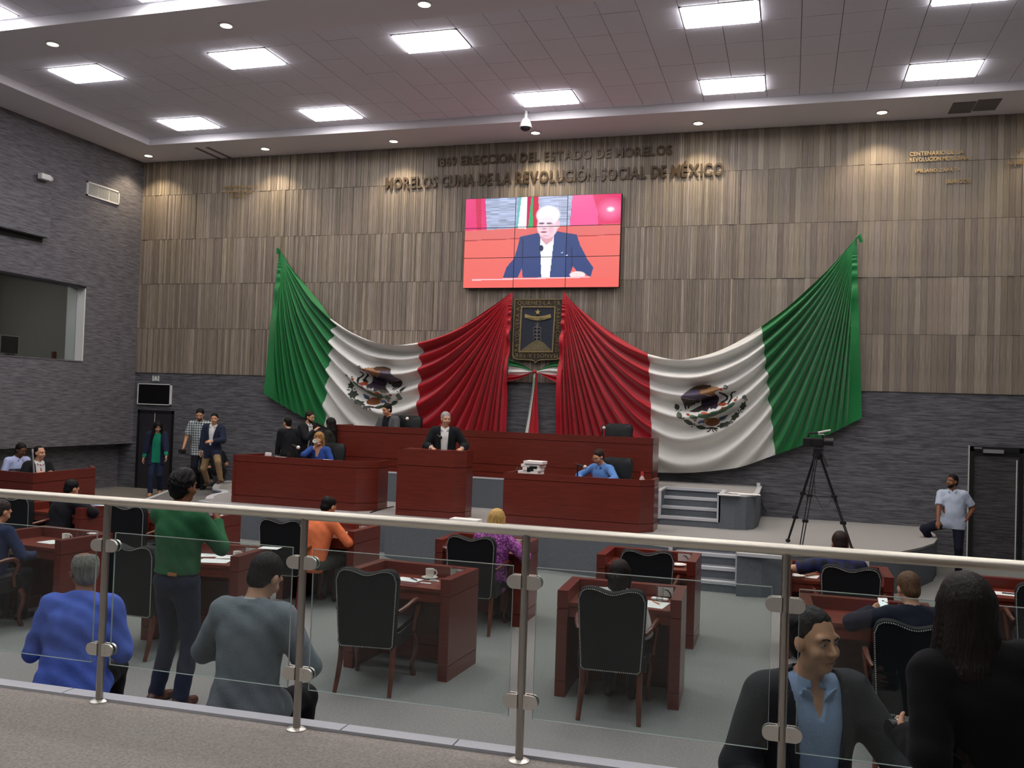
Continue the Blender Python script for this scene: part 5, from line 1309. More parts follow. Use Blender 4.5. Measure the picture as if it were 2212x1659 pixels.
class Field:
    def __init__(s, lo, hi, h):
        s.h = h; s.o = np.array(lo, float)-2*h; n = np.ceil((np.array(hi)-s.o)/h).astype(int)+3
        s.F = np.full(n, 0.5, np.float32); s.ax = [s.o[i]+h*np.arange(n[i]) for i in range(3)]
    def win(s, lo, hi, pad):
        sl = []
        for i in range(3):
            a = max(0, int((lo[i]-pad-s.o[i])/s.h)); b = min(s.F.shape[i], int((hi[i]+pad-s.o[i])/s.h)+2); sl.append(slice(a, max(a, b)))
        return tuple(sl), s.ax[0][sl[0]][:, None, None], s.ax[1][sl[1]][None, :, None], s.ax[2][sl[2]][None, None, :]
    def add(s, prim, k=0.02, g=0.0):
        fn, lo, hi = prim; sl, x, y, z = s.win(lo, hi, k+abs(g)+2*s.h)
        if 0 in [q.stop-q.start for q in sl]: return s
        d = (fn(x, y, z)-g).astype(np.float32); A = s.F[sl]
        if k > 0:
            hh = np.clip(k-np.abs(A-d), 0, None)/k; s.F[sl] = np.minimum(A, d)-hh*hh*k*0.25
        else: s.F[sl] = np.minimum(A, d)
        return s
    def sub(s, prim, k=0.0):
        fn, lo, hi = prim; sl, x, y, z = s.win(lo, hi, k+2*s.h)
        if 0 in [q.stop-q.start for q in sl]: return s
        d = -fn(x, y, z).astype(np.float32); A = s.F[sl]
        if k > 0:
            hh = np.clip(k-np.abs(A-d), 0, None)/k; s.F[sl] = np.maximum(A, d)+hh*hh*k*0.25
        else: s.F[sl] = np.maximum(A, d)
        return s
    def cut(s, p, n, k=0.0):
        """keeps the side the normal points away from"""
        n = Vector(n).normalized(); x, y, z = s.ax[0][:, None, None], s.ax[1][None, :, None], s.ax[2][None, None, :]
        d = ((x-p[0])*n[0]+(y-p[1])*n[1]+(z-p[2])*n[2]).astype(np.float32)
        if k > 0:
            hh = np.clip(k-np.abs(s.F-d), 0, None)/k; s.F = np.maximum(s.F, d)+hh*hh*k*0.25
        else: s.F = np.maximum(s.F, d)
        return s
    def wrinkle(s, a, f, seed=0):
        x, y, z = s.ax[0][:, None, None], s.ax[1][None, :, None], s.ax[2][None, None, :]
        s.F = s.F+(a*(np.sin(f*(x*1.1+0.5*z)+seed)*np.sin(f*(z*0.8-0.6*y)+1.7*seed)+0.6*np.sin(f*1.9*(0.5*x+y+0.7*z)+seed))).astype(np.float32); return s
    def mesh(s, name, mats):
        V, Q = surfnet(s.F, s.o, s.h); return np_mesh(name, V, Q, mats)
def cap(a, b, ra, rb):
    a, b = np.array(a, float), np.array(b, float); d = b-a; L2 = max(d@d, 1e-9)
    def fn(x, y, z):
        px, py, pz = x-a[0], y-a[1], z-a[2]; t = np.clip((px*d[0]+py*d[1]+pz*d[2])/L2, 0, 1)
        return np.sqrt((px-t*d[0])**2+(py-t*d[1])**2+(pz-t*d[2])**2)-(ra+(rb-ra)*t)
    r = max(ra, rb); return fn, np.minimum(a, b)-r, np.maximum(a, b)+r
def ell(c, r, R=None):
    c, r = np.array(c, float), np.array(r, float); A = np.eye(3) if R is None else np.array(R)   # columns of R: the axes
    def fn(x, y, z):
        p = (x-c[0], y-c[1], z-c[2]); q = [(p[0]*A[0, i]+p[1]*A[1, i]+p[2]*A[2, i]) for i in range(3)]
        k0 = np.sqrt(sum((q[i]/r[i])**2 for i in range(3))); k1 = np.sqrt(sum((q[i]/r[i]**2)**2 for i in range(3)))+1e-9
        return k0*(k0-1)/k1
    m = max(r); return fn, c-m, c+m
def slab(c, hs, R):
    """box with axes R"""
    c = np.array(c, float); A = np.array(R)
    def fn(x, y, z):
        p = (x-c[0], y-c[1], z-c[2]); q = [np.abs(p[0]*A[0, i]+p[1]*A[1, i]+p[2]*A[2, i])-hs[i] for i in range(3)]
        return np.maximum(np.maximum(q[0], q[1]), q[2])
    m = np.linalg.norm(hs); return fn, c-m, c+m
def rotm(rx, ry, rz):
    rx, ry, rz = map(math.radians, (rx, ry, rz))
    return np.array(Matrix.Rotation(rz, 3, 'Z') @ Matrix.Rotation(ry, 3, 'Y') @ Matrix.Rotation(rx, 3, 'X'))
def ik(a, t, l1, l2, hint):
    a, t, hint = map(lambda v: np.array(v, float), (a, t, hint)); d = t-a; L = np.linalg.norm(d); u = d/max(L, 1e-6)
    L = min(L, (l1+l2)*0.999); t = a+u*L; x = (l1*l1-l2*l2+L*L)/(2*L); h2 = max(l1*l1-x*x, 0.0)
    n = hint-u*(hint@u); n = n/max(np.linalg.norm(n), 1e-6); return a+u*x+n*math.sqrt(h2), t
def lerp(a, b, t): return np.array(a)+(np.array(b)-np.array(a))*t

SKIN = {'tan': lin(200, 150, 116), 'brown': lin(134, 88, 62), 'light': lin(196, 150, 122), 'dark': lin(104, 68, 50)}
def skin(k): return mat('skin_'+k, SKIN[k], rough=0.5, spec=0.35, var=0.08, vscale=25, bump=0.06, bscale=120)
def cloth(name, rgb, rough=0.85, bump=0.25, bs=160, var=0.08, vs=14): return mat('cloth_'+name, lin(*rgb), rough=rough, spec=0.2, bump=bump, bscale=bs, var=var, vscale=vs, sheen=0.03)
def hairm(name, rgb): return mat('hair_'+name, lin(*rgb), rough=0.5, spec=0.22, bump=0.7, bscale=38, var=0.35, vscale=26, stretch=(3.2, 3.2, 0.5))
M_EYEW = mat('eye_white', lin(176, 164, 152), rough=0.3)
M_IRIS = mat('eye_iris', lin(34, 22, 16), rough=0.15)
M_LIP = mat('lip', lin(140, 84, 74), rough=0.5)
def check_mat(name, c1, c2, s):
    m = bpy.data.materials.new(name); m.use_nodes = True; nt = m.node_tree; b = nt.nodes['Principled BSDF']; b.inputs['Roughness'].default_value = 0.85
    tc = nt.nodes.new('ShaderNodeTexCoord'); out = None
    for ax in ('X', 'Z'):
        wv = nt.nodes.new('ShaderNodeTexWave'); wv.bands_direction = ax; wv.inputs['Scale'].default_value = s; nt.links.new(tc.outputs['Object'], wv.inputs['Vector'])
        r = nt.nodes.new('ShaderNodeValToRGB'); r.color_ramp.elements[0].position = 0.42; r.color_ramp.elements[1].position = 0.55; r.color_ramp.elements[0].color = c2; r.color_ramp.elements[1].color = c1
        nt.links.new(wv.outputs['Fac'], r.inputs['Fac'])
        if out is None: out = r.outputs[0]
        else:
            mx = nt.nodes.new('ShaderNodeMix'); mx.data_type = 'RGBA'; mx.inputs['Factor'].default_value = 0.5; nt.links.new(out, mx.inputs['A']); nt.links.new(r.outputs[0], mx.inputs['B']); out = mx.outputs['Result']
    nt.links.new(out, b.inputs['Base Color']); return m
def spot_mat(name, base, spots, sc, lo=0.3, hi=0.42):
    m = bpy.data.materials.new(name); m.use_nodes = True; nt = m.node_tree; b = nt.nodes['Principled BSDF']; b.inputs['Roughness'].default_value = 0.85
    tc = nt.nodes.new('ShaderNodeTexCoord'); n0 = nt.nodes.new('ShaderNodeTexNoise'); n0.inputs['Scale'].default_value = sc; n0.inputs['Detail'].default_value = 3; n0.inputs['Distortion'].default_value = 0.8
    nt.links.new(tc.outputs['Object'], n0.inputs['Vector']); r = nt.nodes.new('ShaderNodeValToRGB'); cr = r.color_ramp
    cr.elements[0].position = lo; cr.elements[0].color = base; cr.elements[1].position = hi; cr.elements[1].color = spots[0]
    for i, c in enumerate(spots[1:]): e = cr.elements.new(min(0.98, hi+0.12*(i+1))); e.color = c
    nt.links.new(n0.outputs['Fac'], r.inputs['Fac']); nt.links.new(r.outputs[0], b.inputs['Base Color']); return m

def person(label, loc, yaw, S=1.0, h=0.012, pose='stand', pelz=None, lean=0, side=0, turn=0, head=(0, 0, 0), lh=None, rh=None, le=None, re_=None, lf=None, rf=None, lk=None, rk=None,
           sk='tan', hair='short', hairc=('black', (20, 18, 18)), top=None, jacket=None, trousers=None, shoes=None, tie=None, beard=None, glasses=False, fat=1.0, shw=0.185, lpalm=None, rpalm=None, curl=35, face=True, badge=None, hand_dir=None, hair_len=0.46):
    """x to the person's right, y forward, z up, origin on the floor; yaw 0 faces the back wall"""
    t = thing('person', label, 'person', tuple(loc), math.radians(yaw), None, S)
    sit = pose == 'sit'
    pz = pelz if pelz is not None else (0.55 if sit else 0.93)
    P = np.array([0, 0.0, pz]); T = rotm(-lean, side, turn); tx_, ty__, tz_ = T[:, 0], T[:, 1], T[:, 2]
    PT = rotm(-lean*0.35, 0, 0)
    shL, shR = P+T@np.array([-shw, 0, 0.475]), P+T@np.array([shw, 0, 0.475])
    nb = P+T@np.array([0, -0.012, 0.52]); nt_ = nb+T@np.array([0, 0.022, 0.085])
    HR = T@rotm(head[0], head[1], head[2]) if not isinstance(head, np.ndarray) else head
    HR = rotm(0, 0, turn)@rotm(-lean*0.5+head[0], side*0.5+head[1], head[2])
    HC = nt_+HR@np.array([0, 0.018, 0.085])
    hipL, hipR = P+PT@np.array([-0.088, 0, -0.02]), P+PT@np.array([0.088, 0, -0.02])
    if lf is None: lf = (-0.11, 0.40, 0.08) if sit else (-0.10, -0.01, 0.08)
    if rf is None: rf = (0.11, 0.40, 0.08) if sit else (0.10, -0.01, 0.08)
    if lk is None: lk = (-0.1, 1, 0.5) if sit else (0, 1, 0)
    if rk is None: rk = (0.1, 1, 0.5) if sit else (0, 1, 0)
    if lh is None: lh = (-0.15, 0.34, 0.72) if sit else (-0.25, 0.06, 0.83)
    if rh is None: rh = (0.15, 0.34, 0.72) if sit else (0.25, 0.06, 0.83)
    if le is None: le = (-0.5, -0.6, -0.5)
    if re_ is None: re_ = (0.5, -0.6, -0.5)
    knL, anL = ik(hipL, lf, 0.43, 0.42, lk); knR, anR = ik(hipR, rf, 0.43, 0.42, rk)
    elL, wrL = ik(shL, lh, 0.285, 0.25, le); elR, wrR = ik(shR, rh, 0.285, 0.25, re_)
    allp = np.array([P, shL, shR, HC+HR@np.array([0, 0, 0.15]), HC+HR@np.array([0, .12, 0]), knL, knR, anL, anR, elL, elR, wrL, wrR])
    lo, hi = allp.min(0)-0.2, allp.max(0)+0.2; lo[2] = max(lo[2], -0.01)
    fr = max(0.0085, 0.72*h)
    def hp(v): return HC+HR@np.array(v, float)
    def torso(g=0.0, low=0.0):
        f = fat
        return [(ell(P, (0.158*f+g, 0.112*f+g, 0.125+g+low), PT), 0.05), (ell(P+tz_*0.17+ty__*0.012*(f-1)*6, (0.15*f+g, 0.104*f*f+g, 0.17+g), T), 0.06), (ell(P+tz_*0.345, (0.166*min(f, 1.12)+g, 0.112*min(f, 1.15)+g, 0.18+g), T), 0.06),
                (cap(lerp(shL, shR, 0.06), lerp(shL, shR, 0.94), 0.052+g, 0.052+g), 0.05), (cap(nb, lerp(nb, shL, 0.75)-tz_*0.006, 0.05+g*0.6, 0.042+g), 0.04), (cap(nb, lerp(nb, shR, 0.75)-tz_*0.006, 0.05+g*0.6, 0.042+g), 0.04)]
    # ---- body
    B = Field(lo, hi, h)
    for p, k in torso(): B.add(p, k)
    B.add(cap(nb-tz_*0.03, nt_, 0.056, 0.05), 0.03)
    B.add(ell(hp((0, -0.012, 0.03)), (0.074, 0.092, 0.09), HR), 0.02); B.add(ell(hp((0, 0.022, -0.035)), (0.056, 0.066, 0.078), HR), 0.03)
    B.add(ell(hp((0, 0.058, -0.092)), (0.026, 0.02, 0.018), HR), 0.02)
    B.add(cap(hp((0, 0.084, 0.012)), hp((0, 0.106, -0.026)), 0.008, 0.0125), 0.012); B.add(ell(hp((0.012, 0.092, -0.03)), (0.009, 0.011, 0.008), HR), 0.008); B.add(ell(hp((-0.012, 0.092, -0.03)), (0.009, 0.011, 0.008), HR), 0.008)
    B.add(cap(hp((-0.045, 0.07, 0.03)), hp((0.045, 0.07, 0.03)), 0.012, 0.012), 0.015)
    for s in (-1, 1):
        B.add(ell(hp((s*0.042, 0.06, -0.03)), (0.022, 0.022, 0.022), HR), 0.02)
        B.sub(ell(hp((s*0.031, 0.094, 0.008)), (0.018, 0.014, 0.010), HR), 0.008)
        B.add(ell(hp((s*0.075, -0.008, -0.004)), (0.012, 0.024, 0.033), HR@rotm(12, 0, 0)), 0.006)
    B.add(ell(hp((0, 0.081, -0.058)), (0.024, 0.011, 0.007), HR), 0.006); B.add(ell(hp((0, 0.08, -0.067)), (0.02, 0.011, 0.008), HR), 0.006)
    hands = []
    for s, el, wr, palm in ((-1, elL, wrL, lpalm), (1, elR, wrR, rpalm)):
        sh_ = shL if s < 0 else shR
        B.add(cap(sh_, el, 0.05, 0.039), 0.03); B.add(cap(el, wr, 0.04, 0.026), 0.02)
        f = (wr-el)/np.linalg.norm(wr-el)
        if hand_dir is not None and hand_dir[0 if s < 0 else 1] is not None:
            f = np.array(hand_dir[0 if s < 0 else 1], float); f /= np.linalg.norm(f)
        n = np.array(palm if palm is not None else (-s*0.8, 0.2, -0.4), float); n = n-f*(n@f); n /= np.linalg.norm(n); sd = np.cross(f, n)
        if sd@np.array([-s, 0, 0.0]) < 0 and palm is None: sd = -sd
        thumb = sd if palm is None else sd*(1 if (np.cross(f, n)@np.array([-s, 0.3, 0.3])) > 0 else -1)
        B.add(ell(wr+f*0.048, (0.04, 0.052, 0.017), np.stack([sd, f, n], -1)), 0.015)
        for i, (ln, o_) in enumerate(((0.034, -1.5), (0.04, -0.5), (0.037, 0.5), (0.028, 1.5))):
            b0 = wr+f*0.085-thumb*o_*0.0195
            c1, s1 = math.cos(math.radians(curl*0.6)), math.sin(math.radians(curl*0.6)); d1 = f*c1+n*s1
            c2, s2 = math.cos(math.radians(curl*1.7)), math.sin(math.radians(curl*1.7)); d2 = f*c2+n*s2
            b1 = b0+d1*ln; b2 = b1+d2*ln*0.85; B.add(cap(b0, b1, fr, fr*0.93), 0.006); B.add(cap(b1, b2, fr*0.93, fr*0.82), 0.004)
        b0 = wr+f*0.03+thumb*0.03; b1 = b0+(f*0.65+thumb*0.55+n*0.3)*0.045; b2 = b1+(f*0.85+thumb*0.05+n*0.5)*0.032; B.add(cap(b0, b1, fr*1.3, fr*1.1), 0.012); B.add(cap(b1, b2, fr*1.1, fr*0.9), 0.004)
        hands.append((wr, f, n, thumb))
    for hpj, kn, an, s in ((hipL, knL, anL, -1), (hipR, knR, anR, 1)):
        B.add(cap(hpj, kn, 0.078*fat, 0.052), 0.04); B.add(cap(kn, an, 0.051, 0.036), 0.025); B.add(ell(lerp(kn, an, 0.3)+np.array([0, -0.012, 0]), (0.048, 0.05, 0.1)), 0.03)
        B.add(cap(an+np.array([0, -0.02, -0.03]), an+np.array([0, 0.13, -0.045]), 0.032, 0.024), 0.02)
    link('body', B.mesh('body', skin(sk)), t)
    # ---- garments
    def garment(name, mt, g, sleeve, hem, opening=None, collar=False, neck=0.064, h2=None, lowext=0.06, seed=0, wr_a=0.0025, front_open=None):
        G = Field(lo, hi, h2 or h)
        for p, k in torso(g, lowext): G.add(p, k)
        if hem < -0.12:
            for hpj, kn in ((hipL, knL), (hipR, knR)): G.add(cap(hpj, lerp(hpj, kn, min(0.6, (-hem-0.02)/0.43)), 0.086*fat+g, 0.078*fat+g), 0.06)
        for s, sh_, el, wr in ((-1, shL, elL, wrL), (1, shR, elR, wrR)):
            if sleeve >= 0.5:
                e = lerp(el, wr, (sleeve-0.5)*2); G.add(cap(sh_, el, 0.054+g, 0.046+g*0.9), 0.04); G.add(cap(el, e, 0.046+g*0.9, 0.034+g*0.8), 0.02)
                if sleeve > 0.55: f = (wr-el)/np.linalg.norm(wr-el); G.sub(slab(e+f*0.1, (0.09, 0.09, 0.1), basis(f)))
            else:
                e = lerp(sh_, el, sleeve*2); G.add(cap(sh_, e, 0.056+g, 0.056+g*1.3), 0.04); f = (el-sh_)/np.linalg.norm(el-sh_); G.sub(slab(e+f*0.1, (0.09, 0.09, 0.1), basis(f)))
        if wr_a: G.wrinkle(wr_a, 30, seed)
        G.cut(P+np.array([0, 0, hem]), PT@np.array([0, 0, -1.0]))
        G.sub(cap(nb-tz_*0.035+ty__*0.012, nb+tz_*0.3+ty__*0.02, neck, neck))
        if opening:
            (w0, z0), (w1, z1) = opening
            def fn(x, y, z):
                px, py, pz_ = x-P[0], y-P[1], z-P[2]; a = px*tx_[0]+py*tx_[1]+pz_*tx_[2]; b = px*ty__[0]+py*ty__[1]+pz_*ty__[2]; c = px*tz_[0]+py*tz_[1]+pz_*tz_[2]
                w_ = w1+(w0-w1)*np.clip((c-z1)/(z0-z1), 0, 1.15)
                return np.maximum(np.maximum(np.abs(a)-w_, -b), z1-c)
            m_ = 0.7; G.sub((fn, P-m_, P+m_))
        if collar == 'jacket':
            for i in range(12):
                a0, a1 = [math.radians(50+260*(i+q)/12) for q in (0, 1)]
                c0, c1 = [nb+T@np.array([math.sin(a)*0.078, math.cos(a)*0.072+0.006, -0.006-0.016*math.cos(a)]) for a in (a0, a1)]
                G.add(cap(c0, c1, 0.017, 0.017), 0.008)
        elif collar:
            n_ = 14
            for i in range(n_):
                a0, a1 = [math.radians(25+310*(i+q)/n_) for q in (0, 1)]
                c0, c1 = [nb+T@np.array([math.sin(a)*0.064, math.cos(a)*0.064+0.012, 0.018+0.012*(-math.cos(a))]) for a in (a0, a1)]
                G.add(cap(c0, c1, 0.013, 0.013), 0.006)
                c0, c1 = c0+tz_*0.014-(c0-nb)*0.08, c1+tz_*0.014-(c1-nb)*0.08; G.add(cap(c0, c1, 0.011, 0.011), 0.006)
            for s in (-1, 1):
                G.add(ell(nb+T@np.array([s*0.047, 0.101, -0.022]), (0.024, 0.007, 0.046), T@rotm(-28, 0, -s*28)@rotm(0, s*16, 0)), 0.003)
        o = link(name, G.mesh(name, mt), t)
        if collar == 'jacket' and opening:
            G2 = Field(lo, hi, h2 or h)
            for p, k in torso(g+0.007, lowext): G2.add(p, k)
            if wr_a: G2.wrinkle(wr_a, 30, seed)
            (w0, z0), (w1, z1) = opening
            def fn2(x, y, z):
                px, py, pz_ = x-P[0], y-P[1], z-P[2]; a = np.abs(px*tx_[0]+py*tx_[1]+pz_*tx_[2]); b = px*ty__[0]+py*ty__[1]+pz_*ty__[2]; c = px*tz_[0]+py*tz_[1]+pz_*tz_[2]
                w_ = w1+(w0-w1)*np.clip((c-z1)/(z0-z1), 0, 1.15); q = np.clip((c-0.14)/(0.44-0.14), 0, 1); wd = 0.012+0.05*q*np.where(c > 0.44, np.clip(1-(c-0.44)/0.09, 0.2, 1), 1)
                return -np.maximum(np.maximum(np.maximum(w_-a, a-w_-wd), -b+0.03), np.maximum(0.12-c, c-0.52))
            G2.sub((fn2, P-0.8, P+0.8)); G2.sub(cap(nb-tz_*0.035+ty__*0.012, nb+tz_*0.3+ty__*0.02, neck, neck))
            link('lapel', G2.mesh('lapel', mt), t)
        return o
    if top: garment(top.get('name', 'shirt'), top['m'], top.get('g', 0.012), top.get('sleeve', 0.97), top.get('hem', -0.12), top.get('open'), top.get('collar', False), top.get('neck', 0.062), seed=len(label), wr_a=top.get('wr', 0.002))
    if jacket: garment(jacket.get('name', 'jacket'), jacket['m'], jacket.get('g', 0.026), jacket.get('sleeve', 0.96), jacket.get('hem', -0.2), jacket.get('open', ((0.085, 0.5), (0.012, 0.10))), 'jacket' if jacket.get('collar', True) else False, 0.066, seed=len(label)+2, wr_a=jacket.get('wr', 0.002))
    if trousers:
        G = Field(lo, hi, h); g = 0.011
        G.add(ell(P, (0.155*fat+g, 0.109*fat+g, 0.125+g), PT), 0.04)
        for hpj, kn, an in ((hipL, knL, anL), (hipR, knR, anR)):
            G.add(cap(hpj, kn, 0.083*fat+g, 0.06+g), 0.035); G.add(cap(kn, lerp(kn, an, 0.98), 0.06+g, 0.046+g), 0.025)
        G.wrinkle(0.0025, 34, 3); G.cut(P+PT@np.array([0, 0, 0.09]), PT@np.array([0, 0, 1.0])); link('trousers', G.mesh('trousers', trousers), t)
    if shoes:
        for kn, an in ((knL, anL), (knR, anR)):
            dz = an[2]-0.08; G = Field(an-0.2, an+0.25, max(0.007, h*0.8)); b = np.array([an[0], an[1], dz])
            G.add(cap(b+[0, -0.05, 0.042], b+[0, 0.03, 0.05], 0.038, 0.042), 0.03); G.add(cap(b+[0, 0.03, 0.042], b+[0, 0.15, 0.03], 0.04, 0.034), 0.03); G.add(cap(b+[0, -0.02, 0.06], b+[0, -0.01, 0.1], 0.04, 0.043), 0.02)
            G.cut(b+[0, 0, 0.003], (0, 0, -1)); G.cut(b+[0, 0, 0.105], (0, 0, 1)); link('shoe', G.mesh('shoe', shoes), t)
    # ---- hair
    if hair:
        mh = hairm(*hairc); h3 = min(h, 0.01); G = Field(HC-0.2-(np.array([0, 0, 0.45]) if hair in ('long', 'bob', 'wild') else 0), HC+0.24, h3)
        gi = 0.011 if hair in ('high', 'short', 'balding', 'receding', 'grey') else 0.024
        dz = 0.012 if gi < 0.02 else 0.0
        G.add(ell(hp((0, -0.013-dz, 0.031+dz*0.7)), (0.0745+gi*0.8, 0.092+gi, 0.0885+gi*0.85), HR), 0.0)
        if hair == 'spiky': G.add(ell(hp((0, -0.0, 0.075)), (0.07, 0.08, 0.075), HR), 0.02); G.wrinkle(0.006, 120, 1)
        if hair in ('high', 'short', 'balding', 'receding', 'spiky', 'grey'): G.add(ell(hp((0, -0.05, -0.03)), (0.066, 0.06, 0.06), HR), 0.02)
        if hair in ('long', 'bob', 'wild'):
            L = {'long': hair_len, 'bob': 0.2, 'wild': 0.3}[hair]; zdn = np.array([0, 0, -1.0])
            for s in np.linspace(-1, 1, 9):
                r0 = hp((s*0.068, -0.03-0.055*(1-abs(s)**2)+(0.035 if abs(s) > 0.9 else 0), 0.03))
                spread = {'long': 1.9, 'bob': 1.15, 'wild': 1.5}[hair]
                back = HR@np.array([s*0.068*(spread-1), -0.035-0.03*(1-abs(s)), 0])
                e1 = r0+zdn*L*0.4+back*0.5; e2 = r0+zdn*L*(0.92+0.08*math.cos(5*s))+back
                G.add(cap(r0, e1, 0.034, 0.034), 0.02); G.add(cap(e1, e2, 0.034, 0.022 if hair != 'bob' else 0.028), 0.02)
            if hair == 'bob': G.add(cap(hp((-0.05, 0.075, 0.075)), hp((0.05, 0.075, 0.075)), 0.022, 0.022), 0.02)
        G.wrinkle(0.0022, 150, 2)
        if hair == 'long' or hair == 'wild' or hair == 'bob':
            zt_ = 0.045 if hair == 'bob' else 0.075
            G.sub(ell(hp((0, 0.11, -0.045)), (0.056, 0.085, 0.045+zt_), HR), 0.01)
        else:
            a_, b_ = {'receding': (0.052, 0.095), 'balding': (0.06, 0.085), 'high': (0.068, 0.088)}.get(hair, (0.078, 0.072))
            A_, B_ = np.array([a_, b_]), np.array([-0.035, -0.1]); dd = A_-B_; nn = np.array([dd[1], -dd[0]]); nn = nn/np.linalg.norm(nn)
            G.cut(hp((0, A_[0], A_[1])), HR@np.array([0, nn[0], nn[1]]), 0.036)
            G.sub(ell(hp((0, 0.1, 0.02)), (0.05, 0.05, 0.055), HR), 0.008)
            for s in (-1, 1): G.sub(ell(hp((s*0.083, -0.005, -0.012)), (0.02, 0.026, 0.035), HR), 0.004)
            if hair == 'balding': G.sub(ell(hp((0, -0.04, 0.115)), (0.045, 0.05, 0.045), HR), 0.03)
            if hair == 'high':
                for s in (-1, 1): G.sub(ell(hp((s*0.05, 0.07, 0.078)), (0.022, 0.03, 0.026), HR), 0.012)
            if hair == 'receding':
                for s in (-1, 1): G.sub(ell(hp((s*0.055, 0.06, 0.09)), (0.03, 0.05, 0.03), HR), 0.01)
        link('hair', G.mesh('hair', mh), t)
    if face:
        hb = hairm(*(beard or hairc))
        for s in (-1, 1):
            m = MB(); m.sphere((0, 0, 0), 0.012, 12, 8, 0); m.sphere((0, 0.0066, 0), 0.006, 10, 6, 1); e = m.build('eye', [M_EYEW, M_IRIS], t, True); q = hp((s*0.031, 0.0708, 0.0075)); e.location = q; e.rotation_euler = Matrix([list(r) for r in HR]).to_euler()
            m = MB(); m.tube([hp((s*0.013, 0.091, 0.026)), hp((s*0.03, 0.09, 0.032)), hp((s*0.05, 0.074, 0.027))], [0.004, 0.005, 0.0025], 6); m.build('eyebrow', hb, t, True)
        m = MB(); m.tube([hp((-0.024, 0.083, -0.063)), hp((-0.01, 0.0925, -0.061)), hp((0.01, 0.0925, -0.061)), hp((0.024, 0.083, -0.063))], [0.002, 0.0042, 0.0042, 0.002], 6); m.build('mouth', M_LIP, t, True)
        if beard:
            G = Field(HC-0.2, HC+0.2, min(h, 0.008)); G.add(ell(hp((0, 0.022, -0.036)), (0.06, 0.069, 0.081), HR), 0.0); G.add(ell(hp((0, 0.058, -0.094)), (0.03, 0.025, 0.022), HR), 0.02)
            G.cut(hp((0, 0.05, -0.038)), HR@np.array([0, 0.5, 1.0])); G.sub(ell(hp((0, 0.1, -0.062)), (0.024, 0.03, 0.011), HR), 0.004); link('beard', G.mesh('beard', hb), t)
    if glasses:
        m = MB()
        for s in (-1, 1):
            m.tube([hp((s*0.033+0.022*math.cos(a), 0.1, 0.006+0.016*math.sin(a))) for a in np.linspace(0, 2*PI, 13)], 0.0018, 5); m.tube([hp((s*0.055, 0.1, 0.01)), hp((s*0.077, 0.06, 0.012)), hp((s*0.082, -0.01, 0.008))], 0.0022, 5)
        m.tube([hp((-0.011, 0.1, 0.008)), hp((0.011, 0.1, 0.008))], 0.0018, 5); m.build('spectacles', M_SILVER, t, True)
    if tie:
        q0 = nb+T@np.array([0, 0.095, -0.02]); q1 = P+T@np.array([0, 0.15*max(1, fat), 0.3]); q2 = P+T@np.array([0, 0.145*max(1, fat), 0.08])
        m = MB(); m.tube([q0, q0-tz_*0.03, q1, q2], [0.016, 0.012, 0.022, 0.03], 8); m.build('tie', tie, t, True)
    W = lambda v: t.matrix_basis @ Vector(v)
    t['_'] = 0; del t['_']
    M4 = Matrix.Translation(Vector(loc)) @ Matrix.Rotation(math.radians(yaw), 4, 'Z') @ Matrix.Scale(S, 4)
    return dict(root=t, hands=[(M4 @ Vector(w_), (M4.to_3x3() @ Vector(f)).normalized(), (M4.to_3x3() @ Vector(n)).normalized(), (M4.to_3x3() @ Vector(th)).normalized()) for w_, f, n, th in hands], M=M4, head=HC, HR=HR, P=P, T=T, nb=nb, el=(elL, elR), wr=(wrL, wrR), kn=(knL, knR))
def basis(f):
    f = np.array(f)/np.linalg.norm(f); a = np.cross(f, [0, 0, 1.0]) if abs(f[2]) < 0.9 else np.cross(f, [1.0, 0, 0]); a /= np.linalg.norm(a); return np.stack([a, np.cross(f, a), f], -1)
# ------------------------------------------------------------------ who is in the room
BLK = ('black', (20, 18, 18)); DBR = ('dark_brown', (44, 32, 26))
JEANS = cloth('blue_jeans', (40, 48, 66)); DTR = cloth('dark_trousers', (30, 32, 40)); BTR = cloth('black_trousers', (22, 22, 26)); KHA = cloth('khaki', (140, 116, 86))
SHB = mat('shoe_black', lin(22, 20, 20), rough=0.35); SHN = mat('shoe_brown', lin(74, 46, 36), rough=0.35)
WSH = cloth('white_shirt', (214, 216, 216)); WSH2 = cloth('white_shirt_dim', (190, 192, 196))
def at_px(px, py, y, z): p = aty(px, py, y); return (p.x, y, z)

# 1 speaker at the lectern
p = aty(963, 896, 13.95)
person('grey haired person in a dark blazer and open white shirt speaking at the lectern', (p.x, 13.95, Z1), 180+18, 0.955, 0.011, lean=5, head=(-2, 0, 22), lh=(-0.30, 0.3, 1.13), rh=(0.2, 0.33, 1.13), le=(-0.7, -0.6, -0.6), re_=(0.7, -0.6, -0.6), lpalm=(0.2, 0, -1), rpalm=(0, 0, -1), curl=15,
       sk='light', hair='short', hairc=('grey', (150, 150, 150)), top=dict(m=WSH, collar=True), jacket=dict(m=cloth('black_blazer', (24, 27, 31)), open=((0.07, 0.5), (0.035, -0.2))), trousers=DTR, shoes=SHB, fat=1.1)
# 2 man on the dais
p = aty(850, 878, 16.0)
person('smiling person in a grey jacket and black shirt seated on the dais', (p.x, 15.86, Z2), 180-14, 0.93, 0.012, 'sit', pelz=0.52, lean=4, head=(-18, 0, -16), lh=(-0.14, 0.3, 0.8), rh=(0.14, 0.3, 0.8), sk='tan', hairc=BLK, top=dict(m=cloth('black_shirt', (22, 24, 30)), collar=True), jacket=dict(m=cloth('grey_jacket', (84, 88, 90)), open=((0.09, 0.5), (0.07, 0.0))), trousers=DTR, shoes=SHB, fat=1.1)
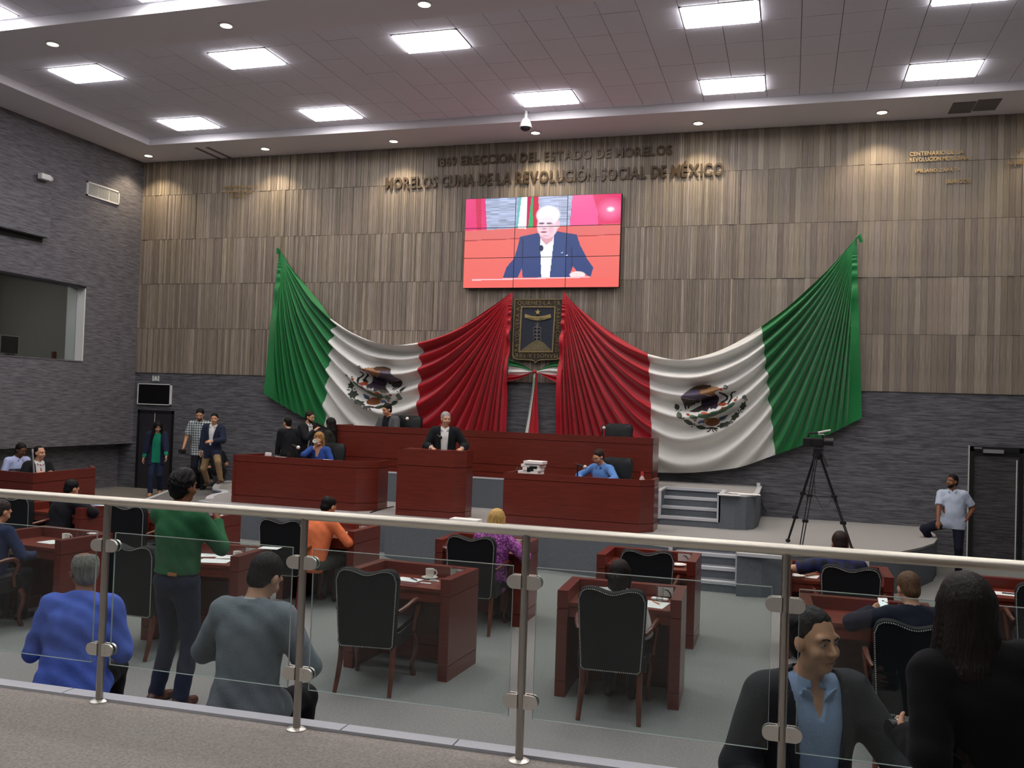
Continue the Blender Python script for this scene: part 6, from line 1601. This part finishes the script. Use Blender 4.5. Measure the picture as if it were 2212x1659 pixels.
# 3 woman drinking
p = aty(691, 946, 14.25)
w3 = person('blonde person in a blue cardigan drinking from a white cup', (p.x, 14.25, Z1), 180+8, 0.93, 0.011, 'sit', pelz=0.50, lean=2, head=(4, 0, 2), rh=(0.035, 0.155, 1.035), re_=(0.9, 0.2, -0.7), rpalm=(-1, -0.3, 0), curl=45, lh=(-0.2, 0.3, 0.75), sk='light', hair='bob', hairc=('blonde', (156, 120, 76)), top=dict(m=cloth('blue_cardigan', (48, 78, 150)), name='cardigan', open=((0.05, 0.52), (0.02, 0.36))), trousers=DTR, shoes=SHB, shw=0.165)
hw, f, n, th = w3['hands'][1]
mp = w3['M'] @ Vector(w3['head']+w3['HR']@np.array([0.0, 0.145, -0.06]))
t = cup((0, 0, 0), 'white cup held to the mouth of the blonde person', False, 0.0, 1.0); t.location = mp+Vector((0, 0, -0.03)); t.rotation_euler = (math.radians(60), 0, math.radians(10)); t.location = mp+Vector((0.0, -0.055, 0.0))+Vector((0, 0.055, -0.02))
# 4, 5, 6 group behind the left desk
p = aty(627, 912, 14.9)
person('person in a black suit seen from behind, standing beyond the left stage desk', (p.x, 14.9, Z1), 58, 0.83, 0.013, lean=8, head=(-6, 0, 12), lh=(-0.2, 0.2, 0.85), rh=(0.22, 0.12, 0.85), sk='tan', hairc=BLK, top=dict(m=WSH, collar=True), jacket=dict(m=cloth('black_suit', (24, 26, 30))), trousers=BTR, shoes=SHB)
p = aty(661, 896, 15.5)
person('bearded person in a dark suit and tie raising a hand, beyond the left stage desk', (p.x, 15.5, Z1), -100, 0.9, 0.012, lean=6, head=(-10, 0, 6), rh=(0.05, 0.3, 1.34), re_=(0.5, 0.2, -1), lh=(-0.2, 0.1, 0.85), sk='tan', hairc=DBR, beard=('beard_dark', (34, 26, 24)), top=dict(m=WSH, collar=True), jacket=dict(m=cloth('dark_suit', (30, 32, 36)), open=((0.08, 0.5), (0.05, -0.2))), tie=cloth('dark_tie', (60, 60, 66)), trousers=BTR, shoes=SHB)
p = aty(714, 918, 14.9)
person('person with long black hair facing left, behind the blonde person', (p.x, 14.95, Z1), 90, 0.84, 0.013, lean=0, head=(-4, 0, 0), sk='light', hair='long', hairc=BLK, top=dict(m=cloth('olive_top', (44, 46, 40)), name='top'), trousers=BTR, shoes=SHB, shw=0.165)
# 7 man at the right stage desk
p = aty(1306, 985, 14.1)
person('person in a light blue shirt with glasses looking down at the right stage desk', (p.x, 14.2, Z1), 180-28, 0.93, 0.011, 'sit', pelz=0.46, lean=12, head=(-22, 0, -6), lh=(-0.22, 0.38, 0.70), rh=(0.2, 0.4, 0.70), le=(-1, -0.3, 0), re_=(1, -0.3, 0), sk='tan', hair='short', hairc=DBR, glasses=True, top=dict(m=cloth('light_blue_shirt', (92, 136, 200)), collar=True), trousers=DTR, shoes=SHB, fat=1.08)
# 8 woman in green by the left door
p = atz(338, 1071, ZL)
person('person with long dark hair in a green top walking from the left door', (p.x, 15.5, ZL), 180+32, 0.885, 0.012, lean=6, head=(-22, 0, 14), rh=(0.27, 0.1, 0.86), lh=(-0.24, 0.3, 0.93), lf=(-0.09, -0.14, 0.12), rf=(0.09, 0.14, 0.08), sk='light', hair='long', hairc=BLK, top=dict(m=cloth('green_top', (26, 128, 98)), name='top', hem=-0.16), jacket=dict(m=cloth('navy_cardigan', (32, 38, 60)), name='cardigan', open=((0.09, 0.54), (0.09, -0.3)), collar=False, sleeve=0.8), trousers=cloth('navy_jeans', (34, 44, 66)), shoes=mat('shoe_tan', lin(190, 140, 96)), shw=0.165)
# 9 checked shirt
p = aty(437, 880, 16.0)
c9 = person('bearded person in a checked shirt holding a camera', (p.x, 16.0, 0.41), 180+18, 0.965, 0.012, lean=10, head=(-18, 0, 10), rh=(0.3, 0.18, 0.9), lh=(-0.26, 0.05, 0.88), sk='tan', hairc=BLK, beard=('beard_dark', (34, 26, 24)), top=dict(m=check_mat('check_shirt', lin(196, 206, 206), lin(50, 62, 70), 6.0), sleeve=0.42, hem=-0.2, collar=True), trousers=DTR, shoes=SHB, fat=1.12)
hw, f, n, th = c9['hands'][1]
cam9 = thing('hand_camera', 'black camera in the hand of the person in the checked shirt', 'camera', tuple(hw+f*0.1), 0.4)
m = MB(); m.bbox(-0.07, -0.035, -0.05, 0.07, 0.035, 0.05, 0.01); m.build('body', M_BLACK, cam9); m = MB(); m.lathe([(0.04, 0), (0.04, 0.12), (0.0001, 0.11)], 14, 0, Matrix.Translation((0, -0.03, -0.01)) @ Matrix.Rotation(PI/2, 4, 'X')); m.build('lens', M_BLACK, cam9, True)
# 10 navy blazer mid stride
p = atz(440, 1058, Z1)
q = aty(463, 904, 15.2)
person('person in a navy blazer and khaki trousers striding across the left of the stage', (q.x-0.02, 15.2, Z1), 180+14, 0.87, 0.011, pelz=0.87, lean=4, side=-4, head=(-6, 0, 14), rh=(0.24, 0.1, 0.74), lh=(-0.1, 0.3, 1.06), le=(-1, -0.4, -0.3), rf=(0.16, -0.22, 0.1), lf=(-0.3, 0.2, 0.2), lk=(-0.3, 1, 0.5), rk=(0.2, 1, 0), sk='tan', hairc=BLK, top=dict(m=WSH, collar=True), jacket=dict(m=cloth('navy_blazer', (36, 42, 62)), open=((0.08, 0.5), (0.02, 0.1))), trousers=KHA, shoes=SHN, fat=1.05)
# 11 crouching photographer
q = aty(470, 1010, 15.9)
person('person in black crouching low behind the striding person', (q.x, 15.95, Z1), 60, 0.85, 0.014, pelz=0.32, lean=34, head=(-20, 0, 20), lf=(-0.12, 0.16, 0.09), rf=(0.14, 0.1, 0.09), lk=(-0.3, 1, 0.8), rk=(0.5, 1, 0.8), lh=(-0.12, 0.4, 0.45), rh=(0.14, 0.4, 0.5), sk='tan', hairc=BLK, top=dict(m=cloth('black_tee', (24, 24, 28)), sleeve=0.4), trousers=BTR, shoes=mat('shoe_grey', lin(120, 112, 104)))
q = aty(421, 1008, 16.2)
t = thing('equipment_bag', 'black equipment bag beside the crouching person', 'bag', (q.x, 16.2, 0.415), 0.2)
m = MB(); m.bbox(-0.14, -0.13, 0, 0.14, 0.13, 0.34, 0.05); m.build('bag_body', M_BLACK, t, True); m = MB(); m.tube([(-0.1, 0, 0.33), (0, 0, 0.45), (0.1, 0, 0.33)], 0.012, 6); m.build('strap', M_BLACK, t, True)
# 12, 13 men at the side desk
q = aty(46, 958, 11.9)
person('person in a pale blue shirt seated behind the side desk by the left wall', (q.x-0.2, 11.95, 0.3), -100, 0.9, 0.013, 'sit', pelz=0.5, lean=14, head=(-14, 0, 4), sk='dark', hairc=BLK, top=dict(m=cloth('pale_blue_shirt', (176, 188, 226)), collar=True), trousers=DTR, shoes=SHB, fat=1.2)
q = aty(88, 971, 11.55)
person('person in a black suit and red tie seated at the side desk', (q.x-0.02, 11.5, 0.28), -104, 0.9, 0.012, 'sit', pelz=0.5, lean=4, head=(0, 0, 16), lh=(-0.1, 0.34, 0.84), rh=(0.2, 0.3, 0.84), sk='light', hair='receding', hairc=BLK, top=dict(m=WSH, collar=True), jacket=dict(m=cloth('black_suit', (24, 26, 30)), open=((0.09, 0.5), (0.06, 0.0))), tie=cloth('red_tie', (170, 40, 48)), trousers=BTR, shoes=SHB)
q = aty(70, 1000, 11.2)
t = thing('metal_pole', 'slim silver pole standing on the side desk before the two men', 'pole', (-10.98, 11.05, 0.975), 0)
m = MB(); m.tube([(0, 0, 0), (-0.06, 0.0, 0.42)], [0.014, 0.012], 8); m.build('rod', M_SILVER, t, True); m = MB(); m.lathe([(0.0001, 0.012), (0.05, 0.01), (0.05, 0)], 14); m.build('foot', M_SILVER, t)
m = MB(); m.tube([(-0.06, 0, 0.42), (-0.068, 0, 0.47)], [0.018, 0.016], 8); m.build('tip', M_SILVER, t, True)
for k, (xx, yy, rz) in enumerate(((-12.1, 11.95, -100), (-11.55, 11.5, -104))):
    t = office_chair(xx-0.0, yy, 0.02, math.radians(rz), ('black chair of the person in pale blue by the left wall', 'black chair of the person with the red tie')[k], False)
# 14 man with hands on hips at right
c14 = person('bearded person in a pale short sleeved shirt, knee raised by the right stage end', (2.42, 15.25, 0.0), 180-8, 0.875, 0.0105, lean=-2, side=2, head=(2, 0, -38), rh=(0.24, 0.26, 0.92), re_=(0.8, -0.6, 0), rpalm=(0, 0, -1), lh=(-0.2, 0.02, 0.97), le=(-1, -0.7, 0), lpalm=(1, 0, 0), rf=(0.3, -0.05, 0.47), rk=(1, 0.7, 0.1), lf=(-0.1, 0.0, 0.08), sk='brown', hairc=BLK, beard=('beard_black', (18, 16, 16)),
       top=dict(m=cloth('pale_blue_short', (178, 190, 208)), sleeve=0.4, hem=-0.13, collar=True), trousers=cloth('dark_blue_jeans', (28, 30, 44)), shoes=SHB, fat=1.16)
# 15 phone man, far left, second row
q = aty(121, 1046, 9.45)
c15 = person('person in a black jacket holding a lit phone, second row at far left', (-8.98, 9.42, 0), -6, 0.93, 0.0105, 'sit', pelz=0.5, lean=16, head=(-16, 0, -8), rh=(0.26, 0.42, 0.84), re_=(1, -0.3, -0.2), lh=(-0.1, 0.36, 0.86), rpalm=(-0.6, -0.6, 0.4), sk='tan', hairc=BLK, top=dict(m=WSH2), jacket=dict(m=cloth('black_jacket', (24, 24, 30))), trousers=BTR, shoes=SHB, fat=1.1, face=True)
def phone(c, label, rz, rx, col=(150, 200, 240), strength=1.0, w_=0.036, h_=0.072, case=None):
    hw, f, n, th = c; t = thing('mobile_phone', label, 'phone', tuple(hw+f*0.085+n*0.02+th*0.02), rz); t.rotation_euler = (rx, 0, rz)
    m = MB(); m.bbox(-w_, -0.005, -h_, w_, 0.004, h_, 0.003); m.build('case', case or M_BLACK, t)
    m = MB(); m.box(-w_+0.004, -0.0065, -h_+0.006, w_-0.004, -0.005, h_-0.006); m.build('screen', glow('phone_%d_%d_%d' % col, lin(*col), strength), t)
    return t
phone(c15['hands'][1], 'lit phone held by the person in the black jacket at far left', 0.1, -0.5, (150, 200, 250), 0.9)
# 16 blue jersey, first desk
person('person in a dark blue jersey cut off by the left edge of the photo', (-7.52, 7.02, 0), 4, 0.94, 0.0105, 'sit', pelz=0.52, lean=10, head=(-16, 0, -14), rh=(0.28, 0.36, 0.72), sk='tan', hairc=('salt_dark', (52, 48, 46)), top=dict(m=cloth('dark_blue_jersey', (38, 50, 84)), name='jersey'), trousers=DTR, shoes=SHB, fat=1.2)
# 17 orange shirt
person('person in an orange shirt leaning over a desk, second row', (-5.17, 9.2, 0), -8, 0.96, 0.0105, 'sit', pelz=0.52, lean=20, turn=-6, head=(-22, 0, 0), rh=(0.3, 0.42, 0.79), re_=(1, -0.3, -0.9), lh=(-0.2, 0.42, 0.8), sk='tan', hair='balding', hairc=BLK, top=dict(m=cloth('orange_shirt', (226, 122, 78))), trousers=cloth('grey_green', (74, 78, 72)), shoes=SHB, fat=1.14)
# 18 blonde in purple
person('blonde person in a purple patterned blouse seated at a desk, second row', (-3.0, 9.17, 0), -6, 0.93, 0.0105, 'sit', pelz=0.52, lean=6, head=(-12, 0, -4), rh=(0.28, 0.26, 0.74), re_=(1, -0.4, -0.4), lh=(-0.16, 0.36, 0.84), sk='light', hair='wild', hairc=('golden', (196, 160, 96)), top=dict(m=spot_mat('purple_floral', lin(84, 34, 96), [lin(150, 60, 150), lin(190, 130, 180), lin(60, 100, 160)], 46.0, 0.42, 0.52), name='blouse', g=0.018, wr=0.005), trousers=DTR, shoes=SHB, shw=0.17, fat=1.1)
# 19 dark hair at the near central desk
person('dark haired person with a white patterned sleeve seated at the near central desk', (-1.27, 7.06, 0), 0, 0.87, 0.0105, 'sit', pelz=0.52, lean=8, head=(-14, 0, -4), rh=(0.22, 0.24, 0.68), re_=(0.45, -0.6, -1), lh=(-0.18, 0.28, 0.68), le=(-0.4, -0.6, -1), sk='light', hair='wild' if False else 'bob', hairc=('warm_black', (30, 24, 22)), top=dict(m=spot_mat('white_dotted', lin(206, 204, 200), [lin(206, 204, 200), lin(40, 40, 44)], 34.0, 0.4, 0.62), name='blouse', g=0.02), trousers=DTR, shoes=SHB, shw=0.185, fat=1.15)
# 20 dark polo
person('person in a dark polo shirt with blue sleeve bands, second row at right', (0.5, 9.15, 0), 2, 0.95, 0.0105, 'sit', pelz=0.52, lean=14, head=(-20, 0, 0), lh=(-0.3, 0.36, 0.83), le=(-1, -0.2, -0.1), rh=(0.2, 0.4, 0.83), sk='light', hairc=DBR, top=dict(m=check_mat('polo_bands', lin(26, 28, 40), lin(30, 40, 92), 3.0), sleeve=0.42, name='polo_shirt'), trousers=DTR, shoes=SHB, fat=1.12)
# 21 woman with phone
c21 = person('brown haired person in a navy jacket looking at a lit phone', (0.88, 6.98, 0), 12, 0.94, 0.0105, 'sit', pelz=0.53, lean=8, head=(-24, 0, 6), lh=(-0.2, 0.36, 0.98), le=(-1, -0.3, -0.4), lpalm=(0.4, -0.8, 0.3), rh=(0.1, 0.36, 0.86), sk='light', hair='short', hairc=('chestnut', (92, 70, 50)), top=dict(m=cloth('navy_jacket', (34, 36, 50)), name='jacket', g=0.022), trousers=DTR, shoes=SHB, fat=1.2)
phone(c21['hands'][0], 'lit white phone screen held by the brown haired person', 0.25, -0.5, (236, 240, 240), 1.1, 0.038, 0.08, mat('phone_orange', lin(220, 90, 60)))
# 22 far right
person('person in dark navy cut off by the right edge of the photo', (2.28, 8.98, 0), -2, 0.92, 0.0115, 'sit', pelz=0.52, lean=14, head=(-16, 0, 0), lh=(-0.16, 0.34, 0.86), sk='tan', hairc=BLK, top=dict(m=cloth('navy_jumper', (30, 36, 56)), name='jumper'), trousers=DTR, shoes=SHB, fat=1.15)

# ---- nearest people
def stool(x, y, z, hgt, label):
    t = thing('stool', label, 'stool', (x, y, z))
    m = MB(); m.lathe([(0.0001, hgt), (0.17, hgt-0.005), (0.18, hgt-0.03), (0.17, hgt-0.06), (0.0001, hgt-0.06)], 20); m.build('seat', M_LEATHER, t, True)
    for k in range(4):
        a = PI/4+PI/2*k; m = MB(); m.tube([(0.12*math.cos(a), 0.12*math.sin(a), hgt-0.05), (0.17*math.cos(a), 0.17*math.sin(a), 0)], 0.014, 8); m.build('leg', M_DARK, t, True)
# 23 elder in blue
person('grey haired person with glasses in a bright blue shirt, back turned, nearest at left', (-4.24, 4.62, 0), 22, 1.02, 0.0085, 'sit', pelz=0.5, lean=16, head=(-6, 0, 34), lh=(-0.2, 0.34, 0.7), le=(-0.4, -0.5, -1), rh=(0.2, 0.34, 0.7), re_=(0.4, -0.5, -1), sk='brown', hair='balding', hairc=('grey_thin', (124, 122, 116)), glasses=True, top=dict(m=cloth('bright_blue_shirt', (82, 108, 200), bs=60), hem=-0.14, collar=True, wr=0.0055, g=0.018), trousers=BTR, shoes=SHB, fat=1.18)
stool(-4.22, 4.6, 0, 0.46, 'low black stool under the person in the bright blue shirt')
# 24 man in green, standing with a phone
c24 = person('person in a green shirt and jeans standing with a raised phone', (-4.42, 5.85, 0), -4, 1.015, 0.0085, lean=0, head=(0, 0, -8), rh=(0.15, 0.24, 1.37), re_=(0.55, -0.1, -1), lh=(-0.02, 0.3, 1.36), le=(-0.4, 0.2, -1), rpalm=(-1, 0.1, 0), lpalm=(1, 0, 0), lf=(-0.13, -0.02, 0.08), rf=(0.12, -0.05, 0.08), sk='brown', hair='spiky', hairc=BLK, top=dict(m=cloth('green_shirt', (48, 104, 68), bs=50), hem=0.055, collar=True, wr=0.004, g=0.016), trousers=JEANS, shoes=SHN, fat=1.06)
hw, f, n, th = c24['hands'][1]
t = thing('mobile_phone', 'red cased phone held up by the person in green', 'phone', (hw.x-0.07, hw.y+0.07, hw.z+0.05), 0)
m = MB(); m.bbox(-0.08, -0.006, -0.045, 0.03, 0.006, 0.045, 0.004); m.build('case', mat('phone_red', lin(190, 50, 60)), t); m = MB(); m.box(-0.07, -0.0075, -0.036, 0.02, -0.006, 0.036); m.build('screen', glow('phone_dim', lin(150, 110, 130), 0.7), t)
pb = MB(); pb.bbox(0.03, -0.135, 0.985, 0.11, -0.127, 1.01, 0.002); pb.build('waist_patch', mat('patch_tan', lin(180, 120, 70)), c24['root'])
# 25 grey jacket
person('dark haired person in a grey jacket, back turned, head bowed', (-2.93, 4.52, 0), 0, 1.06, 0.0085, 'sit', pelz=0.56, lean=7, head=(-30, 2, -10), lh=(-0.16, 0.28, 0.78), le=(-1, -0.4, -0.7), rh=(0.16, 0.28, 0.78), re_=(1, -0.4, -0.9), sk='light', hair='short', hairc=BLK, top=dict(m=WSH2, collar=True), jacket=dict(m=cloth('grey_tweed', (118, 127, 133), bs=90, var=0.12), hem=-0.16, g=0.024, wr=0.003), trousers=BTR, shoes=SHB, fat=1.04)
stool(-2.93, 4.5, 0, 0.5, 'low black stool under the person in the grey jacket')
# 26 man at right
c26 = person('person in a charcoal suit and light blue shirt turning to the right behind the glass', (0.09, 4.36, 0), 180+26, 1.13, 0.007, 'sit', pelz=0.50, lean=4, turn=0, head=(2, 0, 18), lh=(-0.28, 0.36, 0.62), rh=(0.26, 0.3, 0.62), re_=(0.6, -0.5, -0.8), le=(-0.9, -0.4, -0.5), sk='tan', hair='high', hairc=BLK, beard=None, top=dict(m=cloth('light_blue_oxford', (150, 174, 206), bs=110), collar=True, g=0.013, open=((0.045, 0.53), (0.0, 0.41))), jacket=dict(m=cloth('charcoal_suit', (48, 50, 54), bs=110), open=((0.105, 0.52), (0.06, -0.1)), g=0.03, collar=True), trousers=BTR, shoes=SHB, fat=1.04)
stool(0.09, 4.36, 0, 0.49, 'low black stool under the person in the charcoal suit')
# 27 long haired woman on the gallery
c27 = person('person with very long dark hair in black, back turned, nearest at right', (0.74, 3.52, ZG), 8, 0.96, 0.0085, 'sit', pelz=0.30, lean=2, side=-11, hair_len=0.6, head=(-4, 0, 4), lf=(-0.12, 0.16, 0.08), rf=(0.14, 0.16, 0.08), lh=(-0.31, 0.14, 0.47), le=(-0.1, -0.6, -1), rh=(0.24, 0.2, 0.45), re_=(0.5, -0.6, -1), lpalm=(0.7, 0.3, 0), curl=50, sk='light', hair='long', hairc=('very_dark_brown', (30, 24, 23)), top=dict(m=cloth('black_jumper', (11, 11, 13)), name='jumper', g=0.025), trousers=BTR, shoes=SHB, shw=0.17, fat=1.05)
stool(0.74, 3.5, ZG, 0.22, 'low black stool under the person with very long hair')
hw, f, n, th = c27['hands'][0]
t = thing('compact_camera', 'black camera with a silver ring held by the long haired person', 'camera', tuple(hw+f*0.07+n*0.04), 0.5)
m = MB(); m.bbox(-0.05, -0.025, -0.035, 0.05, 0.025, 0.035, 0.008); m.build('body', M_BLACK, t)
m = MB(); m.lathe([(0.032, 0), (0.036, 0.04), (0.034, 0.05), (0.0001, 0.045)], 18, 0, Matrix.Translation((-0.03, 0, 0)) @ Matrix.Rotation(-PI/2, 4, 'Y')); m.build('lens', M_BLACK, t, True)
m = MB(); m.lathe([(0.0365, 0.012), (0.038, 0.016), (0.0365, 0.02)], 18, 0, Matrix.Translation((-0.03, 0, 0)) @ Matrix.Rotation(-PI/2, 4, 'Y')); m.build('silver_ring', M_SILVER, t, True)
